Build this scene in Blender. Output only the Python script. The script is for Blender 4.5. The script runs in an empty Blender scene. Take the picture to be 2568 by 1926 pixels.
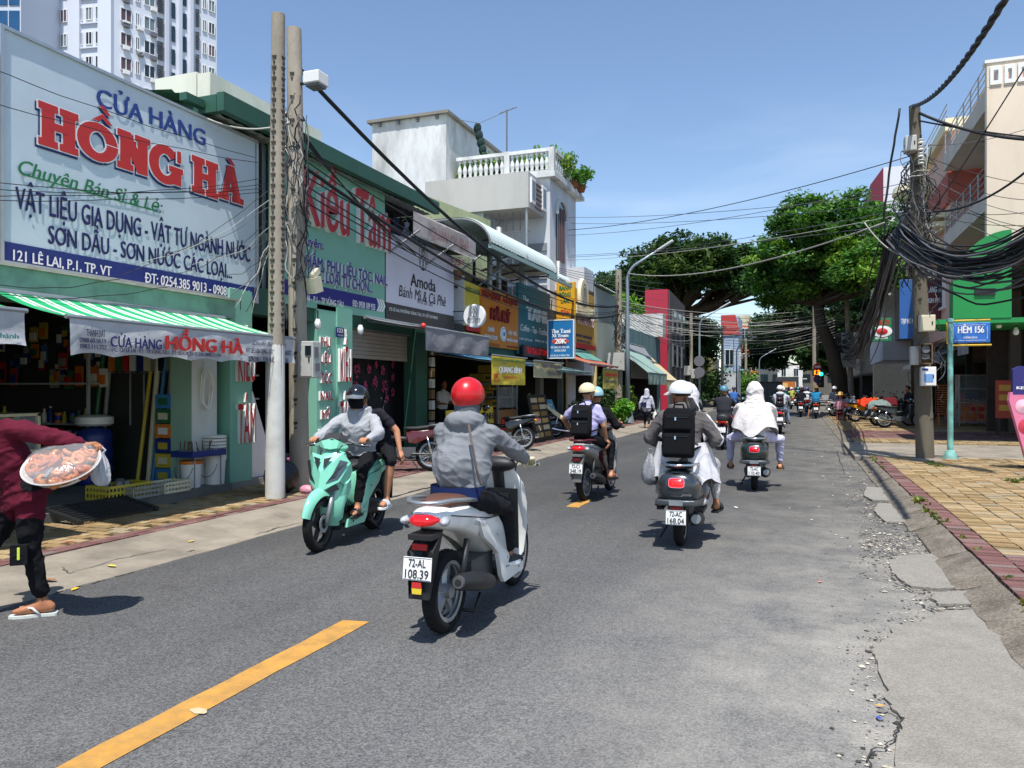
import bpy,math,random,unicodedata
import numpy as np
from mathutils import Vector as V,Matrix,noise as MN
R = math.radians
rnd = random.Random(7)
sc = bpy.context.scene
COL = sc.collection

# ------------------------------------------------------------------ camera, sky, sun, exposure
CH,FPX,CX,HY,YAW = 1.5,1929.0,1284.0,973.0,R(20.4)
cam = bpy.data.cameras.new('camera')
camo = bpy.data.objects.new('camera',cam)
COL.objects.link(camo)
camo.location = (0,0,CH)
camo.rotation_euler = (R(90),0,YAW)
cam.sensor_width = 36
cam.lens = 36 * FPX / 2568
cam.shift_y = 10 / 2568
cam.clip_start = .05
cam.clip_end = 3000
sc.camera = camo

SUN_EL,SUN_AZ = R(67),R(163)          # azimuth clockwise from +Y (the street direction)
world = bpy.data.worlds.new('World')
sc.world = world
world.use_nodes = True
wn = world.node_tree
for n in list(wn.nodes):
 wn.nodes.remove(n)
sky = wn.nodes.new('ShaderNodeTexSky')
sky.sky_type = 'NISHITA'
sky.sun_disc = False
sky.sun_elevation = SUN_EL
sky.sun_rotation = SUN_AZ
sky.air_density = 1.0
sky.dust_density = .25
sky.ozone_density = 2.4
tc = wn.nodes.new('ShaderNodeTexCoord')
mp = wn.nodes.new('ShaderNodeMapping')
mp.inputs['Scale'].default_value = (1.0,1.0,2.6)
nz = wn.nodes.new('ShaderNodeTexNoise')
nz.inputs['Scale'].default_value = 2.6
nz.inputs['Detail'].default_value = 7
nz.inputs['Roughness'].default_value = .55
nz.inputs['Distortion'].default_value = .5
ramp = wn.nodes.new('ShaderNodeValToRGB')
ramp.color_ramp.elements[0].position = .5
ramp.color_ramp.elements[1].position = .78
ramp.color_ramp.elements[1].color = (.5,.5,.5,1)
sep = wn.nodes.new('ShaderNodeSeparateXYZ')
rz = wn.nodes.new('ShaderNodeMapRange')      # the thin cloud lies low over the town
rz.inputs['From Min'].default_value = .36
rz.inputs['From Max'].default_value = .1
mul = wn.nodes.new('ShaderNodeMath')
mul.operation = 'MULTIPLY'
mix = wn.nodes.new('ShaderNodeMixRGB')
mix.inputs['Color2'].default_value = (7.2,7.6,8.2,1)
bg = wn.nodes.new('ShaderNodeBackground')
bg.inputs['Strength'].default_value = .125
wo = wn.nodes.new('ShaderNodeOutputWorld')
L = wn.links.new
L(tc.outputs['Generated'],mp.inputs['Vector'])
L(mp.outputs[0],nz.inputs['Vector'])
L(nz.outputs['Fac'],ramp.inputs['Fac'])
L(tc.outputs['Generated'],sep.inputs[0])
L(sep.outputs['Z'],rz.inputs['Value'])
L(ramp.outputs['Color'],mul.inputs[0])
L(rz.outputs[0],mul.inputs[1])
L(mul.outputs[0],mix.inputs['Fac'])
L(sky.outputs[0],mix.inputs['Color1'])
L(mix.outputs[0],bg.inputs['Color'])
L(bg.outputs[0],wo.inputs['Surface'])

sun = bpy.data.lights.new('sun','SUN')
sun.energy = 4.2
sun.angle = R(.55)
sun.color = (1,.965,.91)
suno = bpy.data.objects.new('sun',sun)
COL.objects.link(suno)
sdir = V((math.sin(SUN_AZ) * math.cos(SUN_EL),math.cos(SUN_AZ) * math.cos(SUN_EL),math.sin(SUN_EL)))
suno.rotation_euler = (-sdir).to_track_quat('-Z','Y').to_euler()
suno.location = (0,0,60)
vs = sc.view_settings
vs.view_transform = 'Standard'
vs.look = 'None'
vs.exposure = .55
vs.gamma = 1
vs.use_curve_mapping = False
sc.cycles.max_bounces = 6
sc.cycles.transparent_max_bounces = 12

# ------------------------------------------------------------------ where a pixel of the photograph lies in the street
FW = V((-math.sin(YAW),math.cos(YAW),0))
RT = V((math.cos(YAW),math.sin(YAW),0))
def ray(px,py):
 return FW + RT * ((px - CX) / FPX) + V((0,0,(HY - py) / FPX))
def onx(px,py,x):                       # on the upright plane x = const
 d = ray(px,py)
 return V((0,0,CH)) + d * (x / d.x)
def ony(px,py,y):
 d = ray(px,py)
 return V((0,0,CH)) + d * (y / d.y)
def onz(px,py,z=0.0):
 d = ray(px,py)
 return V((0,0,CH)) + d * ((z - CH) / d.z)
def atd(px,py,depth):
 return V((0,0,CH)) + ray(px,py) * depth

# ------------------------------------------------------------------ materials
def lin(h):
 h = h.lstrip('#')
 o = []
 for i in (0,2,4):
  c = int(h[i:i + 2],16) / 255
  o.append(c / 12.92 if c <= .04045 else ((c + .055) / 1.055) ** 2.4)
 return (*o,1)
_M = {}
def mat(name,col='#808080',rough=.55,metal=0,var=.0,vs=6,bump=0,bs=40,dirt=None,da=.5,ds=3,coat=0,
  alpha=1,trans=0,emit=0,ecol=None,spec=.5,island=0,sss=0,stretch=(1,1,1),fold=0,speck=0,sps=90):
 """procedural surface: base colour, soft variation, optional dirt colour, fine relief, folds of cloth"""
 if name in _M:
  return _M[name]
 m = bpy.data.materials.new(name)
 _M[name] = m
 m.use_nodes = True
 nt = m.node_tree
 b = nt.nodes['Principled BSDF']
 c = lin(col)
 N = nt.nodes.new
 K = nt.links.new
 b.inputs['Base Color'].default_value = c
 b.inputs['Roughness'].default_value = rough
 b.inputs['Metallic'].default_value = metal
 b.inputs['Specular IOR Level'].default_value = spec
 b.inputs['Coat Weight'].default_value = coat
 b.inputs['Coat Roughness'].default_value = .06
 b.inputs['Alpha'].default_value = alpha
 b.inputs['Transmission Weight'].default_value = trans
 if emit:
  b.inputs['Emission Color'].default_value = lin(ecol or col)
  b.inputs['Emission Strength'].default_value = emit
 t = N('ShaderNodeTexCoord')
 src = None
 if var or dirt or island or speck:
  rgb = N('ShaderNodeRGB')
  rgb.outputs[0].default_value = c
  src = rgb.outputs[0]
 mpn = N('ShaderNodeMapping')
 mpn.inputs['Scale'].default_value = stretch
 K(t.outputs['Object'],mpn.inputs['Vector'])
 def noise(scale,detail=5,rough_=.6):
  n = N('ShaderNodeTexNoise')
  n.inputs['Scale'].default_value = scale
  n.inputs['Detail'].default_value = detail
  n.inputs['Roughness'].default_value = rough_
  K(mpn.outputs[0],n.inputs['Vector'])
  return n
 def mulv(src,fac_socket,lo,hi):
  r = N('ShaderNodeMapRange')
  r.inputs['From Min'].default_value = .25
  r.inputs['From Max'].default_value = .75
  r.inputs['To Min'].default_value = lo
  r.inputs['To Max'].default_value = hi
  K(fac_socket,r.inputs['Value'])
  h = N('ShaderNodeVectorMath')
  h.operation = 'SCALE'
  K(src,h.inputs[0])
  K(r.outputs[0],h.inputs['Scale'])
  return h.outputs[0]
 if dirt:
  n = noise(ds,8,.65)
  cr = N('ShaderNodeValToRGB')
  cr.color_ramp.elements[0].position = .5 - .18 * da
  cr.color_ramp.elements[1].position = .78 - .1 * da
  cr.color_ramp.elements[1].color = (min(1,da * 1.3),) * 3 + (1,)
  K(n.outputs['Fac'],cr.inputs['Fac'])
  mx = N('ShaderNodeMixRGB')
  mx.inputs['Color2'].default_value = lin(dirt)
  K(cr.outputs[0],mx.inputs['Fac'])
  K(src,mx.inputs['Color1'])
  src = mx.outputs[0]
 if var:
  src = mulv(src,noise(vs).outputs['Fac'],1 - var,1 + var)
 if speck:
  vo = N('ShaderNodeTexVoronoi')
  vo.inputs['Scale'].default_value = sps
  K(mpn.outputs[0],vo.inputs['Vector'])
  sx = N('ShaderNodeSeparateXYZ')
  K(vo.outputs['Color'],sx.inputs[0])
  src = mulv(src,sx.outputs[0],1 - speck,1 + speck)
 if island:
  g = N('ShaderNodeNewGeometry')
  r = N('ShaderNodeMapRange')
  r.inputs['To Min'].default_value = 1 - island
  r.inputs['To Max'].default_value = 1 + island
  K(g.outputs['Random Per Island'],r.inputs['Value'])
  h = N('ShaderNodeVectorMath')
  h.operation = 'SCALE'
  K(src,h.inputs[0])
  K(r.outputs[0],h.inputs['Scale'])
  src = h.outputs[0]
 if src is not None:
  K(src,b.inputs['Base Color'])
 nrm = None
 if fold:
  n = noise(fold,3,.5)
  n.inputs['Distortion'].default_value = 1.2
  bp = N('ShaderNodeBump')
  bp.inputs['Strength'].default_value = .5
  bp.inputs['Distance'].default_value = .05
  K(n.outputs['Fac'],bp.inputs['Height'])
  nrm = bp.outputs[0]
 if bump:
  n = noise(bs,4)
  bp = N('ShaderNodeBump')
  bp.inputs['Strength'].default_value = min(1,bump)
  bp.inputs['Distance'].default_value = .012
  K(n.outputs['Fac'],bp.inputs['Height'])
  if nrm:
   K(nrm,bp.inputs['Normal'])
  nrm = bp.outputs[0]
 if nrm:
  K(nrm,b.inputs['Normal'])
 return m
def paint(h,rough=.22):
 return mat('paint' + h + str(rough),h,rough,coat=.5,var=.05,vs=3,dirt='#7d776c',da=.16,ds=7)
def cloth(h,fold=0):
 return mat('cloth' + h + str(fold),h,.9,var=.10,vs=9,bump=.35,bs=220,spec=.15,fold=fold)
def plain(h,rough=.6):
 return mat('plain' + h + str(rough),h,rough,var=.06,vs=5)
def wallm(h,dirt='#4a4a44',da=.35,ds=1.4):
 return mat('wall' + h + dirt + str(da),h,.9,var=.07,vs=.9,dirt=dirt,da=da,ds=ds,bump=.25,bs=18,stretch=(1,1,.35),spec=.2)

# ------------------------------------------------------------------ mesh builder
class MB:
 def __init__(s):
  s.v,s.f,s.m = [],[],[]
 def add(s,vs,fs,mi=0):
  o = len(s.v)
  s.v += [tuple(p) for p in vs]
  s.f += [tuple(i + o for i in f) for f in fs]
  s.m += [mi] * len(fs)
  return s
 def bx(s,x0,x1,y0,y1,z0,z1,mi=0):
  return s.add([(x0,y0,z0),(x1,y0,z0),(x1,y1,z0),(x0,y1,z0),(x0,y0,z1),(x1,y0,z1),(x1,y1,z1),(x0,y1,z1)],
      [(0,3,2,1),(4,5,6,7),(0,1,5,4),(1,2,6,5),(2,3,7,6),(3,0,4,7)],mi)
 def box(s,c,d,rot=None,mi=0,taper=1):
  x,y,z = d[0] / 2,d[1] / 2,d[2] / 2
  k = taper
  p = [V(q) for q in ((-x,-y,-z),(x,-y,-z),(x,y,-z),(-x,y,-z),(-x * k,-y * k,z),(x * k,-y * k,z),(x * k,y * k,z),(-x * k,y * k,z))]
  if rot is not None:
   p = [rot @ q for q in p]
  c = V(c)
  return s.add([q + c for q in p],[(0,3,2,1),(4,5,6,7),(0,1,5,4),(1,2,6,5),(2,3,7,6),(3,0,4,7)],mi)
 def prism(s,poly,vec,mi=0):
  n = len(poly)
  a = [V(p) for p in poly]
  b = [p + V(vec) for p in a]
  return s.add(a + b,[tuple(range(n))[::-1],tuple(range(n,2 * n))] + [(i,(i + 1) % n,n + (i + 1) % n,n + i) for i in range(n)],mi)
 def quad(s,a,b,c,d,mi=0):
  return s.add([a,b,c,d],[(0,1,2,3)],mi)
 def rings(s,rs,mi=0,cap=True,closed=True):
  n = len(rs[0])
  vs = [p for r in rs for p in r]
  fs = []
  for i in range(len(rs) - 1):
   for j in range(n if closed else n - 1):
    k = (j + 1) % n
    fs.append((i * n + j,i * n + k,(i + 1) * n + k,(i + 1) * n + j))
  if cap and closed:
   fs.append(tuple(range(n))[::-1])
   fs.append(tuple(range((len(rs) - 1) * n,len(rs) * n)))
  return s.add(vs,fs,mi)
 def tube(s,pts,r,n=6,mi=0,cap=True,flat=None):
  pts = [V(p) for p in pts]
  m = len(pts)
  rr = r if isinstance(r,(list,tuple)) else [r] * m
  d0 = (pts[1] - pts[0]).normalized()
  up = V((0,0,1)) if abs(d0.z) < .9 else V((1,0,0))
  u = d0.cross(up).normalized()
  out = []
  for i in range(m):
   d = (pts[min(i + 1,m - 1)] - pts[max(i - 1,0)])
   d = d.normalized() if d.length > 1e-9 else d0
   u = (u - d * u.dot(d))
   u = u.normalized() if u.length > 1e-6 else d.orthogonal().normalized()
   w = d.cross(u)
   f = flat or 1
   out.append([pts[i] + (u * math.cos(2 * math.pi * k / n) + w * (math.sin(2 * math.pi * k / n) * f)) * rr[i] for k in range(n)])
  return s.rings(out,mi,cap)
 def lathe(s,prof,c=(0,0,0),axis='z',n=16,mi=0,cap=True,a0=0,a1=360):
  c = V(c)
  full = a1 - a0 >= 360
  rs = []
  cnt = n if full else n + 1
  for r,h in prof:
   ring = []
   for k in range(cnt):
    t = R(a0 + (a1 - a0) * k / n)
    a,b = r * math.cos(t),r * math.sin(t)
    q = {'z': (a,b,h),'y': (a,h,-b),'x': (h,a,b)}[axis]
    ring.append(c + V(q))
   rs.append(ring)
  return s.rings(rs,mi,cap and full,full)
 def ell(s,c,r,rot=None,n=12,m=8,mi=0,t0=0,t1=180):
  c = V(c)
  rs = []
  for i in range(m + 1):
   t = R(t0 + (t1 - t0) * i / m)
   t = max(t,.02) if i == 0 and t0 == 0 else min(t,math.pi - .02) if i == m and t1 == 180 else t
   ring = []
   for k in range(n):
    a = 2 * math.pi * k / n
    q = V((r[0] * math.sin(t) * math.cos(a),r[1] * math.sin(t) * math.sin(a),r[2] * math.cos(t)))
    ring.append(c + (rot @ q if rot is not None else q))
   rs.append(ring)
  return s.rings(rs[::-1],mi)
 def xf(s,M,start=0):
  s.v = s.v[:start] + [tuple(M @ V(p)) for p in s.v[start:]]
  return s
 def mirror_y(s):
  n = len(s.v)
  s.v += [(x,-y,z) for x,y,z in s.v]
  s.f += [tuple(n + i for i in f[::-1]) for f in s.f]
  s.m += list(s.m)
  return s
 def mesh(s,name,mats):
  me = bpy.data.meshes.new(name)
  me.from_pydata(s.v,[],s.f)
  for m in (mats if isinstance(mats,(list,tuple)) else [mats]):
   me.materials.append(m)
  if any(s.m):
   me.polygons.foreach_set('material_index',s.m)
  return me
 def build(s,name,mats,parent=None,smooth=None,bevel=0,sub=0):
  loc = None
  if parent is None and s.v:
   a = np.array(s.v)
   lo,hi = a.min(0),a.max(0)
   loc = V(((lo[0] + hi[0]) / 2,(lo[1] + hi[1]) / 2,lo[2]))
   s.v = [(x - loc.x,y - loc.y,z - loc.z) for x,y,z in s.v]
  me = s.mesh(name,mats)
  o = bpy.data.objects.new(name,me)
  COL.objects.link(o)
  if loc is not None:
   o.location = loc
   BASE[o.name] = loc
  if bevel or sub:
   if bevel:
    md = o.modifiers.new('b','BEVEL')
    md.width = bevel
    md.segments = 2
    md.limit_method = 'ANGLE'
    md.angle_limit = R(35)
   if sub:
    md = o.modifiers.new('s','SUBSURF')
    md.levels = md.render_levels = sub
   DG.append(o)
  if smooth:
   me.polygons.foreach_set('use_smooth',[True] * len(me.polygons))
   if smooth is not True:
    me.set_sharp_from_angle(angle=R(smooth))
  me.update()
  if parent is not None:
   o.parent = parent
   b = BASE.get(parent.name)
   if b is not None:
    o.matrix_parent_inverse = Matrix.Translation(-b)
  return o
DG = []
BASE = {}
def bake():
 """turn the bevel / subdivision modifiers into plain meshes"""
 dg = bpy.context.evaluated_depsgraph_get()
 for o in DG:
  me = bpy.data.meshes.new_from_object(o.evaluated_get(dg))
  old = o.data
  for q in [q for q in sc.objects if q.type == 'MESH' and q.data == old]:
   q.modifiers.clear()
   q.data = me
  bpy.data.meshes.remove(old)
 DG.clear()
def tag(o,label=None,cat=None,group=None,kind=None):
 if label: o['label'] = label
 if cat: o['category'] = cat
 if group: o['group'] = group
 if kind: o['kind'] = kind
 return o
def thing(name,label,cat,loc=(0,0,0),rot=0,group=None,world=False):
 """an Empty at the thing's base; with world=True its parts are given in world coordinates"""
 o = bpy.data.objects.new(name,None)
 COL.objects.link(o)
 o.location = loc
 if world:
  BASE[o.name] = V(loc)
 else:
  o.rotation_euler = (0,0,rot)
 o.empty_display_size = .1
 return tag(o,label,cat,group)
def dup(root,loc,rot,label=None,group=None,repl=None):
 def cp(o,par):
  c = o.copy()
  COL.objects.link(c)
  if par:
   c.parent = par
   c.matrix_parent_inverse = o.matrix_parent_inverse.copy()
  if repl and c.type == 'MESH' and any(ms.material and ms.material.name in repl for ms in c.material_slots):
   for ms in c.material_slots:
    if ms.material and ms.material.name in repl:
     ms.link = 'OBJECT'
     ms.material = repl[c.data.materials[ms.slot_index].name] if c.data.materials[ms.slot_index].name in repl else ms.material
  for ch in o.children:
   cp(ch,c)
  return c
 c = cp(root,None)
 c.location = loc
 c.rotation_euler = rot if isinstance(rot,(tuple,list)) else (0,0,rot)
 return tag(c,label,None,group)
def structure(o):
 o['kind'] = 'structure'
 return o

# ------------------------------------------------------------------ lettering
_fc = bpy.data.curves.new('letters','FONT')
_fo = bpy.data.objects.new('letters',_fc)
_tc = {}
def horned(txt):
 # the built-in face fills the bowl of O with horn: set the horn as a glyph of its own
 out = ''
 for ch in txt.replace('Đ','\u00d0'):
  d = unicodedata.normalize('NFD',ch)
  if d[0] in 'Oo' and '\u031b' in d:
   ch = unicodedata.normalize('NFC',d.replace('\u031b','')) + '\u031b'
  out += ch
 return out
def glyphs(txt,ext=0):
 txt = horned(txt)
 k = (txt,ext)
 if k not in _tc:
  if _fo.name not in COL.objects:
   COL.objects.link(_fo)
  _fc.body = txt
  _fc.resolution_u = 3
  _fc.extrude = ext
  bpy.context.view_layer.update()
  me = bpy.data.meshes.new_from_object(_fo.evaluated_get(bpy.context.evaluated_depsgraph_get()))
  vs = [tuple(v.co) for v in me.vertices]
  fs = [tuple(p.vertices) for p in me.polygons]
  fn = [p.normal.z for p in me.polygons]
  # overlapping glyphs must not share a plane: lift each island a little
  par = list(range(len(vs)))
  def root(i):
   while par[i] != i:
    par[i] = par[par[i]]
    i = par[i]
   return i
  for f in fs:
   for i in f[1:]:
    par[root(i)] = root(f[0])
  ids = {}
  lf_ = [ids.setdefault(root(i),len(ids)) for i in range(len(vs))]
  if not ext:
   vs = [(x,y,(lf_[i] % 3) * .5) for i,(x,y,z) in enumerate(vs)]
  bpy.data.meshes.remove(me)
  COL.objects.unlink(_fo)
  _tc[k] = (vs,fs,fn)
 return _tc[k]
CAP = .682
def letters(mb,txt,o,r,u,w,h,bold=.0,shear=0,lift=.003,mi=0,depth=0,side_mi=None):
 """put txt with its cap height h and total width w on the plane through o spanned by r (reading direction) and u"""
 o,r,u = V(o),V(r).normalized(),V(u).normalized()
 n = r.cross(u)
 vs,fs,fn = glyphs(txt,.5 if depth else 0)
 if not vs:
  return mb
 x0 = min(v[0] for v in vs)
 x1 = max(v[0] for v in vs)
 sx,sy = w / max(x1 - x0,1e-6),h / CAP
 shifts = [0] if not bold else [-bold,bold,0] if bold < .05 else [-bold,-bold / 2,bold / 2,bold,0]
 for i,b in enumerate(shifts):
  pts = []
  for x,y,z in vs:
   zz = lift + i * .0012 + ((z + .5) * depth if depth else z * .0006)
   pts.append(o + r * ((x - x0 + b + shear * y) * sx) + u * ((y + b * .4) * sy) + n * zz)
  if depth and side_mi is not None:
   fr = [f for f,q in zip(fs,fn) if q > .9]
   sd = [f for f,q in zip(fs,fn) if q <= .9]
   mb.add(pts,fr,mi)
   mb.add(pts,sd,side_mi)
  else:
   mb.add(pts,fs,mi)
 return mb
def on_left(mb,txt,x,pxl,pxr,pyt,pyb,**k):
 """text on a sign facing the street (plane x), from photograph measures: left/right ends, cap top and base at the left end"""
 a = onx(pxl,pyb,x)
 t = onx(pxl,pyt,x)
 b = onx(pxr,pyb,x)
 return letters(mb,txt,a,(0,1,0),(0,0,1),b.y - a.y,t.z - a.z,**k)
# ------------------------------------------------------------------ ground, road, pavements
def asphalt_material():
 m = bpy.data.materials.new('asphalt')
 m.use_nodes = True
 nt = m.node_tree
 N,K = nt.nodes.new,nt.links.new
 b = nt.nodes['Principled BSDF']
 b.inputs['Roughness'].default_value = .82
 b.inputs['Specular IOR Level'].default_value = .3
 g = N('ShaderNodeNewGeometry')
 def noise(s,d=5,r=.6,vec=None):
  n = N('ShaderNodeTexNoise')
  n.inputs['Scale'].default_value = s
  n.inputs['Detail'].default_value = d
  n.inputs['Roughness'].default_value = r
  K(vec or g.outputs['Position'],n.inputs['Vector'])
  return n.outputs['Fac']
 def rampn(fac,p0,c0,p1,c1):
  r = N('ShaderNodeValToRGB')
  e = r.color_ramp.elements
  e[0].position,e[1].position = p0,p1
  e[0].color,e[1].color = c0,c1
  K(fac,r.inputs['Fac'])
  return r.outputs[0]
 def mixc(f,a,c,mode='MIX'):
  x = N('ShaderNodeMixRGB')
  x.blend_type = mode
  if isinstance(f,float): x.inputs['Fac'].default_value = f
  else: K(f,x.inputs['Fac'])
  for i,q in ((1,a),(2,c)):
   if isinstance(q,tuple): x.inputs[i].default_value = q
   else: K(q,x.inputs[i])
  return x.outputs[0]
 vo = N('ShaderNodeTexVoronoi')
 vo.inputs['Scale'].default_value = 120
 K(g.outputs['Position'],vo.inputs['Vector'])
 s1 = N('ShaderNodeSeparateXYZ')
 K(vo.outputs['Color'],s1.inputs[0])
 stone = rampn(s1.outputs[0],.08,(.06,.06,.061,1),.97,(.215,.212,.203,1))
 vo2 = N('ShaderNodeTexVoronoi')
 vo2.inputs['Scale'].default_value = 40
 K(g.outputs['Position'],vo2.inputs['Vector'])
 s2 = N('ShaderNodeSeparateXYZ')
 K(vo2.outputs['Color'],s2.inputs[0])
 stone2 = rampn(s2.outputs[1],.1,(.095,.095,.095,1),.98,(.15,.148,.144,1))
 base = mixc(.34,stone,stone2)
 big = rampn(noise(.35,6,.62),.3,(.80,.80,.82,1),.72,(1.14,1.13,1.1,1))
 base = mixc(1.0,base,big,'MULTIPLY')
 mpn = N('ShaderNodeMapping')
 mpn.inputs['Scale'].default_value = (1.6,.06,1)
 K(g.outputs['Position'],mpn.inputs['Vector'])
 lanes = rampn(noise(1.3,4,.5,mpn.outputs[0]),.35,(.9,.9,.91,1),.7,(1.09,1.085,1.07,1))
 base = mixc(1.0,base,lanes,'MULTIPLY')
 # oil spots
 oil = rampn(noise(1.5,4,.6),.62,(0,0,0,1),.76,(.5,.5,.5,1))
 base = mixc(oil,base,(.05,.05,.05,1))
 # worn, sandy right-hand edge of the carriageway
 sp = N('ShaderNodeSeparateXYZ')
 K(g.outputs['Position'],sp.inputs[0])
 ed = N('ShaderNodeMapRange')
 ed.inputs['From Min'].default_value = -1.5
 ed.inputs['From Max'].default_value = .85
 ed.inputs['To Max'].default_value = 1.0
 K(sp.outputs['X'],ed.inputs['Value'])
 nn = rampn(noise(1.6,10,.75),.34,(0,0,0,1),.66,(1,1,1,1))
 mm = N('ShaderNodeMath')
 mm.operation = 'MULTIPLY'
 K(ed.outputs[0],mm.inputs[0])
 K(nn,mm.inputs[1])
 sand = rampn(noise(60,5,.7),.3,(.22,.2,.165,1),.7,(.46,.43,.37,1))
 base = mixc(mm.outputs[0],base,sand)
 # base colour scaled lighter near the broken edge, darker with distance from it
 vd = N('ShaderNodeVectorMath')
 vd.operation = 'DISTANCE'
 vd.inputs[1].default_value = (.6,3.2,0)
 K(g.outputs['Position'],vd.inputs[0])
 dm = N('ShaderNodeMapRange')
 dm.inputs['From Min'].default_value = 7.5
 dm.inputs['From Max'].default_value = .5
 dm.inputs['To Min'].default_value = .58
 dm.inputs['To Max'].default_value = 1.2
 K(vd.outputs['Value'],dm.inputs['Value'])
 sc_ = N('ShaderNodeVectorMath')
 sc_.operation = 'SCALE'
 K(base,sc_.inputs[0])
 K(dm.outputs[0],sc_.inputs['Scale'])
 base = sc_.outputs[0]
 K(base,b.inputs['Base Color'])
 bp = N('ShaderNodeBump')
 bp.inputs['Strength'].default_value = .55
 bp.inputs['Distance'].default_value = .006
 K(vo.outputs['Distance'],bp.inputs['Height'])
 K(bp.outputs[0],b.inputs['Normal'])
 return m
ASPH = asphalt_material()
CONC = mat('concrete','#938a7c',.9,var=.16,vs=1.2,dirt='#565047',da=.5,ds=2.3,bump=.6,bs=55,spec=.2)
CONC2 = mat('concrete_patch','#8f8a81',.9,var=.16,vs=2.6,dirt='#6b655b',da=.4,ds=3.2,bump=.9,bs=60,spec=.2,speck=.13,sps=150)
KERB = mat('kerb_concrete','#7f776b',.9,var=.2,vs=2.2,dirt='#514a40',da=.6,ds=4,bump=.9,bs=45,spec=.2,speck=.2,sps=70)
EARTH = mat('town_ground','#6d6960',.95,var=.15,vs=.2)
BR_Y = [mat('yellow_paver%d' % i,c,.9,var=.18,vs=3.5,dirt='#6b5a41',da=.4,ds=6,bump=.5,bs=120,spec=.2,island=.12,speck=.14,sps=130)
  for i,c in enumerate(('#9f8660','#937a56','#aa9470','#9a8d74','#85714f'))]
BR_R = [mat('red_paver%d' % i,c,.9,var=.18,vs=3.5,dirt='#6f5b52',da=.4,ds=6,bump=.5,bs=120,spec=.2,island=.12,speck=.14,sps=130)
  for i,c in enumerate(('#775350','#6f4e4b','#80605b','#7d6a64','#674743'))]
LINE = mat('yellow_road_paint','#c48f40',.75,var=.14,vs=6,dirt='#7b6a47',da=.55,ds=7,bump=.3,bs=150)

structure(MB().bx(-400,400,-60,900,-.6,-.03).build('ground',EARTH))
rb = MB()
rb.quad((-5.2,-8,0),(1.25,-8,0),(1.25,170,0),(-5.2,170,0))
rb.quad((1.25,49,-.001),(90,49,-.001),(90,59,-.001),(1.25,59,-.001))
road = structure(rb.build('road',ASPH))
for y0,y1 in ((-1.2,4.27),(9.32,9.98)):
 m = MB()
 rr = random.Random(int(y0 * 10))
 n = 24
 left = [(-2.745 + rr.uniform(-.006,.006),y0 + (y1 - y0) * i / n,.004) for i in range(n + 1)]
 right = [(-2.575 + rr.uniform(-.006,.006),y0 + (y1 - y0) * i / n + (.03 if i == n else 0),.004) for i in range(n + 1)]
 for i in range(n):
  m.quad(left[i],right[i],right[i + 1],left[i + 1])
 m.build('lane_marking',LINE,road)

w_ = [onz(499 + 26 * math.cos(a) * q,1782 + 9 * math.sin(a) * q,.0075) for a,q in [(k * .52,.75 + .35 * ((k * 7) % 5) / 5) for k in range(12)]]
MB().add(w_,[tuple(range(12))[::-1]]).build('worn_spot',mat('worn_paint','#b9ab88',.9,var=.2,vs=30),road)
def jag(pts,amp,rr,k=5):
 out = []
 for i in range(len(pts)):
  a,b = V(pts[i]),V(pts[(i + 1) % len(pts)])
  for j in range(k):
   t = j / k
   p = a.lerp(b,t)
   out.append(p + V((rr.uniform(-amp,amp),rr.uniform(-amp,amp),0)))
 return out
rr = random.Random(3)
def z7(zx,zy):
 return (2000 + zx / 2.137,1150 + zy / 2.137)
PATCH = [
 [(470,1800),(500,1640),(560,1430),(490,1330),(430,1120),(390,1050),(410,1010),(470,980),(540,910),(700,870),(780,820),(950,810),(1140,800),(1214,850),(1420,1130),(1700,1560),(2000,2100)],
 [(530,650),(500,600),(490,560),(560,530),(800,515),(860,530),(960,580),(1060,680),(1075,703),(900,698),(740,708),(610,695)],
 [(712,760),(735,735),(900,722),(1080,725),(1140,745),(1150,785),(940,795),(760,795)],
 [(410,290),(430,250),(570,250),(640,320),(600,350),(470,350)],
 [(350,205),(370,160),(500,170),(540,215),(520,235),(400,232)],
]
for k,P in enumerate(PATCH):
 g = [onz(*z7(*p),0) for p in P]
 g = jag(g,.012 if k else .02,rr,6)
 g = [V((p.x,p.y,.004)) for p in g]
 m = MB()
 m.prism(g[::-1] if False else g,(0,0,.012 + .003 * k))
 structure(m.build('concrete_patch',CONC2))
 road_o = bpy.data.objects
# grit and broken edge
gm = MB()
def stone(m,p,s,rr,mi=0):
 a = rr.uniform(0,6.28)
 vs = []
 for dx,dy,dz in ((1,0,.2),(.2,.9,.1),(-.9,.3,.2),(-.4,-.8,.15),(.55,-.6,.2),(.1,.1,.5),(-.2,-.1,.42)):
  q = .75 + rr.random() * .5
  x,y = dx * s * q,dy * s * q
  vs.append((p[0] + x * math.cos(a) - y * math.sin(a),p[1] + x * math.sin(a) + y * math.cos(a),p[2] + dz * s * q))
 m.add(vs,[(0,1,5),(1,2,6,5),(2,3,6),(3,4,5,6),(4,0,5)],mi)
for k,P in enumerate(PATCH):
 g = [onz(*z7(*p),0) for p in P]
 for i in range(len(g)):
  a,b = g[i],g[(i + 1) % len(g)]
  if (a.x > .95 and b.x > .95): continue
  ln = (b - a).length
  for _ in range(int(ln * 150)):
   p = a.lerp(b,rr.random())
   q = rr.gauss(0,.09)
   s = min(.026,.003 + rr.expovariate(210))
   stone(gm,(p.x + q - .03,p.y + rr.gauss(0,.07),.003),s,rr,rr.randint(0,2))
for _ in range(2600):
 p = onz(*z7(rr.uniform(330,900),rr.gauss(450,55)),0)
 stone(gm,(p.x,p.y,.003),min(.024,.003 + rr.expovariate(240)),rr,rr.randint(0,2))
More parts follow.
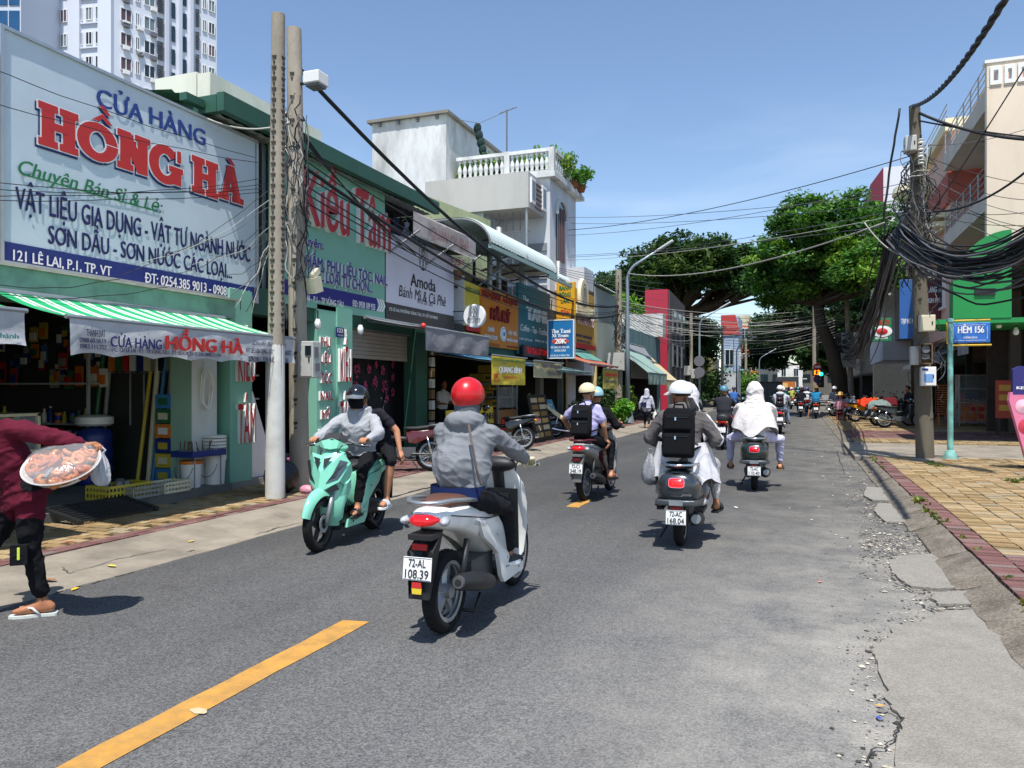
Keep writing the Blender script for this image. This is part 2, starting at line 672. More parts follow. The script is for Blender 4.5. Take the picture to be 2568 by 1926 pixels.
for _ in range(1500):
 y = rr.uniform(2.2,30)
 x = 1.02 - abs(rr.gauss(0,.35))
 stone(gm,(x,y,.003),min(.026,.004 + rr.expovariate(220)),rr,rr.randint(0,2))
tag(gm.build('grit',[mat('grit_pale','#b8ae9c',.95,island=.3),mat('grit_grey','#6f6c66',.95,island=.35),mat('grit_dark','#45423e',.95,island=.3)]),kind='stuff')

# right kerb of separate cast lengths, worn and uneven
kerb = structure(MB().bx(1.335,1.355,-6,17.3,-.02,.08).build('kerb',KERB))
y = 1.0
while y < 48:
 ln = rr.uniform(.9,1.6)
 if 17.2 < y + ln and y < 22.2:
  y = 22.2 if y > 16.4 else y + ln
  if y < 22: y = 22.2
  continue
 m = MB()
 o = rr.uniform(-.02,.02)
 prof0 = [(1.10 + o,-.02),(1.11 + o,.02),(1.22 + o,.06 + rr.uniform(-.01,.01)),(1.32,.10),(1.36,.112),(1.365,-.02)]
 o2 = o + rr.uniform(-.015,.015)
 rs = []
 nn = 9
 for i in range(nn):
  t = i / (nn - 1)
  edge = .012 if i in (0,nn - 1) else 0
  rs.append([(x + (o2 - o) * t + (rr.uniform(-.012,.012) if j in (1,2) else 0),y + ln * t,z - (edge if j in (1,2,3,4) else 0) + rr.uniform(-.003,.003)) for j,(x,z) in enumerate(prof0)])
 m.rings(rs[::-1])
 m.build('kerb_stone',KERB,kerb)
 y += ln + rr.uniform(.008,.03)

# paved footways: single pavers on a bed
def footway(name,x0,x1,y0,y1,zt,cells,near=300):
 bed = structure(MB().bx(x0,x1,y0,y1,-.05,zt - .03).build(name,mat('paver_bed','#4f4638',.95)))
 pcs = []
 for (a0,a1,b0,b1,kind,lx,ly,bond) in cells:
  nx,ny = int(round((a1 - a0) / lx)),int(round((b1 - b0) / ly))
  for j in range(ny):
   off = (lx / 2 if bond and j % 2 else 0)
   for i in range(nx):
    cx,cy = a0 + lx * (i + .5) + off,b0 + ly * (j + .5)
    if cx > a1: continue
    pcs.append((math.hypot(cx,cy),cx,cy,kind,lx - .008,ly - .008))
 def seen(p):
  v = V((p[1],p[2],0))
  d = v.dot(FW)
  return d > .5 and abs(v.dot(RT) / d * FPX) < 1330 and (CH - zt) / d * FPX + HY < 1940
 pcs = [p for p in pcs if p[2] > 0]
 vis = sorted([p for p in pcs if seen(p)])
 first = set(id(p) for p in vis[:near])
 meshes = {}
 stuff = {}
 for p in pcs:
  _,cx,cy,kind,lx,ly = p
  mats = BR_Y if kind == 'y' else BR_R
  c = rr.choice((0,0,1,1,2,2,3,4))
  z = zt + rr.uniform(-.005,.004) + .012 * MN.noise(V((cx * 1.1,cy * .9,3)))
  if rr.random() < .012: continue
  if id(p) in first:
   key = (kind,c,lx,ly)
   if key not in meshes:
    m = MB()
    m.box((0,0,-.02),(lx,ly,.04),taper=.975)
    meshes[key] = m.mesh('brick',mats[c])
   o = bpy.data.objects.new('brick',meshes[key])
   COL.objects.link(o)
   o.parent = bed
   o.location = V((cx,cy,z)) - bed.location
   o.rotation_euler = (rr.uniform(-.012,.012),rr.uniform(-.012,.012),rr.uniform(-.012,.012))
  else:
   s = stuff.setdefault(kind,(MB(),mats))
   x,y2 = lx / 2,ly / 2
   t1,t2 = rr.uniform(-.003,.003),rr.uniform(-.003,.003)
   s[0].add([(cx - x,cy - y2,z - .04),(cx + x,cy - y2,z - .04),(cx + x,cy + y2,z - .04),(cx - x,cy + y2,z - .04),
       (cx - x,cy - y2,z + t1),(cx + x,cy - y2,z + t2),(cx + x,cy + y2,z - t1),(cx - x,cy + y2,z - t2)],
      [(4,5,6,7),(0,1,5,4),(1,2,6,5),(2,3,7,6),(3,0,4,7)],c)
 for kind,(m,mats) in stuff.items():
  tag(m.build('bricks',mats,bed),kind='stuff')
 return bed
footway('right_pavement',1.365,7.2,-3,17.35,.12,[
 (1.37,1.585,2,17.3,'r',.215,.108,False),(1.585,7.1,7.4,17.3,'y',.215,.108,False),(1.585,4,2,7.4,'r',.215,.108,False)])
footway('far_right_pavement',1.365,7.2,21.75,48,.12,[
 (1.37,7.1,21.8,23.3,'y',.215,.108,False),(1.37,7.1,23.3,27.5,'r',.215,.108,False),(1.37,7.1,27.5,46,'y',.215,.108,False)])
footway('left_pavement',-7.75,-5.94,-3,48,.085,[
 (-6.16,-5.95,1.5,46,'r',.105,.21,False),(-7.72,-6.16,1.5,10.2,'y',.24,.12,True),(-7.72,-6.16,10.2,46,'r',.24,.12,True)])
structure(MB().prism([(1.1,17.35,-.04),(1.1,21.75,-.04),(60,21.75,-.04),(60,17.35,-.04)],(0,0,.13)).build('alley',CONC))
# left gutter, a shallow slope of cast concrete
gu = MB()
ys = [(-3 + i * .35) for i in range(146)]
rs = []
for yy in ys:
 w = MN.noise(V((yy * 1.3,2,0))) * .05
 rs.append([(-5.94,yy,.08),(-5.8,yy,.074),(-5.45,yy,.03 + w * .1),(-5.08 + w,yy,.006),(-5.06 + w,yy,-.05),(-5.94,yy,-.05)])
gu.rings(rs)
structure(gu.build('gutter',CONC))
def ong(px,py,z):
 for _ in range(5):
  p = onz(px,py,z)
  if p.x > -5.06: return onz(px,py,.004 if p.x < -1 else z)
  z = float(np.interp(p.x,(-5.95,-5.94,-5.8,-5.45,-5.08),(.088,.08,.076,.032,.010))) + .004
 return p
def crack(pxs,w=.012,z=.014,jit=.02,seed=1):
 r2 = random.Random(seed)
 g = [ong(px,py,z) for px,py in pxs]
 pts = []
 for a,b in zip(g[:-1],g[1:]):
  for j in range(7):
   p = a.lerp(b,j / 7)
   pts.append(p + V((r2.uniform(-jit,jit),r2.uniform(-jit,jit),0)))
 pts.append(g[-1])
 m = MB()
 for i in range(len(pts) - 1):
  a,b = pts[i],pts[i + 1]
  d = (b - a).normalized().cross(V((0,0,1)))
  w0 = w * r2.uniform(.4,1.2) * (0.2 if i == 0 else 1)
  w1 = w * r2.uniform(.4,1.2) * (0.2 if i == len(pts) - 2 else 1)
  if i: w0 = wl
  wl = w1
  m.quad(a - d * w0 / 2,a + d * w0 / 2,b + d * w1 / 2,b - d * w1 / 2)
 return m
GAP = mat('crack_gap','#38332d',1)
ck = MB()
for i,(pts,w,z) in enumerate([
 ([(136,1489),(175,1473),(211,1468)],.015,.03),([(227,1464),(269,1452)],.014,.03),([(285,1447),(340,1433)],.016,.03),
 ([(452,1390),(480,1380),(500,1377)],.018,.05),([(640,1340),(700,1322),(790,1303)],.016,.04),([(150,1421),(175,1437),(300,1400),(420,1376)],.009,.05),
 ([(860,1278),(960,1252),(1060,1225),(1100,1218)],.05,.02),
 ([(2180,1926),(2190,1880),(2240,1860),(2262,1800),(2228,1776)],.009,.019),
 ([(2245,1462),(2290,1480),(2350,1484),(2420,1478),(2505,1482)],.016,.02),
 ([(2330,1522),(2345,1530),(2440,1526)],.016,.02),
 ([(2165,1108),(2172,1150),(2178,1160)],.02,.02),([(2098,1128),(2110,1165),(2120,1190)],.02,.004),
 ([(2185,1258),(2240,1264),(2260,1262)],.018,.012),([(2290,1238),(2305,1258)],.03,.12)]):
 c = crack(pts,w,z,.015,i)
 ck.add(c.v,c.f)
tag(ck.build('cracks',GAP),kind='stuff')
def leaf(px,py,z,s,col,label,name='fallen_leaf',cat='leaf',fold=.3):
 p = ong(px,py,z)
 m = MB()
 a = rr.uniform(0,6)
 c,sn = math.cos(a),math.sin(a)
 pts = [(-1,0,.0),(-.3,.45,.12),(.5,.35,.2),(1,0,.05),(.5,-.35,.18),(-.3,-.42,.1),(0,0,.02)]
 pts = [(p.x + s * (x * c - y * sn),p.y + s * (x * sn + y * c),p.z + .004 + s * zz * fold * 2) for x,y,zz in pts]
 m.add(pts,[(0,6,1),(1,6,2),(2,6,3),(3,6,4),(4,6,5),(5,6,0)])
 tag(m.build(name,mat('leaf' + col,col,.7)),label,cat)
leaf(188,1478,.03,.045,'#d9b233','yellow leaf at the end of a crack in the left gutter')
leaf(280,1420,.05,.05,'#d6bf3a','flat yellow leaf alone on the left gutter concrete')
leaf(480,1358,.07,.04,'#cfae3c','small yellow leaf near the red edge bricks on the left')
leaf(176,1360,.09,.05,'#b0352c','red scrap on the yellow pavers of the left pavement','paper_scrap','litter')
leaf(122,1456,.06,.07,'#8a5f3c','curled brown leaf against the gutter crack beside the tray seller')
leaf(2204,1802,.01,.02,'#2450a8','blue bottle cap scrap beside the broken concrete edge','plastic_scrap','litter')
leaf(2207,1771,.01,.022,'#d59a3c','orange scrap among grit above the blue cap','paper_scrap','litter')
leaf(2183,1186,.02,.08,'#e8e6e0','crumpled white paper lying by the right kerb','paper_scrap','litter',.9)
leaf(1845,1273,.004,.05,'#dedcd6','white paper flake on the asphalt below the grey scooter','paper_scrap','litter')
leaf(2056,1460,.004,.03,'#c9836b','pinkish scrap on the road left of the grit','paper_scrap','litter')
# ------------------------------------------------------------------ left side of the street
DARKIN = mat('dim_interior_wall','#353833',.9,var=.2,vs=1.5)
STEEL = mat('galvanised_steel','#9aa0a2',.45,metal=.6,var=.12,vs=8)
BLACKST = mat('black_steel','#1f2022',.5,var=.1)
MINT = mat('mint_panel','#7fb8a2',.5,var=.05,vs=2,dirt='#5c8676',da=.2,ds=2)
GREENP = mat('green_painted_metal','#2f5d4b',.55,var=.12,vs=3,dirt='#24342d',da=.35,ds=3)
SAGE = mat('sage_concrete','#7fa592',.85,var=.1,vs=2,dirt='#3f4b45',da=.4,ds=3,bump=.2)
WHITE = mat('white_board','#e6e6e4',.5,var=.03,vs=2)
REDL = mat('red_letter','#b3222b',.4)
WHL = mat('white_letter','#f0f0ee',.45)
NAVY = mat('navy_print','#1c2a6b',.5)
NAVYL = mat('navy_letter','#26287f',.45)
GREENL = mat('green_print','#1d7a4a',.5)
REDP = mat('red_print','#c92f2c',.5)
BLK = mat('black_print','#26262a',.55)
GREYP = mat('grey_print','#6a6a70',.55)
YELL = mat('yellow_print','#e3c536',.5)
CORR = mat('corrugated_sheet','#9fa39f',.6,metal=.3,var=.15,vs=3,dirt='#5b564d',da=.4,ds=2)
GLASS = mat('window_glass','#1f2c33',.08,spec=.9,var=.3,vs=.8)
CLEAR = mat('clear_glass','#cfd8d8',.05,alpha=.16,spec=.8)
TIMBER = mat('brown_wood','#6b4a2f',.7,var=.2,vs=10)
def rx(x,px0,px1,pyt,pyb):
 a,b,c = onx(px0,pyt,x),onx(px0,pyb,x),onx(px1,pyb,x)
 return a.y,c.y,b.z,a.z                     # y0, y1, z0, z1 as read at the left end
def corrug(mb,p0,u,v,n,amp,mi=0):
 """corrugated sheet from p0 along u (ribs repeat) and v (run of the ribs)"""
 p0,u,v = V(p0),V(u),V(v)
 nn = u.cross(v).normalized()
 a = [p0 + u * (i / (2 * n)) + nn * (amp if i % 2 else 0) for i in range(2 * n + 1)]
 for i in range(2 * n):
  mb.quad(a[i],a[i + 1],a[i + 1] + v,a[i] + v,mi)
 return mb

# ---- the hardware shop
sh = thing('shop_building','open fronted hardware shop with sage green beam under its big white sign','shop',(-7.6,6,0),world=True)
MB().bx(-13.2,-7.33,1.0,8.62,-.05,.19).build('platform',mat('dark_step','#6a6a64',.8,var=.15,vs=2,dirt='#3b3a36',da=.4),sh)
m = MB()
m.bx(-13.2,-13.0,1.0,8.6,.19,5.0).bx(-13,-7.7,8.42,8.6,.19,5.0).bx(-13,-7.7,1.0,1.15,.19,5).bx(-13.2,-7.7,1.0,8.6,2.75,2.9)
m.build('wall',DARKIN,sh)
y0,y1,z0,z1 = rx(-7.56,478,512,800,1200)
MB().bx(-7.9,-7.54,y0,8.08,.19,2.5).build('pillar',mat('pale_green_pillar','#9cc0a8',.8,var=.08,dirt='#5f7568',da=.3),sh)
MB().bx(-7.9,-7.58,8.085,8.6,.19,2.5).build('pilaster',wallm('#d9dad2','#8d8f86',.3),sh)
MB().bx(-8.3,-7.31,1.0,8.66,2.46,2.70).build('beam',SAGE,sh)
MB().bx(-8.3,-7.27,1.0,8.7,2.703,2.73).build('drip_edge',mat('rusty_flashing','#c6bfb2',.6,var=.2,vs=6,dirt='#7c4d2e',da=.5,ds=6),sh)
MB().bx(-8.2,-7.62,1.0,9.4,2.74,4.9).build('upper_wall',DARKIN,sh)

# ---- its billboard
XS = -7.5
bb = thing('billboard','large white hardware shop billboard with big red and navy lettering','sign',(-7.5,7.4,2.74),world=True)
def skin(name,parent,x,y0,y1,z0,z1,mt,seed=0,amp=.012,nx=36,nz=22):
 m = MB()
 rs = []
 for j in range(nz + 1):
  r = []
  for i in range(nx + 1):
   yy,zz = y0 + (y1 - y0) * i / nx,z0 + (z1 - z0) * j / nz
   e = min(i,nx - i,j,nz - j)
   d = (MN.noise(V((yy * .9,zz * 1.3,seed))) * amp + MN.noise(V((yy * 2.7 + zz,zz * 1.1,seed + 5))) * amp * .45) if e else 0
   r.append((x + d - amp,yy,zz))
  rs.append(r)
 m.rings(rs,cap=False,closed=False)
 return m.build(name,mt,parent,smooth=True)
ya,yb = onx(8,500,XS).y,onx(641,500,XS).y
skin('face',bb,XS,ya,yb,2.98,5.12,mat('sign_vinyl','#cbd8e0',.38,var=.04,vs=1.3,dirt='#b9c2c4',da=.25,ds=1.6),1,.005)
skin('address_band',bb,XS + .008,ya,yb,2.79,2.98,mat('sign_band_navy','#1f2f74',.4,var=.06),2,.004,20,3)
m = MB()
for a,b,c,d in ((ya - .04,yb + .04,5.12,5.155),(ya - .04,yb + .04,2.75,2.787)):
 m.bx(XS - .06,XS + .022,a,b,c,d)
for a in (ya - .04,yb + .003):
 m.bx(XS - .06,XS + .022,a,a + .037,2.788,5.119)
m.build('frame',mat('sign_frame','#b9bdbf',.4,metal=.7,var=.1),bb)
MB().bx(XS - .14,XS - .061,ya,yb,2.8,5.1).build('back_panel',mat('sign_back','#878a88',.6,metal=.3),bb)
XT = XS + .001
def tl(name,items,mt,parent,x=XT,**k):
 for it in items:
  m = MB()
  on_left(m,*it[:1],x,*it[1:],**k)
  m.build(name,mt,parent)
# slab serif letters for the shop name, drawn stroke by stroke in a 1 x 1 cell
def slab(ch):
 t,s,e = .30,.17,.16
 q = []
 def rc(x0,y0,x1,y1): q.append([(x0,y0),(x1,y0),(x1,y1),(x0,y1)])
 if ch in 'HN':
  for x in (.1,.9 - t):
   rc(x,0,x + t,1)
  for x in (.1,.9 - t):
   if ch == 'H' or x < .5: rc(x - .08,0,x + t + .08,s)
   if ch == 'H' or x > .5: rc(x - .08,1 - s,x + t + .08,1)
  if ch == 'H': rc(.3,.42,.7,.60)
  else:
   q.append([(.06,1),(.40,1),(.92,0),(.60,0)])
   rc(.02,1 - s,.3,1)
 if ch == 'A':
  q += [[(.10,0),(.34,0),(.62,1),(.36,1)],[(.62,0),(.95,0),(.64,1),(.38,1)]]
  rc(.27,.25,.72,.40); rc(.0,0,.42,s); rc(.54,0,1.03,s)
 if ch in 'OG':
  n = 28
  a0,a1 = (0,360) if ch == 'O' else (38,352)
  for i in range(n):
   u,w = R(a0 + (a1 - a0) * i / n),R(a0 + (a1 - a0) * (i + 1) / n)
   f = lambda a,k: (.5 + (.52 if k else .22) * math.cos(a),.5 + (.52 if k else .29) * math.sin(a))
   q.append([f(u,0),f(u,1),f(w,1),f(w,0)])
  if ch == 'G':
   rc(.60,.36,1.06,.52); rc(.76,.04,1.0,.45); rc(.86,.66,.99,.98)
 return q
def slabword(m,chars,x,mi,dy=0,dz=0,grow=0,lift=0):
 for ch,pxl,pxr,pyt,pyb,pyt2,pyb2 in chars:
  ytl = onx(pxl,pyb,x)
  ztl = onx(pxl,pyt,x).z
  yr = onx(pxr,pyb2,x).y
  # mean height of the letter, from both of its ends
  zb = (ytl.z + onx(pxr,pyb2,x).z) / 2
  zt = (ztl + onx(pxr,pyt2,x).z) / 2
  w,h = yr - ytl.y,zt - zb
  for i,poly in enumerate(slab(ch) if ch in 'HNAOG' else {'^': [[(0,0),(.3,0),(.6,.75),(.5,1)],[(.7,0),(1,0),(.5,1),(.38,.75)]],'`': [[(.55,0),(.95,0),(.5,1),(0,1)]]}[ch]):
   cx = sum(p[0] for p in poly) / len(poly)
   cy = sum(p[1] for p in poly) / len(poly)
   pts = []
   for a,b in poly:
    a += math.copysign(grow,a - cx) if abs(a - cx) > 1e-6 else 0
    b += math.copysign(grow,b - cy) * .7 if abs(b - cy) > 1e-6 else 0
    pts.append((x + lift + i * .0003,ytl.y + a * w + dy,zb + b * h + dz))
   m.add(pts,[tuple(range(len(pts)))],mi)
HH = [('H',92,197,255,360,284,393),('O',193,292,298,393,322,412),('N',291,377,322,420,350,443),('G',373,452,356,452,376,468),('H',478,547,392,483,408,498),('A',546,608,408,498,424,512),
   ('^',230,282,282,306,290,310),('`',246,278,264,285,274,290),('`',566,590,396,412,402,416)]
m = MB()
slabword(m,HH,XT,0,-.018,-.028,.03,.001)
slabword(m,HH,XT,1,0,0,.035,.005)
slabword(m,HH,XT,2,0,0,0,.010)
m.build('shop_name',[NAVY,WHL,REDP],bb)
tl('heading',[('CỬA',243,358,219,263),('HÀNG',375,514,268,310)],mat('blue_print','#27448f',.5),bb,bold=.03)
m = MB()
on_left(m,'Chuyên Bán Sỉ & Lẻ:',XT,41,403,397,434,shear=.28,bold=.012)
a,b = onx(67,437,XT),onx(395,525,XT)
m.prism([(XT + .003,a.y,a.z - .02),(XT + .003,b.y,a.z - .02),(XT + .003,b.y,a.z - .005),(XT + .003,a.y,a.z - .005)],(.002,0,0))
m.build('slogan',GREENL,bb)
tl('goods_line',[('VẬT LIỆU GIA DỤNG - VẬT TƯ NGÀNH NƯỚC',39,627,468,522),('SƠN DẦU - SƠN NƯỚC CÁC LOẠI...',121,581,565,610)],mat('indigo_print','#20265f',.5),bb,bold=.03)
tl('address_line',[('121 LÊ LAI, P.1, TP. VT',33,279,626,652),('ĐT: 0254.385 9013 - 0908 571 194',363,625,683,708)],WHL,bb,x=XS + .014,bold=.025)

# ---- striped awning of the hardware shop, and its neighbour
STRG = mat('awning_green','#12a163',.8,var=.06,vs=4,bump=.1,bs=300)
STRW = mat('awning_white','#e4e9df',.8,var=.06,vs=4)
VAL = mat('valance_grey','#b9babc',.8,var=.08,vs=4,dirt='#85878a',da=.3,ds=5,fold=3)
def awning(label,y0f,y1f,y0w,y1w,xw,zw,xf,zf,zb,name='striped_awning',stripes=True,mats=None,sag=.05,scall=.5):
 t = thing(name,label,'awning',(xf,(y0f + y1f) / 2,zb),world=True)
 m = MB()
 pat = [(.15,0),(.045,1),(.035,0),(.045,1)] if stripes else [(.3,0)]
 n = 8
 u,k = 0.0,0
 ln = y1f - y0f
 while u < ln:
  w,mi = pat[k % len(pat)]
  k += 1
  e = min(u + w,ln)
  rs = []
  for q in (u,e):
   f = q / ln
   rs.append([(xw + (xf - xw) * i / n,(y0w + (y1w - y0w) * f) * (1 - i / n) + (y0f + ln * f) * i / n,
      zw + (zf - zw) * i / n - sag * math.sin(math.pi * i / n) * (.7 + .3 * math.sin(q * 3))) for i in range(n + 1)])
  for i in range(n):
   m.quad(rs[0][i],rs[0][i + 1],rs[1][i + 1],rs[1][i],mi)
  u = e
 m.build('canopy',mats or [STRG,STRW],t)
 m = MB()
 n,rows = 60,6
 rs = []
 for j in range(rows + 1):
  r = []
  for i in range(n + 1):
   f = i / n
   lo = zb + .035 * abs(math.sin(math.pi * f * ln / scall)) if scall else zb
   z = zf + (lo - zf) * j / rows
   r.append((xf + .012 + .016 * math.sin(f * ln * 7 + j * .5) * j / rows + .012 * MN.noise(V((f * ln * 3,j * .4,1))) * j / 3,y0f + ln * f,z))
  rs.append(r)
 m.rings(rs,cap=False,closed=False)
 m.build('valance',VAL if stripes or not mats else mats[-1],t,smooth=True)
 MB().tube([(xf,y0f - .03,zf),(xf,y1f + .03,zf)],.022,8).build('front_bar',STEEL,t)
 MB().tube([(xw,y0w,zw),(xw,y1w,zw)],.035,8).build('roller',STEEL,t)
 for yy in (y0f + .15,y1f - .15):
  MB().tube([(xw,yy,zw - .06),(xf,yy,zf - .04)],.016,6).build('arm',STEEL,t)
 return t
aw = awning('green and white striped awning with a lettered grey valance',5.22,8.58,5.2,8.4,-7.28,2.44,-6.3,2.16,1.80)
XV = -6.3 + .035
tl('lettering',[('CỬA HÀNG',277,405,843,869)],NAVY,aw,x=XV,bold=.03)
tl('lettering',[('HỒNG HÀ',416,608,842,876)],REDP,aw,x=XV,bold=.05)
m = MB()
for it in (('ĐC: 121 LÊ LAI - P.1 - TP.VŨNG TÀU - ĐT: 0254.3859.013 - DĐ: 0908.57.1194',279,553,871,881),('THÀNH ĐẠT',216,263,825,843),('0988.60.18.19',199,265,846,857),('0983.111.722',200,266,862,873),
     ('VẬT LIỆU GIA DỤNG - VẬT TƯ NGÀNH NƯỚC',616,730,872,884),('SƠN DẦU - SƠN NƯỚC CÁC LOẠI',623,722,893,906)):
 on_left(m,it[0],XV,*it[1:],bold=.02)
on_left(m,'Chuyên Bán Sỉ & Lẻ',XV,634,716,854,865,shear=.3)
m.build('lettering',mat('dark_blue_print','#2a3157',.6),aw)
aw2 = awning('small green awning end with a grey valance left of the hardware shop',1.4,4.78,1.4,4.85,-7.28,2.44,-6.3,2.17,1.84)
tl('lettering',[('hành',0,46,834,847)],mat('teal_print','#3c8f8d',.6),aw2,x=XV,bold=.03)

# ---- goods in the hardware shop
PLAST = {c: mat('plastic' + c,c,.4,var=.05) for c in ('#e8e6dd','#c9b23c','#24347a','#d97b29','#b8332e','#3f7fb5','#8c8f86','#2f6b45','#d8cfae','#1d2333')}
def bucket(x,y,z,r,h,col,label,lid=None,nest=0):
 t = thing('paint_bucket',label,'bucket',(x,y,z))
 m = MB().lathe([(r * .84,0),(r * .9,h * .5),(r * .97,h * .92),(r * 1.03,h * .92),(r * 1.03,h),(r * .96,h),(r * .9,h * .9)],n=20)
 for k in range(nest):
  zz = h + .045 * k
  m.lathe([(r * .99,zz),(r * 1.04,zz + .005),(r * 1.04,zz + .03),(r * .98,zz + .035)],n=20)
 m.build('tub',PLAST[col],t,smooth=50)
 if lid:
  MB().lathe([(r * 1.05,h - .03),(r * 1.06,h + .012),(r * .5,h + .02)],n=20).build('lid',PLAST[lid],t,smooth=40)
 pts = [(r * 1.04 * math.cos(a),-r * 1.04 * math.sin(a) * .3 - r * .9,h * .8 - .5 * h * math.sin(a)) for a in [math.pi * i / 10 for i in range(11)]]
 MB().tube(pts,.004,5).build('handle',BLACKST,t)
bucket(-7.52,8.05,.19,.14,.34,'#e8e6dd','white paint bucket with an orange lid beside the shop pillar','#d97b29')
bucket(-7.48,8.45,.19,.145,.36,'#e8e6dd','stack of nested white buckets under the hanging hose',nest=7)
def crate(x,y,z,lx,ly,h,col,label,rot=0):
 t = thing('plastic_crate',label,'crate',(x,y,z),rot)
 m = MB()
 w = .012
 m.bx(-lx / 2,lx / 2,-ly / 2,ly / 2,0,.012)
 for lo in (0,h * .42,h - .03):
  for s in (-1,1):
   m.bx(-lx / 2,lx / 2,s * ly / 2 - w / 2,s * ly / 2 + w / 2,lo,lo + .03)
   m.bx(s * lx / 2 - w / 2,s * lx / 2 + w / 2,-ly / 2 + w,ly / 2 - w,lo,lo + .03)
 n = int(ly / .05)
 for i in range(n + 1):
  yy = -ly / 2 + ly * i / n
  for s in (-1,1):
   m.bx(s * lx / 2 - w * .4,s * lx / 2 + w * .4,yy - .007,yy + .007,.012,h - .03)
 n = int(lx / .05)
 for i in range(1,n):
  xx = -lx / 2 + lx * i / n
  for s in (-1,1):
   m.bx(xx - .007,xx + .007,s * ly / 2 - w * .4,s * ly / 2 + w * .4,.012,h - .03)
 m.build('basket',PLAST[col],t)
 return t
crate(-7.62,7.0,.19,.36,.62,.17,'#c9b23c','dirty yellow plastic crate holding paint tins on the shop step')
crate(-7.46,7.12,.19,.3,.42,.14,'#8c8f86','grey plastic crate at the front of the shop step')
crate(-7.46,7.6,.19,.3,.42,.14,'#d8cfae','pale beige crate between the grey crate and the paint bucket')
for k in range(7):
 tag(MB().lathe([(.045,0),(.047,.004),(.044,.01),(.044,.09),(.047,.095),(.04,.1)],(-7.72 + .1 * (k % 3),6.8 + .1 * (k // 2),.30),n=12).build('paint_tin',STEEL,smooth=40),
  'small metal paint tin standing in the yellow crate','tin','paint tins in the yellow crate')
t = thing('metal_ramp','dark metal ramp grating leaning on the shop step','ramp',(-7.2,6.35,.085),world=True)
m = MB()
for s in (5.85,6.85):
 m.prism([(-6.92,s,.09),(-7.5,s,.21),(-7.5,s + .06,.21),(-6.92,s + .06,.09)],(0,0,.04))
m.build('side_rail',BLACKST,t)
for i in range(9):
 f = i / 8
 x,z = -6.95 - .5 * f,.11 + .105 * f
 MB().bx(x - .018,x + .018,5.9,6.86,z,z + .02).build('slat',BLACKST,t)
# brush tray on a stand
t = thing('display_stand','low stand with a blue tray of paint brushes beside the buckets','stand',(-7.5,8.2,.19),world=True)
m = MB()
for dx in (-.14,.14):
 for dy in (-.2,.28):
  m.tube([(-7.46 + dx,8.1 + dy,.19),(-7.46 + dx,8.1 + dy,.6)],.01,5)
m.build('leg',STEEL,t)
m = MB().bx(-7.64,-7.28,7.82,8.44,.6,.615)
for a in ((-7.64,-7.63,7.82,8.44),(-7.29,-7.28,7.82,8.44),(-7.63,-7.29,7.82,7.83),(-7.63,-7.29,8.43,8.44)):
 m.bx(*a,.616,.68)
m.build('tray',PLAST['#24347a'],t)
r2 = random.Random(5)
for k in range(16):
 x,y = r2.uniform(-7.58,-7.34),r2.uniform(7.86,8.4)
 o = MB().tube([(x,y,.63),(x + r2.uniform(-.04,.04),y + r2.uniform(-.05,.05),.8)],[.008,.006],5).box((x,y,.66),(.03,.012,.06),mi=1).build('paint_brush',[TIMBER,PLAST['#8c8f86']])
 tag(o,'small paint brush standing in the blue tray of the low stand','brush','paint brushes in the blue tray')
t = tag(MB().lathe([(.20,0),(.235,.06),(.21,.12),(.24,.2),(.215,.3),(.24,.42),(.215,.52),(.23,.66),(.2,.74),(.06,.78)],(-9.0,7.85,.19),n=20).build('plastic_drum',PLAST['#24347a'],smooth=60),'dark blue ribbed plastic drum inside the hardware shop','drum')
t = tag(MB().lathe([(.2,0),(.24,.03),(.24,.12),(.15,.15)],(-9.0,7.85,.985),n=20).build('basin',PLAST['#e8e6dd'],smooth=40),'pale basin turned over on top of the blue drum','basin')
t = tag(MB().lathe([(.2,0),(.23,.3),(.25,.6),(.2,.62)],(-9.75,7.9,.19),n=18).build('plastic_bin',PLAST['#1d2333'],smooth=50),'navy plastic bin left of the ribbed drum','bin')
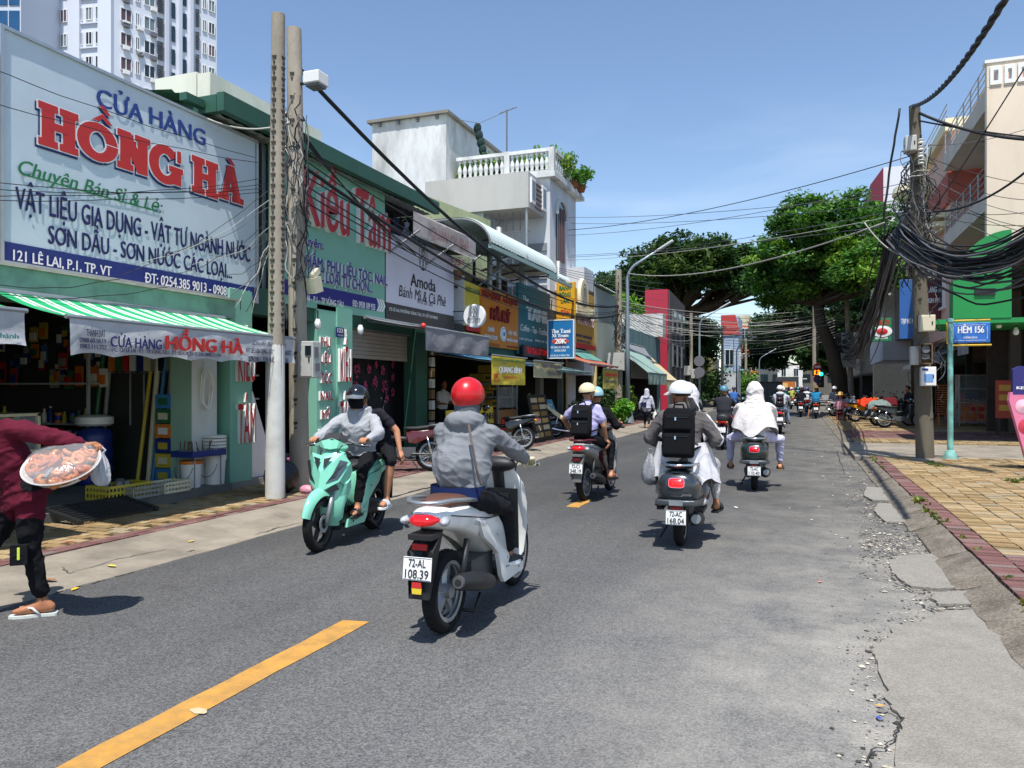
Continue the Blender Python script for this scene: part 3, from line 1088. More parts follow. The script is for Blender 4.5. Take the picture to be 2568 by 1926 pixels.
# shelves on the party wall with packed goods
SHF = mat('shelf_metal','#cfd3cf',.5,metal=.3)
t = thing('shelf_rack','metal shelf rack full of bottles on the inner wall of the hardware shop','shelf',(-10.4,8.3,.19),world=True)
for z in (.42,.72,.97,1.55):
 MB().bx(-11.4,-9.35,8.05,8.4,z,z + .025).build('shelf',SHF,t)
for x in (-11.4,-9.38):
 MB().bx(x,x + .03,8.05,8.09,.19,2.0).build('upright',SHF,t)
CN = {'#e8e6dd': 'white','#c9b23c': 'yellow','#24347a': 'blue','#d97b29': 'orange','#b8332e': 'red','#3f7fb5': 'sky blue','#8c8f86': 'grey','#2f6b45': 'green','#d8cfae': 'beige','#1d2333': 'navy'}
def cname(m): return CN[m.name[7:]]
def goods(kind,x,z,label,group,y=8.16):
 c,c2 = r2.sample(list(PLAST.values()),2)
 if kind == 'b':
  h,r = r2.uniform(.12,.22),r2.uniform(.03,.045)
  m = MB().lathe([(r,0),(r,h * .65),(r * .4,h * .82),(r * .4,h)],(x,y,z),n=9).lathe([(r * .5,h),(r * .5,h * 1.1)],(x,y,z),n=8,mi=1)
  o = m.build('bottle',[c,c2],smooth=50)
 elif kind == 'c':
  h,r = r2.uniform(.09,.15),r2.uniform(.045,.06)
  o = MB().lathe([(r,0),(r,h),(r * .8,h + .006)],(x,y,z),n=12).lathe([(r * 1.01,h * .25),(r * 1.01,h * .75)],(x,y,z),n=12,mi=1,cap=False).build('can',[c,c2],smooth=40)
 else:
  a,b,h = r2.uniform(.05,.1),.09,r2.uniform(.1,.2)
  o = MB().box((x,y,z + h / 2),(a * 2,b * 2,h)).box((x,y - .092,z + h * .55),(a * 1.5,.004,h * .5),mi=1).build('carton',[c,c2])
 tag(o,label.replace('@',cname(c) + ' and ' + cname(c2)),{'b': 'bottle','c': 'can','x': 'box'}[kind],group)
for z,kinds,lab in ((.995,'bbcb','top shelf'),(.745,'cxc','middle shelf'),(.445,'xxc','lowest shelf')):
 x = -11.3
 while x < -9.5:
  k = r2.choice(kinds)
  goods(k,x,z,{'b': '@ plastic bottle','c': '@ round can','x': 'small @ carton'}[k] + ' on the %s of the hardware rack' % lab,'goods on the ' + lab)
  x += r2.uniform(.11,.17)
for k in range(44):                     # blister packs hung on the wall above
 x,z = r2.uniform(-12.2,-9.3),r2.uniform(1.62,2.4)
 c,c2 = r2.sample(list(PLAST.values()),2)
 w,h = r2.uniform(.05,.09),r2.uniform(.09,.16)
 y = 8.38 - .05 * (k % 3)
 m = MB().box((x,y,z),(w * 2,.012,h * 2)).box((x,y - .02,z - h * .2),(w * 1.3,.035,h),mi=1).tube([(x,y,z + h),(x,y + .02,z + h + .03)],.004,4,mi=1)
 tag(m.build('hanging_pack',[c,c2]),'small ' + cname(c) + ' and ' + cname(c2) + ' pack hanging ' + ('high' if z > 2 else 'low') + ' on the inner wall of the hardware shop','package','hanging packs in the hardware shop')
t = thing('glass_counter','pale framed glass counter at the left end of the hardware shop','counter',(-9.2,6.1,.19),world=True)
m = MB()
for x in (-9.6,-8.7):
 for y in (5.2,6.75):
  m.bx(x,x + .04,y,y + .04,.19,1.2)
for z in (.19,.72,1.16):
 m.bx(-9.6,-8.66,5.2,6.79,z,z + .035)
m.build('frame',PLAST['#d8cfae'],t)
MB().bx(-8.672,-8.668,5.25,6.74,.23,1.15).bx(-9.55,-8.7,6.78,6.784,.23,1.15).build('pane',CLEAR,t)
pts = [(-7.53 + .01 * math.sin(a * 3),8.33 + .09 * math.cos(a),1.5 + .26 * math.sin(a)) for a in [i * math.pi / 14 for i in range(29)]]
m = MB().tube(pts,.014,6)
m.tube([(p[0] + .022,p[1] + .012,p[2] - .02) for p in pts],.014,6).tube([(-7.53,8.33,1.76),(-7.57,8.33,1.86)],.006,5)
tag(m.build('garden_hose',PLAST['#e8e6dd'],smooth=True),'coil of white hose hanging on the white pilaster','hose')
for k,x in enumerate((-8.65,-8.9)):
 m = MB()
 for i in range(26):
  z = 1.0 + i * .05
  m.tube([(x + .012 * math.cos(a) * (i % 2),8.36 + .012 * math.cos(a) * (1 - i % 2),z + .032 * math.sin(a)) for a in [j * math.pi / 4 for j in range(9)]],.0035,4)
 tag(m.build('chain',STEEL),'steel chain hanging on the inner wall behind the blue drum','chain','chains in the hardware shop')

for k,(x,r_,c,h,lb) in enumerate(((-8.15,.035,'#8c8f86',2.3,'grey'),(-8.28,.03,'#3f7fb5',2.1,'sky blue'),(-8.4,.04,'#d8cfae',2.35,'beige'),(-8.55,.028,'#c9b23c',1.9,'yellow'),(-9.3,.03,'#8c8f86',2.2,'thin grey'),(-9.45,.035,'#2f6b45',2.0,'green'))):
 o = MB().tube([(x,8.2 - .05 * (k % 2),.19),(x + .06,8.38,.19 + h)],r_,10).tube([(x + .055,8.365,.12 + h),(x + .061,8.383,.21 + h)],r_ * 1.25,10).build('plastic_pipe',PLAST[c],smooth=40)
 tag(o,lb + ' plastic pipe leaning on the inner wall beside the shop pillar','pipe','pipes in the hardware shop')
for k in range(6):
 c,c2 = r2.sample(list(PLAST.values()),2)
 tag(MB().box((-8.02,8.22,.32 + .2 * k),(.26,.3,.185)).box((-8.02,8.068,.32 + .2 * k),(.16,.006,.09),mi=1).build('carton',[c,c2]),'%s carton with %s label in the stack beside the shop pillar' % (cname(c),cname(c2)),'box','cartons stacked beside the shop pillar')
for k in range(9):
 a = -8.15 - .13 * k
 m = MB().tube([(a,8.33,1.95),(a,8.33,2.3)],.012,5).box((a,8.32,1.85),(.1,.05,.22),mi=1).tube([(a - .04,8.33,1.72),(a + .04,8.33,1.72)],.01,5)
 c = r2.choice(list(PLAST.values()))
 tag(m.build('hanging_tool',[STEEL,c]),cname(c) + ' tool number %s from the pillar hanging on the inner wall' % 'one two three four five six seven eight nine'.split()[k],'tool','tools hanging in the hardware shop')

# ---- the mint shop next door
ks = thing('shop_building','mint green beauty supply shop with columns of red letters and a flowered shutter','shop',(-7.6,12,0),world=True)
MB().bx(-13,-7.45,8.63,15.2,-.05,.17).build('platform',mat('grey_step','#8b8780',.85,var=.12,vs=2),ks)
m = MB()
m.bx(-13,-12.8,8.63,15.2,.17,5.4).bx(-12.8,-7.75,15.05,15.2,.17,4.4).bx(-12.8,-7.8,8.63,8.70,.17,5.4).bx(-12.8,-7.8,8.7,15.0,2.88,3.0)
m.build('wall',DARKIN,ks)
ca = rx(-7.45,584,632,800,1200)
MB().bx(-7.7,-7.45,8.71,ca[1],.17,2.9).build('column',MINT,ks)
cb = (onx(795,900,-7.5).y,onx(842,900,-7.5).y,onx(880,900,-7.5).y)
MB().bx(-7.75,-7.5,cb[0],cb[1],.17,2.9).build('column',MINT,ks)
MB().bx(-7.72,-7.47,cb[1] + .003,cb[2],.17,2.9).build('column',MINT,ks)
cd = (onx(1043,900,-7.5).y,onx(1072,900,-7.5).y)
MB().bx(-7.78,-7.5,cd[0],cd[1],.17,2.9).build('column',GREENP,ks)
MB().bx(-7.85,-7.55,8.7,cd[1],2.60,3.0).build('fascia',GREENP,ks)
m = MB()
for i in range(7):
 MB().bx(-7.74,-7.70,cb[2] + .01,cd[0] - .01,2.58 - .075 * (i + 1),2.58 - .075 * i - .006).build('shutter_slat',mat('shutter_grey','#a7a39c',.6,var=.1),ks)
m.bx(-7.74,-7.6,cb[2] + .01,cd[0] - .01,2.585,2.6)
m.build('shutter_rail',STEEL,ks)
REDSIDE = [REDL,WHL]
def raised(items,parent,x,name='raised_letters',mats=REDSIDE,depth=.05,**k):
 for it in items:
  m = MB()
  on_left(m,it[0],x,*it[1:],depth=depth,side_mi=1,**k)
  m.build(name,mats,parent)
raised([('KIỀU',590,634,868,955),('TÂM',590,634,1014,1112)],ks,-7.45,bold=.02)
raised([('PHỤ',800,824,845,868),('LIỆU',799,826,888,910),('TÓC',800,828,936,960),('NAIL',799,830,982,1004),('MỸ',803,825,1029,1051),('PHẨM',797,835,1077,1100)],ks,-7.5,bold=.03,depth=.035)
raised([('KIỀU',847,876,875,956),('TÂM',847,876,1007,1098)],ks,-7.47,bold=.02)
pl = rx(-7.46,843,862,820,845)
np_ = MB().bx(-7.468,-7.455,*pl).build('house_number',NAVY,ks)
m = MB()
on_left(m,'123',-7.455,846,859,823,833,bold=.03)
on_left(m,'LÊ LAI',-7.455,847,859,838,842)
m.build('lettering',WHL,np_)
# pink flowered curtain inside the shutter opening
PINK = mat('pink_flowers','#c2477c',.8,island=.25)
CURT = mat('dark_curtain','#262a2c',.95,var=.3,vs=3)
t = thing('printed_curtain','dark curtain printed with pink blossoms in the mint shop doorway','curtain',(-8.15,13,.17),world=True)
skin('cloth',t,-8.15,cb[2] + .05,cd[0] + 1.2,.17,2.1,CURT,4,.03,30,10)
m = MB()
for cpx,cpy,rr_ in ((895,930,13),(925,925,9),(942,915,7),(960,930,10),(985,915,7),(985,945,9),(965,970,14),(940,960,12),(985,985,9),(890,970,12),(915,970,10),(970,1000,8),(905,990,8)):
 c = onx(cpx,cpy,-8.11)
 for _ in range(30):
  a,q = r2.uniform(0,6.28),rr_ * .0085 * math.sqrt(r2.random())
  p = (c.x + r2.uniform(0,.01),c.y + q * math.cos(a),c.z + 1.3 * q * math.sin(a))
  s = r2.uniform(.012,.026)
  m.add([(p[0],p[1] + s * math.cos(w),p[2] + s * math.sin(w)) for w in [k * 1.257 + a for k in range(5)]],[(0,1,2,3,4)])
tag(m.build('blossom_print',PINK,t),kind='stuff')
for px,py in ((797,800),(904,815)):
 b = onx(px,py,-7.35)
 m = MB().lathe([(.03,0),(.055,-.06),(.05,-.14),(.02,-.17)],b,n=10).tube([b,b + V((0,0,.14))],.012,5,mi=1)
 tag(m.build('light_bulb',[WHL,BLACKST],smooth=60),'white bulb under the mint sign ' + ('beside the concrete poles' if px < 850 else 'above the flowered shutter'),'bulb')
t = tag(MB().box((-7.35,9.9,.4),(.3,.3,.03)).box((-7.35,9.9,.3),(.24,.24,.16),taper=1.1).build('plastic_stool',mat('pink_plastic','#a85b86',.4)),'small pinkish stool behind the second concrete pole','stool')
# display of the shop on the left of its columns
t = thing('display_board','white leaning display board in the mint shop behind the poles','board',(-7.7,9.6,.17),world=True)
m = MB().prism([(-7.62,9.3,.17),(-7.62,9.95,.17),(-7.62,9.4,1.45),(-7.62,9.3,1.45)],(-.03,0,0))
m.build('board',PLAST['#e8e6dd'],t)
for z in (.5,.9,1.3,1.7,2.1):
 MB().bx(-9.3,-8.7,9.0,10.9,z,z + .03).build('shelf',SHF,t)
for k in range(40):
 goods(r2.choice('bxc'),r2.uniform(-9.2,-8.8),r2.choice((.53,.93,1.33,1.73)),'small @ beauty product on the shelves behind the poles','goods in the mint shop',r2.uniform(9.2,10.8))
# mint sign
s2 = thing('shop_sign','mint green shop sign with large raised red letters and a navy address strip','sign',(-7.5,11.6,2.8),world=True)
ys = (9.75,onx(965,600,-7.5).y)
MB().bx(-7.62,-7.5,ys[0],ys[1],2.82,5.36).build('panel',MINT,s2)
MB().bx(-7.499,-7.49,ys[0] + .05,onx(946,700,-7.5).y,2.96,3.2).build('address_strip',NAVYL,s2)
raised([('Kiều',752,864,420,556),('Tâm',882,968,472,603)],s2,-7.5,bold=.035,depth=.09)
raised([('Chuyên:',735,806,583,606)],s2,-7.5,mats=[NAVYL,WHL],bold=.04,depth=.03)
raised([('MỸ PHẨM, PHỤ LIỆU TÓC, NAIL',715,966,626,655),('CÁC LOẠI TỰ CHỌN...',771,928,672,700)],s2,-7.5,mats=[NAVYL,WHL],bold=.05,depth=.04)
tl('lettering',[('123 LÊ LAI - P.1 - TP VŨNG TÀU',735,861,733,748),('ĐD: 0938 109 933',884,940,752,768)],WHL,s2,x=-7.49,bold=.03)
m = MB()
for px in (944,950,956):
 a = onx(px,770,-7.488)
 for s in (1,-1):
  m.prism([(-7.488,a.y,3.08 + .12 * s),(-7.488,a.y + .06,3.08 + .12 * s),(-7.488,a.y + .16,3.08),(-7.488,a.y + .10,3.08)],(.004,0,0))
m.build('arrow_print',WHL,s2)

# ---- green roofed upper floor over both shops
up = thing('upper_floor','green roofed open upper floor with steel lattice behind the shop signs','building',(-9,10,4.9),world=True)
m = MB().bx(-7.32,-7.2,8.3,14.9,5.22,5.47).bx(-7.62,-7.5,7.95,8.28,5.28,5.38)
m.bx(-12,-7.33,8.3,8.42,5.22,5.45)
m.build('fascia',GREENP,up)
m = MB()
corrug(m,(-12,8.45,5.56),(0,6.5,0),(4.7,0,-.1),34,.03)
m.build('roof_sheet',mat('green_roof_sheet','#4e8468',.6,metal=.2,var=.12,vs=3),up)
m = MB()
corrug(m,(-12,8.45,5.24),(0,6.5,0),(4.6,0,0),30,.02)
m.build('ceiling_sheet',CORR,up)
m = MB()
corrug(m,(-10.5,7.9,5.72),(0,1.5,0),(2.8,0,-.3),12,.025)
m.build('canopy_sheet',mat('green_roof_sheet',''),up)
MB().bx(-8.75,-8.5,9.5,12.45,5.45,6.38).bx(-9.6,-8.77,9.5,9.7,5.45,6.42).build('parapet',wallm('#e3dfd0','#8b8778',.3),up)
MB().bx(-12,-11.8,8,15,2.9,5.2).bx(-11.8,-7.7,14.8,14.95,2.9,5.2).build('back_wall',mat('dark_back_wall','#4c4f4c',.9,var=.2),up)
for y in [7.9 + .16 * i for i in range(11)]:
 MB().bx(-7.72,-7.7,y,y + .02,4.9,5.22).build('lattice_bar',GREENP,up)
for y in (8.32,9.65,12.3,14.7):
 MB().bx(-7.75,-7.65,y,y + .1,2.9,5.22).build('post',STEEL,up)
MB().bx(-7.74,-7.68,7.9,9.6,5.1,5.14).bx(-7.74,-7.68,7.9,9.6,5.18,5.22).bx(-7.74,-7.68,7.9,9.6,4.9,4.94).build('lattice_rail',GREENP,up)
# white satellite dish tucked beside the first pole
d = onx(652,628,-7.75)
m = MB().lathe([(.0,.0),(.1,.02),(.2,.06),(.27,.11),(.26,.12),(.19,.07),(.1,.03)],(0,0,0),n=22)
m.xf(Matrix.Translation(d) @ Matrix.Rotation(R(100),4,'Y') @ Matrix.Rotation(R(20),4,'X'))
tag(m.build('satellite_dish',STEEL,smooth=60),'white satellite dish between the billboard and the first pole','dish')
# ------------------------------------------------------------------ further along the left side
# coffee shop
XA = -7.5
am = thing('shop_building','coffee shop with a white sign, open dark shopfront and grey canvas canopy','shop',(-7.8,17,0),world=True)
MB().bx(-13,-7.4,15.22,20.6,-.05,.16).build('platform',mat('grey_step',''),am)
m = MB().bx(-11.5,-11.3,15.2,20.6,.16,5.2).bx(-11.3,-7.8,20.45,20.6,.16,4.6).bx(-11.3,-7.5,15.22,20.44,2.85,3.0)
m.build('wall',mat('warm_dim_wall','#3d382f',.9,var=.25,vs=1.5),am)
MB().bx(-7.75,-7.55,15.25,20.5,2.4,2.84).build('fascia',GREENP,am)
m = MB()
for i in range(9):
 MB().bx(-7.68,-7.6,15.35,15.5,.3 + i * .24,.5 + i * .24).build('tile',[BR_Y[i % 3],PLAST['#e8e6dd']][i % 2],am)
sg = thing('shop_sign','white coffee shop sign with a round line emblem and a brown bottom band','sign',(-7.5,14.7,2.8),world=True)
q = rx(XA,968,1138,580,790)
skin('face',sg,XA,q[0],q[1],3.17,4.55,mat('sign_vinyl_lilac','#d9d8e2',.5,var=.03,vs=1,dirt='#b4b3bf',da=.3,ds=.8),7,.004)
MB().bx(XA - .03,XA + .004,q[0],q[1],2.85,3.168).build('address_band',mat('brown_band','#45413f',.5),sg)
MB().bx(XA - .12,XA - .035,q[0],q[1],2.85,4.53).build('frame',STEEL,sg)
tl('lettering',[('Amoda',1030,1092,685,716)],BLK,sg,x=XA + .002,bold=.012)
tl('lettering',[('Bánh Mì & Cà Phê',1000,1117,714,742)],BLK,sg,x=XA + .002,shear=.2)
tl('lettering',[('0933 201 282',1047,1085,748,760)],GREYP,sg,x=XA + .002)
tl('lettering',[('125 LÊ LAI, PHƯỜNG VŨNG TÀU, TP. HỒ CHÍ MINH',976,1097,770,778)],WHL,sg,x=XA + .006,bold=.02)
def emblem(m,c,r,a,b,rw,rh,w=.05):
 """oval outline emblem with a drop and two arcs"""
 c,r,a = V(c),V(r),V(a)
 n = r.cross(a)
 def line(pts,ww):
  for (x0,y0),(x1,y1) in zip(pts[:-1],pts[1:]):
   d = V((x1 - x0,y1 - y0,0))
   if d.length < 1e-6: continue
   k = V((-d.y,d.x,0)).normalized() * ww
   f = lambda x,y: c + r * (x * rw) + a * (y * rh) + n * .004
   m.quad(f(x0 - k.x,y0 - k.y),f(x1 - k.x,y1 - k.y),f(x1 + k.x,y1 + k.y),f(x0 + k.x,y0 + k.y))
 T = [i * math.pi / 16 for i in range(33)]
 line([(math.cos(t),math.sin(t)) for t in T],w)
 line([(.62 * math.cos(t),-.55 + 1.2 * max(0,math.sin(t)) ** .8) for t in T[:17]],w)
 line([(.2 * math.cos(t),.3 + .22 * math.sin(t)) for t in T],w)
 line([(-.55,-.1),(-.25,-.0),(0,-.5),(.25,0),(.55,-.1)],w)
 line([(.14 * math.cos(t),-.72 + .2 * math.sin(t)) for t in T],w)
 line([(0,.52),(0,.85)],w)
m = MB()
e = onx(1061,645,XA + .001)
emblem(m,e,(0,1,0),(0,0,1),0,.19,.28,.045)
m.build('emblem',BLK,sg)
# round projecting sign of the coffee shop
c = ony(1188,792,16.2)
t = thing('projecting_sign','round white projecting sign with the line emblem beside the yellow sign','sign',(c.x,c.y,c.z - .27),world=True)
MB().lathe([(.0,.0),(.255,.0),(.27,.02),(.27,.10),(.255,.12),(.0,.12)],(c.x,16.2,c.z),axis='y',n=32).build('disc',[mat('disc_white','#e4e4e2',.4)],t,smooth=40)
m = MB()
emblem(m,(c.x,16.197,c.z + .09),(1,0,0),(0,0,1),0,.09,.12,.05)
letters(m,'Amoda',(c.x - .17,16.198,c.z - .11),(1,0,0),(0,0,1),.34,.085)
letters(m,'BÁNH MÌ & CÀ PHÊ',(c.x - .15,16.198,c.z - .15),(1,0,0),(0,0,1),.30,.02,bold=.03)
m.build('lettering',BLK,t)
for dz in (-.1,.12):
 MB().tube([(-7.55,16.26,c.z + dz),(c.x - .24,16.26,c.z + dz)],.012,6).build('bracket',BLACKST,t)
# grey canvas canopy
cv = mat('canvas_grey','#85868a',.85,var=.08,vs=3,dirt='#5d5e61',da=.3,ds=3,fold=2.4)
q0,q1 = onx(1065,817,-6.2),onx(1225,850,-6.2)
t = awning('grey canvas canopy hanging over the coffee shop front',q0.y,q1.y,q0.y + .05,q1.y + 1.1,-7.45,2.8,-6.2,2.58,2.17,'canvas_canopy',False,[cv],.04,0)
tag(MB().ell((-6.2,q0.y - .05,2.6),(.05,.05,.05),n=10,m=6).build('end_cap',mat('red_cap','#d33a3a',.4),t,smooth=True))

# signs in a row
def slabsign(label,px0,px1,pt,pb,mt,x=-7.45,d=.1,name='shop_sign'):
 y0,y1,z0,z1 = rx(x,px0,px1,pt,pb)
 t = thing(name,label,'sign',(x,(y0 + y1) / 2,z0),world=True)
 MB().bx(x - d,x,y0,y1,z0,z1).build('panel',mt,t,bevel=.008)
 return t
YS = mat('yellow_sign','#d9bf3c',.5,var=.05)
OR = mat('orange_sign','#cf7a1c',.5,var=.06,vs=2)
TE = mat('teal_sign','#1d6a76',.45,var=.06,vs=2)
t = slabsign('yellow box sign with white side edge beside the round coffee sign',1165,1206,703,842,YS,-7.5,.28)
tl('lettering',[('BÌNH',1167,1203,765,790)],mat('pale_letter','#e9e3b0',.5),t,x=-7.497,bold=.04)
tl('lettering',[('NƯỚC LÁ DỨA',1168,1203,718,730)],GREENL,t,x=-7.497,bold=.03)
y0,y1,z0,z1 = rx(-7.495,1168,1206,815,828)
MB().bx(-7.499,-7.49,y0,y1,z0,z1).build('red_band',REDP,t)
MB().bx(-7.782,-7.502,onx(1165,800,-7.5).y - .012,onx(1165,800,-7.5).y - .002,2.78,4.2).build('side_panel',WHITE,t)
t = slabsign('orange roast meat shop sign with red letters and a small round emblem',1207,1300,718,866,OR)
RR = [mat('deep_red_letter','#8d1f1c',.45),mat('deep_red_side','#6d1512',.5)]
raised([('HEO QUAY . GÀ QUAY',1208,1298,725,742)],t,-7.45,mats=[RR[0],RR[0]],bold=.05,depth=.02)
raised([('HÀ KÝ',1229,1276,772,800)],t,-7.45,mats=RR,bold=.07,depth=.05)
tl('lettering',[('CHUYÊN',1223,1239,820,830),('HEO QUAY, VỊT QUAY',1215,1247,838,848),('ĐẶT TIỆC',1275,1296,830,838),('NHẬN GIAO',1271,1298,848,855)],WHL,t,x=-7.446,bold=.05)
tl('lettering',[('127 LÊ LAI',1227,1252,860,866),('ĐT 0903 525 057',1272,1298,866,871)],RR[0],t,x=-7.446,bold=.03)
e = onx(1260,838,-7.445)
MB().lathe([(0,0),(.19,0),(.2,.02),(.2,.04),(0,.05)],(-7.446,e.y,e.z),axis='x',n=24).lathe([(.165,.051),(.15,.052)],(-7.446,e.y,e.z),axis='x',n=24,mi=1,cap=False).box((-7.39,e.y,e.z),(.004,.14,.1),mi=1).build('emblem',[WHL,mat('emblem_blue','#3a8fc0',.5)],t)
t = slabsign('dark teal coffee and tea sign with metal letters',1301,1380,708,888,TE)
raised([('TAMI',1320,1367,768,800)],t,-7.45,mats=[mat('chrome_letter','#d3d9dc',.3,metal=.5),WHL],bold=.05,depth=.05)
tl('lettering',[('The',1310,1325,740,755),('Coffee - Tea - Fastfood',1305,1376,812,828)],WHL,t,x=-7.446,bold=.02,shear=.15)
tl('lettering',[('129 LÊ LAI',1303,1334,846,851),('0908 210 129',1342,1374,851,856)],WHL,t,x=-7.446,bold=.03)
t = slabsign('dark red running text display under the teal sign',1313,1376,864,893,mat('led_black','#2a1416',.4),-7.30,.08,'led_display')
tl('lettering',[('TRÀ TRÁI CÂY TAMI',1320,1372,871,886)],mat('led_red','#b01c25',.5,emit=.25,ecol='#c01a24'),t,x=-7.296,bold=.03)
def bladesign(label,y,px0,px1,pt,pb,mt,d=.14):
 a,b = ony(px0,pb,y),ony(px1,pt,y)
 t = thing('projecting_sign',label,'sign',((a.x + b.x) / 2,y,a.z),world=True)
 MB().bx(a.x,b.x,y,y + d,a.z,b.z).build('panel',mt,t,bevel=.01)
 return t,a,b
def onb(t,items,y,mt,**k):
 for txt,pxl,pxr,pt,pb in items:
  m = MB()
  a,b,c = ony(pxl,pb,y - .003),ony(pxr,pb,y - .003),ony(pxl,pt,y - .003)
  letters(m,txt,a,(1,0,0),(0,0,1),b.x - a.x,c.z - a.z,**k)
  m.build('lettering',mt,t)
BLUE = mat('blue_sign','#1f6fa6',.45,var=.04)
t,a,b = bladesign('small blue projecting sign in a white frame with a red price flash',22.2,1375,1437,803,897,BLUE)
m = MB()
for x0,x1,z0,z1 in ((a.x - .03,b.x + .03,b.z + .002,b.z + .03),(a.x - .03,b.x + .03,a.z - .03,a.z - .002),(a.x - .03,a.x - .002,a.z,b.z),(b.x + .002,b.x + .03,a.z,b.z)):
 m.bx(x0,x1,22.19,22.35,z0,z1)
m.build('frame',WHITE,t)
onb(t,[('The Tami',1382,1430,826,836),('Xì Trum',1384,1425,838,846)],22.2,WHL,bold=.05)
onb(t,[('TRÀ TRÁI CÂY TƯƠI 100%',1381,1428,869,874),('KHÔNG SYRUP',1391,1419,877,882),('129 LÊ LAI, P. VŨNG TÀU',1381,1428,890,894)],22.2,WHL,bold=.03)
e = ony(1405,856,22.19)
MB().lathe([(0,0),(.26,0),(.0,-.01)],(0,0,0),axis='y',n=24).xf(Matrix.Translation(e) @ Matrix.Diagonal((1,1,.38,1))).build('flash',mat('flash_red','#d2452c',.5),t)
onb(t,[('20K',1392,1420,850,862)],22.175,WHL,bold=.06)
t,a,b = bladesign('tall yellow cake shop projecting sign with green and red capitals',24.6,1395,1441,706,842,mat('amber_sign','#e0a520',.5,var=.04))
onb(t,[('BÁNH',1403,1431,718,728),('BÔNG',1403,1431,734,744),('LAN',1407,1426,751,760)],24.6,GREENL,bold=.05)
onb(t,[('TÂN',1407,1428,778,792)],24.6,REDP,bold=.06)
# ochre sign with a cream crest
OC = mat('ochre_sign','#c4943c',.55,var=.07)
t = slabsign('ochre cake shop sign with a cream crest on top and red letters',1441,1490,722,868,OC,-7.3,.5)
raised([('TÂN THÀNH',1448,1486,787,810)],t,-7.3,mats=[mat('dark_red_letter','#a3282a',.5),WHL],bold=.04,depth=.05)
raised([('BÔNG LAN',1446,1486,762,776)],t,-7.3,mats=[mat('green_letter','#4f8a5c',.5),WHL],bold=.03,depth=.04)
tl('lettering',[('BÁNH KEM - BÁNH SINH NHẬT',1445,1485,836,843),('0254 3859 112 - LÊ LAI',1448,1480,850,856)],NAVYL,t,x=-7.296,bold=.03)
y0,y1,z0,z1 = rx(-7.29,1441,1492,858,871)
MB().bx(-7.299,-7.26,y0,y1,z0,z1).build('red_band',REDP,t)
e = onx(1465,745,-7.2)
CRM = mat('cream_plaster','#e2d6b4',.8,var=.06)
MB().lathe([(.0,-.05),(.55,-.05),(.6,0),(.55,.1),(0,.1)],(0,0,0),axis='x',n=26).xf(Matrix.Translation((-7.28,e.y,e.z)) @ Matrix.Diagonal((1,1,1.15,1))).build('crest',CRM,t,smooth=40)
m = MB()
emblem(m,(-7.17,e.y,e.z + .05),(0,1,0),(0,0,1),0,.3,.4,.06)
m.build('emblem',GREYP,t)
m = MB()
for k in range(3):
 m.bx(-7.5 - .02 * k,-7.18 + .04 * k,e.y - 1.0 - .12 * k,e.y + .95 + .12 * k,e.z - .42 - .13 * k,e.z - .31 - .13 * k)
m.build('cornice',CRM,t)

# row shops behind these signs
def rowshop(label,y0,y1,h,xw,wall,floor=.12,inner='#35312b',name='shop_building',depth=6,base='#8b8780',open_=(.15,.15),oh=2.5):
 t = thing(name,label,'shop',(xw,(y0 + y1) / 2,0),world=True)
 sd = -1 if xw < 0 else 1
 f = lambda a,b: (min(a,b),max(a,b))
 MB().bx(*f(xw,xw + sd * depth),y0,y1,-.05,floor).build('floor',plain(base),t)
 m = MB()
 m.bx(*f(xw + sd * depth,xw + sd * (depth - .15)),y0,y1,floor,h).bx(*f(xw,xw + sd * (depth - .16)),y0,y0 + .12,floor,h).bx(*f(xw,xw + sd * (depth - .16)),y1 - .12,y1,floor,h)
 m.bx(*f(xw,xw + sd * (depth - .16)),y0 + .13,y1 - .13,oh,oh + .14)
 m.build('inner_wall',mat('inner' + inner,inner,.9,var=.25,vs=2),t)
 m = MB().bx(*f(xw - sd * .02,xw + sd * .16),y0 + .002,y1 - .002,oh + .145,h)
 m.bx(*f(xw - sd * .02,xw + sd * .16),y0 + .002,y0 + open_[0],floor,oh + .14).bx(*f(xw - sd * .02,xw + sd * .16),y1 - open_[1],y1 - .002,floor,oh + .14)
 m.bx(*f(xw + sd * .17,xw + sd * depth),y0 + .002,y1 - .002,h - .12,h)
 m.build('front_wall',wall,t)
 return t
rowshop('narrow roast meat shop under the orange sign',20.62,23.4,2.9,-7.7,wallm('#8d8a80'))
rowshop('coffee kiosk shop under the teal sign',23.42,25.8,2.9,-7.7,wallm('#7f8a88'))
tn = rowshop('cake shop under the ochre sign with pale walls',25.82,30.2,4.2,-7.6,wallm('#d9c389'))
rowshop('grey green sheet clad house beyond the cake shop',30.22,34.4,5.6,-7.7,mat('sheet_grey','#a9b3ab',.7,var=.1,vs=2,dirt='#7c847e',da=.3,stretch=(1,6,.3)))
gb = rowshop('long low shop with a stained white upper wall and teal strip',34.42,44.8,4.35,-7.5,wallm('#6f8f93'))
MB().bx(-10.2,-7.05,43.0,44.0,4.36,5.65).build('parapet',wallm('#d8d4cf','#6d665f',.5,.8),gb)
m = MB()
corrug(m,(-12,30.3,6.7),(0,4.2,0),(4.5,0,-1.0),16,.05)
tag(m.build('roof_sheet',mat('pale_green_sheet','#a8bcae',.6,var=.1)),'pale green sheet roof of the house beyond the cake shop','roof')
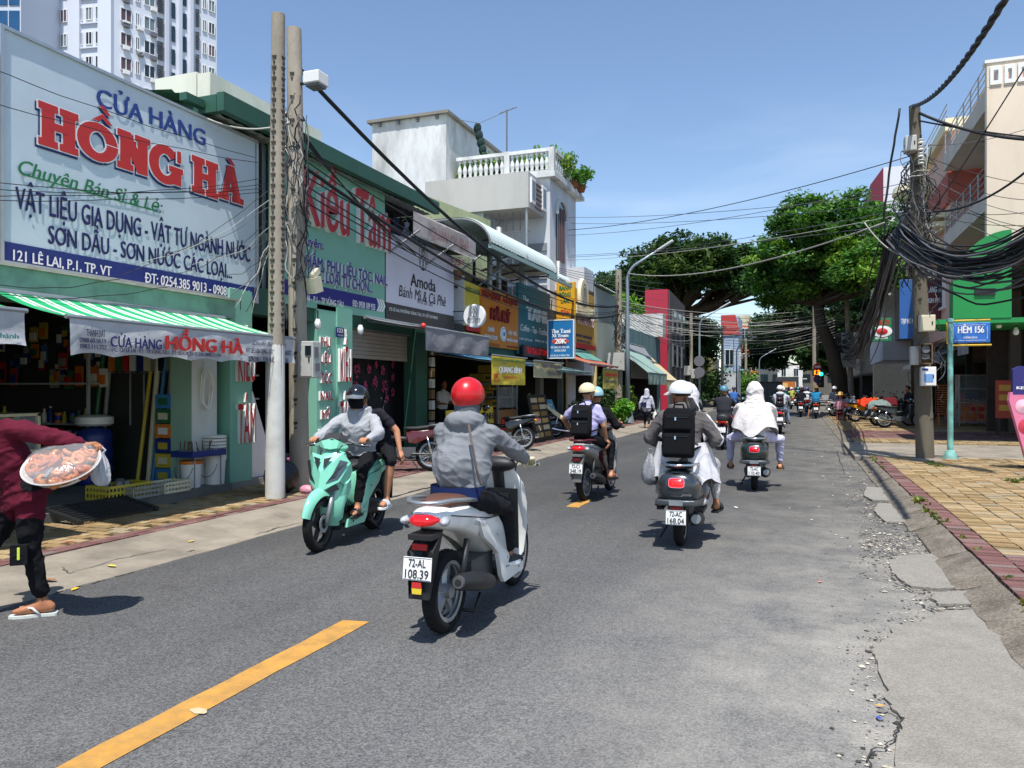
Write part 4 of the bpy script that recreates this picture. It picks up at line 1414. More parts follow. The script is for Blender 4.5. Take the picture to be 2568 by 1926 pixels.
# white scalloped canopies with steel posts above the orange and teal signs
t = thing('terrace','steel framed terrace over the coffee shop with clothes, dark steel and a faded banner','terrace',(-8,16.5,3.0),world=True)
MB().bx(-11.3,-7.55,13.2,25.8,2.92,3.05).build('deck',wallm('#77756f'),t)
m = MB()
for y in (13.2,14.8,16.3,17.9):
 MB().bx(-7.72,-7.66,y,y + .06,3.06,5.3).build('post',BLACKST,t)
 MB().tube([(-7.69,y,4.0),(-6.95,y + .3,4.6)],.025,6).build('brace',STEEL,t)
for z in (3.9,5.2):
 MB().bx(-7.71,-7.67,13.26,18.5,z,z + .05).build('rail',BLACKST,t)
MB().bx(-11.3,-11.15,13.2,25.8,3.06,5.6).build('back_wall',mat('dark_brick_wall','#4b342b',.9,var=.3,vs=5),t)
for px,pt in ((1228,585),(1251,570),(1308,618),(1400,655)):
 p = onx(px,pt,-7.66)
 MB().tube([(p.x,p.y,2.95),(p.x,p.y,p.z)],.07,10).build('post',mat('grey_pipe','#a7abaa',.5,metal=.4,var=.15,vs=4),t,smooth=True)
for i in range(5):
 y = 19.4 + i * 1.2
 MB().tube([(-7.6,y,3.1),(-7.9,y + .5,4.3)],.02,5).build('brace',STEEL,t)
 MB().tube([(-7.6,y,4.4),(-7.9,y + .7,3.4)],.02,5).build('brace',STEEL,t)
for z in (3.5,4.0):
 MB().tube([(-7.62,18.8,z + .5),(-7.62,25.5,z + .5)],.015,5).build('rail',STEEL,t)
a,b = onx(1040,525,-7.05),onx(1196,600,-7.05)
bt = thing('cloth_banner','faded old banner stretched along the terrace canopy edge','banner',(-7.05,(a.y + b.y) / 2,4.5),world=True)
skin('cloth',bt,-7.05,a.y,b.y,4.50,4.98,mat('faded_banner','#b5adaa',.85,var=.1,vs=3,dirt='#8c8684',da=.4,ds=2.5,fold=2),9,.03)
m = MB()
letters(m,'QUÁN CÀ PHÊ',(-7.04,a.y + .7,4.6),(0,1,0),(0,0,1),b.y - a.y - 1.2,.22,bold=.03)
m.build('lettering',mat('faded_rose','#a08282',.8),bt)
m = MB()
corrug(m,(-9.6,14.9,5.25),(0,4.6,0),(2.5,0,-.2),22,.02)
tag(m.build('roof_sheet',mat('terrace_sheet','#8f9591',.6,metal=.2,var=.15)),'grey sheet roof sloping down to the faded banner','roof')
CLOTHES = [('#c9a9b6','pink'),('#3a4358','navy'),('#a9b4c4','pale blue'),('#70747c','grey'),('#8fa0bd','light blue')]
for i,(c,nm) in enumerate(CLOTHES):
 y = 13.55 + i * .45
 m = MB()
 rs = []
 for j in range(7):
  z = 5.0 - j * .1
  w = .1 + .09 * (j > 1) + .02 * math.sin(j * 2 + i)
  rs.append([(-7.78 + .05 * math.sin(k * 1.1 + i + j * .6),y + w * math.cos(k * math.pi / 5),z + .02 * math.sin(k)) for k in range(6)])
 m.rings(rs,cap=False,closed=False)
 m.tube([(-7.78,y - .12,5.01),(-7.78,y,5.09),(-7.78,y + .12,5.01)],.008,5)
 tag(m.build('drying_shirt',cloth(c)),nm + ' garment drying on a hanger over the coffee shop','garment','clothes drying on the terrace')
for k,(px,py) in enumerate(((1148,658),)):
 c = onx(px,py,-7.3)
 m = MB()
 for _ in range(60):
  d = V((r2.gauss(0,.09),r2.gauss(0,.11),r2.gauss(0,.07)))
  s = .035
  a = r2.uniform(0,6)
  m.add([c + d + V((s * math.cos(a + i * 1.6),s * math.sin(a + i * 1.6),r2.uniform(-.02,.02))) for i in range(4)],[(0,1,2,3)])
 t = thing('potted_flower','bright pink flower in a pot at the end of the coffee sign','flower',c - V((0,0,.35)),world=True)
 m.build('blossom',mat('magenta_petals','#d63fa6',.7,island=.3),t)
 MB().lathe([(.08,0),(.11,.2),(.1,.21)],c - V((0,0,.4)),n=12).build('pot',TIMBER,t)
# curved translucent canopies
def arch_canopy(label,y0,y1,x0=-9.0,x1=-6.85,zt=5.62,zb=4.95):
 t = thing('curved_canopy',label,'canopy',((x0 + x1) / 2,(y0 + y1) / 2,zb),world=True)
 prof = [(x0,zt - .1),(x0 + .6,zt)] + [(x1 - .85 + .85 * math.sin(a),zb + (zt - zb) * math.cos(a)) for a in [R(v) for v in range(0,96,8)]]
 m = MB()
 n = int((y1 - y0) / .1)
 rs = []
 for i in range(n + 1):
  y = y0 + (y1 - y0) * i / n
  o = .018 if i % 2 else 0
  rs.append([(x + o * .5,y,z + o) for x,z in prof])
 m.rings(rs,cap=False,closed=False)
 m.build('sheet',mat('pale_sheet','#c3d1cc',.5,var=.06,vs=2,dirt='#93a09b',da=.25,ds=1),t)
 for y in (y0,(y0 + y1) / 2,y1):
  MB().tube([(x,y,z - .05) for x,z in prof],.03,6).build('rib',GREYP,t)
 MB().bx(x1 - .05,x1 + .02,y0,y1,zb - .12,zb - .02).build('edge_beam',mat('pale_teal_metal','#8fa9a4',.5),t)
 return t
a,b = onx(1225,560,-6.9),onx(1392,640,-6.9)
arch_canopy('long curved pale sheet canopy on steel posts above the orange sign',a.y,b.y)
a,b = onx(1372,668,-6.9),onx(1430,690,-6.9)
arch_canopy('short curved canopy lower down in front of the white tall house',a.y,b.y,zt=5.2,zb=4.85)
# yellow green gable wall
g0,g1,g2 = onx(1030,468,-9.5),onx(1230,545,-9.5),onx(1030,580,-9.5)
MB_ = MB().prism([(-9.5,g0.y - .3,5.0),(-9.5,g1.y,5.0),(-9.5,g1.y,g1.z - .1),(-9.5,g0.y - .3,g0.z - .1)],(-2.5,0,0))
tag(MB_.build('gable_wall',wallm('#b9bd92','#6b6f55',.4)),'yellow green gable wall rising behind the terrace banner','wall')

# ---- tall white house with balustrade
wh = thing('tall_house','tall weathered white house with balustraded roof terrace and arched windows','house',(-11,28,0),world=True)
WW = wallm('#dcdedd','#7b7d78',.55,1.3)
WL = wallm('#cfd3d8','#8d9196',.3,1.2)
XC,YC = -8.3,26.2
MB().bx(-15.2,-12.1,YC - .6,31,6,11.55).build('stair_tower',WW,wh)
m = MB().bx(-15.35,-11.95,YC - .75,31.1,11.553,11.66)
m.build('tower_roof',wallm('#8b877f'),wh)
for i in range(4):
 MB().bx(-14.9 + i * .8,-14.8 + i * .8,YC - .7,YC - .6,11.4,11.55).build('roof_bracket',GREYP,wh)
MB().bx(-12.08,XC,YC,29.6,0,9.0).build('wall',WL,wh)
MB().bx(-12.05,XC + .25,YC - .2,30,9.003,9.16).build('terrace_slab',WW,wh)
def balusters(p,q,z,n,parent,h=.66,r=.085):
 p,q = V(p),V(q)
 key = MB().lathe([(r * .8,0),(r * .8,.06),(r * .55,.1),(r,.22),(r * 1.05,.3),(r * .5,.46),(r * .42,.56),(r * .8,.6),(r * .8,h)],n=10)
 me = key.mesh('baluster',WW)
 me.polygons.foreach_set('use_smooth',[True] * len(me.polygons))
 b = BASE.get(parent.name,V())
 for i in range(n):
  o = bpy.data.objects.new('baluster',me)
  COL.objects.link(o)
  o.parent = parent
  o.location = p.lerp(q,(i + .5) / n) + V((0,0,z)) - b
 d = (q - p).normalized()
 k = V((-d.y,d.x,0)) * .11
 e = V((0,0,z + h))
 MB().prism([p + k + e,q + k + e,q - k + e,p - k + e],(0,0,.12)).build('handrail',WW,parent)
 e = V((0,0,z - .09))
 MB().prism([p + k + e,q + k + e,q - k + e,p - k + e],(0,0,.085)).build('plinth',WW,parent)
balusters((-11.9,YC - .05,0),(-10.0,YC - .05,0),9.26,9,wh)
balusters((-9.8,YC - .05,0),(XC + .0,YC - .05,0),9.26,8,wh)
balusters((XC + .1,YC + .15,0),(XC + .1,29.8,0),9.26,14,wh)
for x in (-9.9,XC + .1):
 MB().bx(x - .1,x + .1,YC - .16,YC + .06,9.163,10.06).build('pier',WW,wh)
# arched windows on the street face
for k,(z0,z1) in enumerate(((6.2,8.4),(2.9,5.6))):
 y0,y1 = 26.9,28.0
 n = 12
 pr = [(y0,z0)] + [((y0 + y1) / 2 - (y1 - y0) / 2 * math.cos(math.pi * i / n),z1 - .55 + .55 * math.sin(math.pi * i / n)) for i in range(n + 1)] + [(y1,z0)]
 w = MB().prism([(XC + .02,y,z) for y,z in pr],(.04,0,0)).build('window',GLASS,wh)
 m = MB()
 for i in range(1,len(pr) - 2):
  a,b = pr[i],pr[i + 1]
  c = ((y0 + y1) / 2,z1 - .55)
  o = lambda p: (c[0] + (p[0] - c[0]) * 1.22,c[1] + (p[1] - c[1]) * 1.22)
  m.prism([(XC + .021,*a),(XC + .021,*b),(XC + .021,*o(b)),(XC + .021,*o(a))],(.1,0,0))
 m.build('arch_trim',WW,w)
 for i in range(1,5):
  MB().bx(XC + .061,XC + .085,y0 + (y1 - y0) * i / 5 - .025,y0 + (y1 - y0) * i / 5 + .025,z0,z1 - .25).build('mullion',mat('wine_frame','#70565a',.5),w)
 MB().bx(XC + .002,XC + .7,28.3,29.7,z0 - .9,z0 - .1).build('balcony',WL,wh)
# grey box storey in front
GBX = wallm('#b5b3b0','#7f7d79',.3,.8)
m = MB().bx(-12.3,-8.45,24.3,YC - .21,7.55,8.75)
m.build('box_storey',GBX,wh)
for i,y in enumerate((24.45,25.65)):
 f = MB().bx(-8.449,-8.38,y,y + .42,7.75,8.6).build('window',WHITE,wh)
 MB().bx(-8.379,-8.37,y + .06,y + .18,7.85,8.5).bx(-8.379,-8.37,y + .24,y + .36,7.85,8.5).build('pane',GLASS,f)
for i in range(6):
 MB().bx(-8.449,-8.40,24.95,25.6,7.68 + i * .16,7.73 + i * .16).build('grille_bar',mat('wine_frame',''),wh)
MB().bx(-12.3,-10.2,24.6,YC - .01,4.6,7.55).build('lower_wall',mat('sky_wall','#b9c7d6',.8,var=.06),wh)
for i in range(7):
 MB().tube([(-10.15 + i * .26,24.6,4.6),(-10.15 + i * .26,24.6,7.5)],.02,5).build('grille_bar',GREYP,wh)
for z in (5.2,6.0,6.8):
 MB().bx(-10.15,-8.5,24.58,24.62,z,z + .03).build('grille_rail',GREYP,wh)
for x in (-9.0,):
 MB().tube([(x + .45,24.4,4.4),(x + .45,24.4,7.55)],.05,8).build('post',STEEL,wh)
for z in (4.9,5.4,5.9,6.4):
 MB().bx(-10,-8.4,YC - .06,YC - .012,z,z + .28).build('louvre',mat('louvre_grey','#80868c',.6),wh)
m = MB().tube([(-10.4,27.4,9.2),(-10.4,27.4,12.1)],.03,6).tube([(-10.7,27.4,12.0),(-10.0,27.4,12.15)],.02,5).tube([(-12.1,26.3,11.6),(-11.3,26.8,11.5),(-10.4,27.4,12.05)],.012,4)
m.build('antenna_pole',GREYP,wh)
m = MB()
for i in range(5):
 m.ell((-11.4 + .07 * i,26.9,11.35 - .28 * i),(.16,.12,.22),n=9,m=6)
tag(m.build('dark_cloth',mat('dark_cloth','#17302f',.95),smooth=True),'dark green cloth bundle hung on the roof line of the white house','cloth')

# ---- apartment tower far behind
tw = thing('apartment_tower','white high rise apartment block far behind the hardware shop','building',(0,0,0),world=True)
TWALL = mat('tower_white','#d3d8e2',.8,var=.03,vs=.15)
TWREC = mat('tower_recess','#bcc3d2',.8,var=.04)
d0 = 103
e0 = atd(283,400,d0)
uL = (RT * -.985 + FW * .17).normalized()          # left wing runs almost square to the view
uR = (RT * .64 + FW * .77).normalized()
def tbox(o,u,w,dep,z0,z1,mt,name,parent=tw):
 n = V((u.y,-u.x,0))
 if n.dot(FW) > 0: n = -n
 q = [o,o + u * w,o + u * w - n * dep,o - n * dep]
 return MB().prism([V((p.x,p.y,z0)) for p in q],(0,0,z1 - z0)).build(name,mt,parent),n
tw['label'] = 'white high rise apartment block far behind the hardware shop'
HT = 62
FL = 3.31
tbox(e0,uL,13.6,12,0,HT,TWALL,'wall')
KS = .62
tbox(e0 + uR * .01 - uL * .01,uR,24 * KS,14,0,HT,TWALL,'side_wall')
def win(o,u,a,w,z,h,parent=tw,dark=False):
 n = V((u.y,-u.x,0))
 if n.dot(FW) > 0: n = -n
 p = o + u * a + n * .05
 f = lambda s,t,k=0: V((p.x + u.x * s + n.x * k,p.y + u.y * s + n.y * k,z + t))
 m = MB()
 t = .09
 for s0,s1,t0,t1 in ((0,w,0,t),(0,w,h - t,h),(0,t,t,h - t),(w - t,w,t,h - t),(w / 2 - t / 2,w / 2 + t / 2,t,h - t)):
  m.prism([f(s0,t0),f(s1,t0),f(s1,t1),f(s0,t1)],n * .12)
 o2 = m.build('window',WHITE,parent)
 MB().quad(f(t,t,.03),f(w - t,t,.03),f(w - t,h - t,.03),f(t,h - t,.03)).build('pane',[GLASS,mat('curtained_glass','#6f7f86',.15,var=.4,vs=.8),mat('rosy_curtain','#5a4448',.3,var=.4,vs=1)][r2.choice((0,1,0,1,2))],o2)
for k in range(8,17):
 z = CH + (HY - 345) / FPX * d0 - FL * 9 + FL * (k - 8) + .1
 for a in (.4,2.0,3.6):
  pass
zrows = [CH + (HY - py) / FPX * d0 for py in (170,108,46,-16)]
for z in zrows:
 for px in (178,206,234,78,106,133):
  p = atd(px,100,d0)
  a = (p - e0).dot(uL)
  win(e0,uL,a - 1.05,1.0 if px != 9 else .9,z,1.75)
 q = e0 + uL * 6.3
 MB().prism([V((p.x,p.y,z - .5)) for p in (e0 + uL * .9,e0 + uL * 6.2,e0 + uL * 6.2 - V((uL.y,-uL.x,0)) * -.12 * 0 + FW * -.25,e0 + uL * .9 + FW * -.25)],(0,0,.18)).build('sill_band',TWALL,tw)
# piers of the left wing stand proud
for a in (0,4.75,9.55):
 tbox(e0 + uL * a + FW * -.5,uL,1.35 if a else 2.0,.5,0,HT,TWALL,'pier')
n2 = V((uR.y,-uR.x,0))
if n2.dot(FW) > 0: n2 = -n2
for k in range(-1,6):
 z = CH + (HY - 172) / FPX * d0 + (k - 1) * FL + .2
 for a,w in ((1.5,2.4),(4.7,1.0),(6.6,2.5)):
  win(e0,uR,a * KS,w * KS,z,1.8)
 for a,w in ((20.3,1.0),(21.8,1.6)):
  win(e0,uR,a * KS,w * KS,z - .6,1.7)
 for a in (9.55,18.6):
  m = MB()
  for i in range(11):
   q = e0 + uR * (a * KS) + n2 * .1
   zz = z - .3 + i * .24
   m.prism([V((p.x,p.y,zz)) for p in (q,q + uR * (.85 if a < 12 else .5),q + uR * (.85 if a < 12 else .5) + n2 * .2,q + n2 * .2)],(0,0,.1))
  tag(m.build('louvre',mat('tower_louvre','#4b5158',.6),tw),kind='stuff')
 for a,o in ((12.9,0),(15.6,.9)):
  q = e0 + uR * (a * KS) + n2 * .06
  MB().prism([V((p.x,p.y,z - .4 - o)) for p in (q,q + uR * .5,q + uR * .5 + n2 * .08,q + n2 * .08)],(0,0,2.2)).build('window',GLASS,tw)
for a in (11.2,14.3,17.0):
 q = e0 + uR * (a * KS)
 MB().prism([V((p.x,p.y,0)) for p in (q + n2 * .01,q + uR * .5 + n2 * .01,q + uR * .5 + n2 * .5,q + n2 * .6)],(0,0,HT)).build('pier',TWALL,tw)
for k in range(14):
 q = e0 + uR * ((1.2,7.2,4.3)[k % 3] * KS + .9) + n2 * .3
 z = zrows[k % 4] + .2 + (k // 7) * 3.3 - (k % 2) * .25
 MB().box((q.x,q.y,z - .35),(.8,.4,.55),Matrix.Rotation(math.atan2(uR.y,uR.x),3,'Z')).build('air_conditioner',GREYP if k % 2 else WHITE,tw)
bt2 = thing('glass_tower','bluish glass fronted tower at the left edge behind the apartment block','building',(-90,70,0),world=True)
e1 = atd(-60,400,96)
tbox(e1,RT,5.6,10,0,70,mat('tower_grey','#c3cad6',.7),'wall',bt2)
for k in range(5):
 z = CH + (HY - 150) / FPX * 96 + (k - 1) * 3.4
 for px in (-8,22):
  p = atd(px,100,95.9)
  f = MB().prism([V((q.x,q.y,z)) for q in (p,p + RT * 1.3,p + RT * 1.3 + FW * .1,p + FW * .1)],(0,0,2.7)).build('window',mat('blue_glass','#1d4e78',.1,spec=.9,var=.3,vs=.4),bt2)

# ---- red fronted house, blue and orange houses, far end of the street
rh = thing('red_house','tall house with a plain red upper panel beside the big tree','house',(-8,49,0),world=True)
REDW = mat('red_cladding','#b02a40',.5,var=.05,vs=.8)
z_t = CH + (HY - 727) / FPX * 46
MB().bx(-8.6,-7.25,46.0,46.4,4.0,z_t).build('panel',REDW,rh)
MB().bx(-7.7,-7.25,45.9,45.99,.1,4.8).build('panel',REDW,rh)
MB().bx(-8.6,-7.2,46.42,53,0,7.0).prism([(-7.2,46.42,7.0),(-7.2,53,7.0),(-7.2,53,7.05),(-7.2,46.42,z_t)],(-1.4,0,0)).build('wall',wallm('#5d5a5b'),rh)
for z in (2.8,4.9):
 for y in (47.3,49.2,51.1):
  w = MB().bx(-7.199,-7.1,y,y + 1.1,z,z + 1.4).build('window',GREYP,rh)
  MB().bx(-7.099,-7.08,y + .1,y + .5,z + .1,z + 1.3).bx(-7.099,-7.08,y + .6,y + 1.0,z + .1,z + 1.3).build('pane',GLASS,w)
yh = rowshop('low shop with a yellow panel wall under the tree',66,74,4.2,-7.5,mat('mustard_wall','#a59a4e',.7,var=.08))
def farhouse(label,px0,px1,pt,y,depth,wall,roof=None,floors=3,x0=None,name='town_house'):
 a,b = ony(px0,900,y),ony(px1,pt,y)
 t = thing(name,label,'house',((a.x + b.x) / 2,y + depth / 2,0),world=True)
 MB().bx(a.x,b.x,y,y + depth,0,b.z).build('wall',wall,t)
 if roof:
  MB().prism([(a.x,y - .15,b.z - 1.9),(b.x + .2,y - .15,b.z - 1.9),(b.x - .3,y - .15,b.z + .15),(a.x,y - .15,b.z + .15)],(0,.14,0)).build('roof_panel',roof,t)
 for k in range(floors):
  z = .9 + k * 3.0
  if z + 1.6 > b.z - (2 if roof else .4): break
  nw = 2 if b.x - a.x > 2.2 else 1
  for i in range(nw):
   xx = a.x + (b.x - a.x) * (i + .5) / nw
   w = MB().bx(xx - .5,xx + .5,y - .08,y - .002,z,z + 1.7).build('window',WHITE,t)
   MB().bx(xx - .42,xx - .03,y - .1,y - .081,z + .08,z + 1.62).bx(xx + .03,xx + .42,y - .1,y - .081,z + .08,z + 1.62).build('pane',GLASS,w)
  for i in range(3):
   yy = y + depth * (i + .5) / 3
   w = MB().bx(b.x + .002,b.x + .08,yy - .5,yy + .5,z,z + 1.7).build('window',WHITE,t)
   MB().bx(b.x + .081,b.x + .1,yy - .42,yy + .42,z + .08,z + 1.62).build('pane',GLASS,w)
  MB().bx(b.x + .101,b.x + .9,y + .3,y + depth - .3,z - .55,z - .4).build('balcony',wall,t)
 return t
farhouse('pale blue house with a red sloping roof panel down the street',1808,1852,793,84,6,wallm('#a9bbd3'),mat('red_roof','#c03a34',.6),3)
farhouse('tall orange house with a white side band far down the street',1856,1880,815,95,5,wallm('#d9793a','#a55a2a',.2),None,3)
farhouse('narrow white tower beside the orange house',1880,1886,800,96,3,wallm('#d9d3cc'),None,1)
farhouse('cream house behind the red roofed one',1845,1880,790,108,6,wallm('#cdc3a5'),None,4)
farhouse('small blue gabled house in front of the orange one',1858,1876,905,90,3,wallm('#5f7fa3'),mat('red_roof',''),1)
farhouse('white house closing the end of the street',1950,2012,912,170,8,wallm('#e0dcd2'),None,3)
farhouse('dark shop front with pale lettering at the crossing',1946,2003,945,150,4,wallm('#3b3d3f'),None,1)
farhouse('low white shop with a blue awning beyond the tree',1796,1850,935,72,4,wallm('#c9cdd2'),None,1)
a,b = ony(1960,974,140),ony(1994,957,140)
t = tag(MB().bx(a.x,b.x,140,140.3,a.z,b.z).bx(a.x + .1,b.x - 1.2,139.9,139.99,a.z + .15,a.z + .9,1).build('hanging_sign',[mat('orange_board','#b0672a',.5),mat('sand_board','#d9b06a',.5)]),'orange shop sign boards at the end of the street','sign')
t = thing('house_row','long dim row of far houses closing the view along the street','building',(0,185,0),world=True)
for i in range(12):
 x = -54 + i * 9
 MB().bx(x,x + 8.9,185 - (i % 3) * .6,194,0,5.5 + (i * 5) % 4).build('wall',wallm(('#6a655c','#7d766c','#5f6362')[i % 3]),t)
 for k in range(3):
  MB().bx(x + 1 + k * 2.6,x + 2.6 + k * 2.6,184.9 - (i % 3) * .6,184.99 - (i % 3) * .6,2.8,4.6).build('window',GLASS,t)
hd = thing('steel_hoarding','dark grey steel hoarding standing at the crossing beyond the riders','fence',(-2.2,66,0),world=True)
a,b = ony(1886,1010,66),ony(1962,957,66)
for i in range(6):
 w = (b.x - a.x) / 6
 MB().bx(a.x + w * i,a.x + w * (i + 1) - .03,66,66.06,.15,b.z).build('panel',mat('hoarding_grey','#4a4f50',.6,metal=.2,var=.12),hd)
for i in range(7):
 w = (b.x - a.x) / 6
 MB().bx(a.x + w * i - .05,a.x + w * i + .02,66.07,66.14,0,b.z + .05).build('post',BLACKST,hd)
MB().bx(a.x,b.x,65.95,65.99,b.z - .12,b.z).build('rail',BLACKST,hd)

# ---- awnings and hanging banners along the row
def plainawn(label,pxa,pya,pxb,pyb,x,xw,zw,col,drop=.0,name='shop_awning'):
 a,b = onx(pxa,pya,x),onx(pxb,pyb,x)
 zf = (a.z + b.z) / 2
 return awning(label,a.y,b.y,a.y + .3,b.y + .3,xw,zw,x,zf,zf - max(drop,.06),name,False,[mat('awn' + col,col,.75,var=.08,vs=3)],.03,0)
plainawn('blue canvas awning over the roast meat and kiosk shops',1232,893,1398,926,-6.1,-7.6,2.32,'#4a7f9f')
plainawn('sea green awning in front of the blue projecting sign',1400,925,1484,936,-6.0,-7.5,2.3,'#527a74')
plainawn('faded orange awning beyond the green one',1478,905,1550,925,-6.0,-7.5,2.75,'#a8624a')
plainawn('small teal awning under the ochre sign',1466,900,1515,908,-6.6,-7.5,3.0,'#5a8f82')
plainawn('grey green awning of the low shop near the pole',1625,935,1672,938,-5.9,-7.4,3.4,'#8aa59a',.5)
plainawn('pale awning with a cream edge of the farther shop',1670,950,1700,958,-5.9,-7.4,3.2,'#c4b48c',.5)
plainawn('long grey canvas screen over the low shop front',1580,900,1640,905,-6.9,-7.45,3.6,'#8a8d93',.9)
def hangbanner(label,px0,px1,pt,pb,x,col,lines):
 y0,y1,z0,z1 = rx(x,px0,px1,pt,pb)
 t = thing('cloth_banner',label,'banner',(x,(y0 + y1) / 2,z0),world=True)
 skin('cloth',t,x,y0,y1,z0,z1,mat('ban' + col,col,.8,var=.06,vs=3,fold=2.5),3,.03,20,10)
 MB().tube([(x,y0 - .05,z1 + .02),(x,y1 + .05,z1 + .02)],.018,6).build('rod',STEEL,t)
 for (txt,l,r_,a,b,mt,bo) in lines:
  m = MB()
  on_left(m,txt,x + .006,l,r_,a,b,bold=bo)
  m.build('lettering',mt,t)
 return t
hangbanner('yellow sponge cake banner with green and red print under the blue awning',1236,1320,892,965,-6.05,'#cdb83e',[('QUANG BÌNH',1251,1308,919,934,WHL,.05),('CT. CT BÔNG LAN TRỨNG MUỐI LÁ DỨA',1239,1316,897,904,GREENL,.03),('ĐẶC SẢN VŨNG TÀU',1264,1297,943,949,REDP,.03),('127',1239,1250,937,948,REDP,.05),('LÊ LAI',1239,1251,951,957,REDP,.05)])
hangbanner('pale khaki banner with grey lettering beside the yellow banner',1341,1412,906,946,-6.02,'#b3ad86',[('BÁNH BÔNG LAN',1361,1408,912,921,GREYP,.06),('TRỨNG MUỐI',1376,1406,931,940,GREYP,.06)])
hangbanner('small yellow banner with faded print under the orange awning',1514,1552,925,975,-6.0,'#b9ad55',[('BÁNH KEM',1519,1547,935,943,REDP,.05),('SINH NHẬT',1519,1547,953,960,GREYP,.05)])
# ------------------------------------------------------------------ trees and plants
BARK = mat('bark','#4a4036',.95,var=.25,vs=3,bump=.8,bs=14,stretch=(1,1,.3),spec=.1)
LEAFM = {}
def leafmat(c):
 if c not in LEAFM:
  m = mat('foliage' + c,c,.6,island=.5,var=.25,vs=.45,spec=.25)
  nt = m.node_tree
  b = nt.nodes['Principled BSDF']
  tr = nt.nodes.new('ShaderNodeBsdfTranslucent')
  col = lin(c)
  tr.inputs['Color'].default_value = (col[0] * 1.5,col[1] * 1.5,col[2] * .9,1)
  mx = nt.nodes.new('ShaderNodeMixShader')
  mx.inputs[0].default_value = .28
  out = [n for n in nt.nodes if n.type == 'OUTPUT_MATERIAL'][0]
  nt.links.new(b.outputs[0],mx.inputs[1])
  nt.links.new(tr.outputs[0],mx.inputs[2])
  nt.links.new(mx.outputs[0],out.inputs['Surface'])
  LEAFM[c] = m
 return LEAFM[c]
def tones(c):
 r_,g_,b_ = [int(c[i:i + 2],16) for i in (1,3,5)]
 f = lambda *k: '#' + ''.join('%02x' % max(0,min(255,int(v))) for v in k)
 return [leafmat(c),leafmat(f(r_ * 1.32 + 8,g_ * 1.2,b_ * 1.0)),leafmat(f(r_ * .72,g_ * .8,b_ * .85))]
nrng = np.random.default_rng(11)
def leaves(name,centers,radii,per,size,mt,parent,flat=.55,squash=.55):
 """leaf-sized faces scattered through clumps"""
 C = np.repeat(np.array(centers,float),per,0)
 Rr = np.repeat(np.array(radii,float),per)
 n = len(C)
 d = nrng.normal(size=(n,3))
 d /= np.linalg.norm(d,axis=1)[:,None]
 d *= (nrng.random(n) ** .45)[:,None]
 d[:,2] *= squash
 P = C + d * Rr[:,None]
 nr = nrng.normal(size=(n,3)) * flat
 nr[:,2] += 1
 nr /= np.linalg.norm(nr,axis=1)[:,None]
 t = np.cross(nr,nrng.normal(size=(n,3)))
 t /= np.linalg.norm(t,axis=1)[:,None]
 b = np.cross(nr,t)
 s = size * (.6 + .8 * nrng.random(n))[:,None]
 q = np.stack([P - t * s,P + b * s * .45 - nr * s * .1,P + t * s,P - b * s * .45 - nr * s * .1],1).reshape(-1,3)
 me = bpy.data.meshes.new(name)
 me.vertices.add(4 * n)
 me.vertices.foreach_set('co',q.astype(np.float32).ravel())
 me.loops.add(4 * n)
 me.loops.foreach_set('vertex_index',np.arange(4 * n,dtype=np.int32))
 me.polygons.add(n)
 me.polygons.foreach_set('loop_start',np.arange(0,4 * n,4,dtype=np.int32))
 ml = mt if isinstance(mt,list) else [mt]
 for q_ in ml: me.materials.append(q_)
 if len(ml) > 1:
  pick = nrng.choice(len(ml),size=len(centers),p=[.55,.25,.2])
  mix_ = np.where(nrng.random(n) < .8,np.repeat(pick,per),nrng.integers(0,len(ml),n))
  me.polygons.foreach_set('material_index',mix_.astype(np.int32))
 me.update()
 o = bpy.data.objects.new(name,me)
 COL.objects.link(o)
 if parent is None: return o
 o.parent = parent
 bs = BASE.get(parent.name)
 if bs is not None:
  o.matrix_parent_inverse = Matrix.Translation(-bs)
 return o
def tree(label,base,trunk,crown,col,nclump=120,per=90,size=.2,clump=1.1,seed=1,r0=.5,hole=.25,name='rain_tree'):
 """crown: list of (centre, (rx, ry, rz)) lobes; clumps sit mostly in the outer and upper shell of each lobe"""
 rg = random.Random(seed)
 t = thing(name,label,'tree',base,world=True)
 m = MB()
 pts = [V(base)] + [V(p) for p in trunk]
 n = len(pts)
 m.tube(pts,[r0 * (1.25 if i == 0 else 1 - .5 * i / n) for i in range(n)],12)
 cs,rs = [],[]
 tip = pts[-1]
 for c,rad in crown:
  c = V(c)
  mid = tip.lerp(c,.55) + V((0,0,-rad[2] * .25))
  k = int(nclump * rad[0] * rad[1] / sum(r[0] * r[1] for _,r in crown))
  for i in range(k):
   a,u = rg.uniform(0,6.283),rg.uniform(-.35,1)
   q = rg.uniform(.5,1.02) if rg.random() < .85 else rg.uniform(.1,.5)
   w = math.sqrt(max(0,1 - u * u * .9)) * q
   p = c + V((rad[0] * w * math.cos(a),rad[1] * w * math.sin(a),rad[2] * u * q))
   if MN.noise(p * .45 + V((seed,0,0))) < -hole: continue
   cs.append(tuple(p))
   rs.append(clump * rg.uniform(.6,1.35))
   if i % 6 == 0:
    m.tube([tip + V((rg.uniform(-.1,.1),rg.uniform(-.1,.1),-.2)),mid + V((rg.uniform(-.6,.6),rg.uniform(-.6,.6),0)),p],[r0 * .42,r0 * .2,.03],6)
 m.build('trunk',BARK,t,smooth=True)
 leaves('crown',cs,rs,per,size,tones(col),t)
 return t
G1,G2,G3 = '#33502a','#41632f','#2a4526'
b = ony(1700,1000,64)
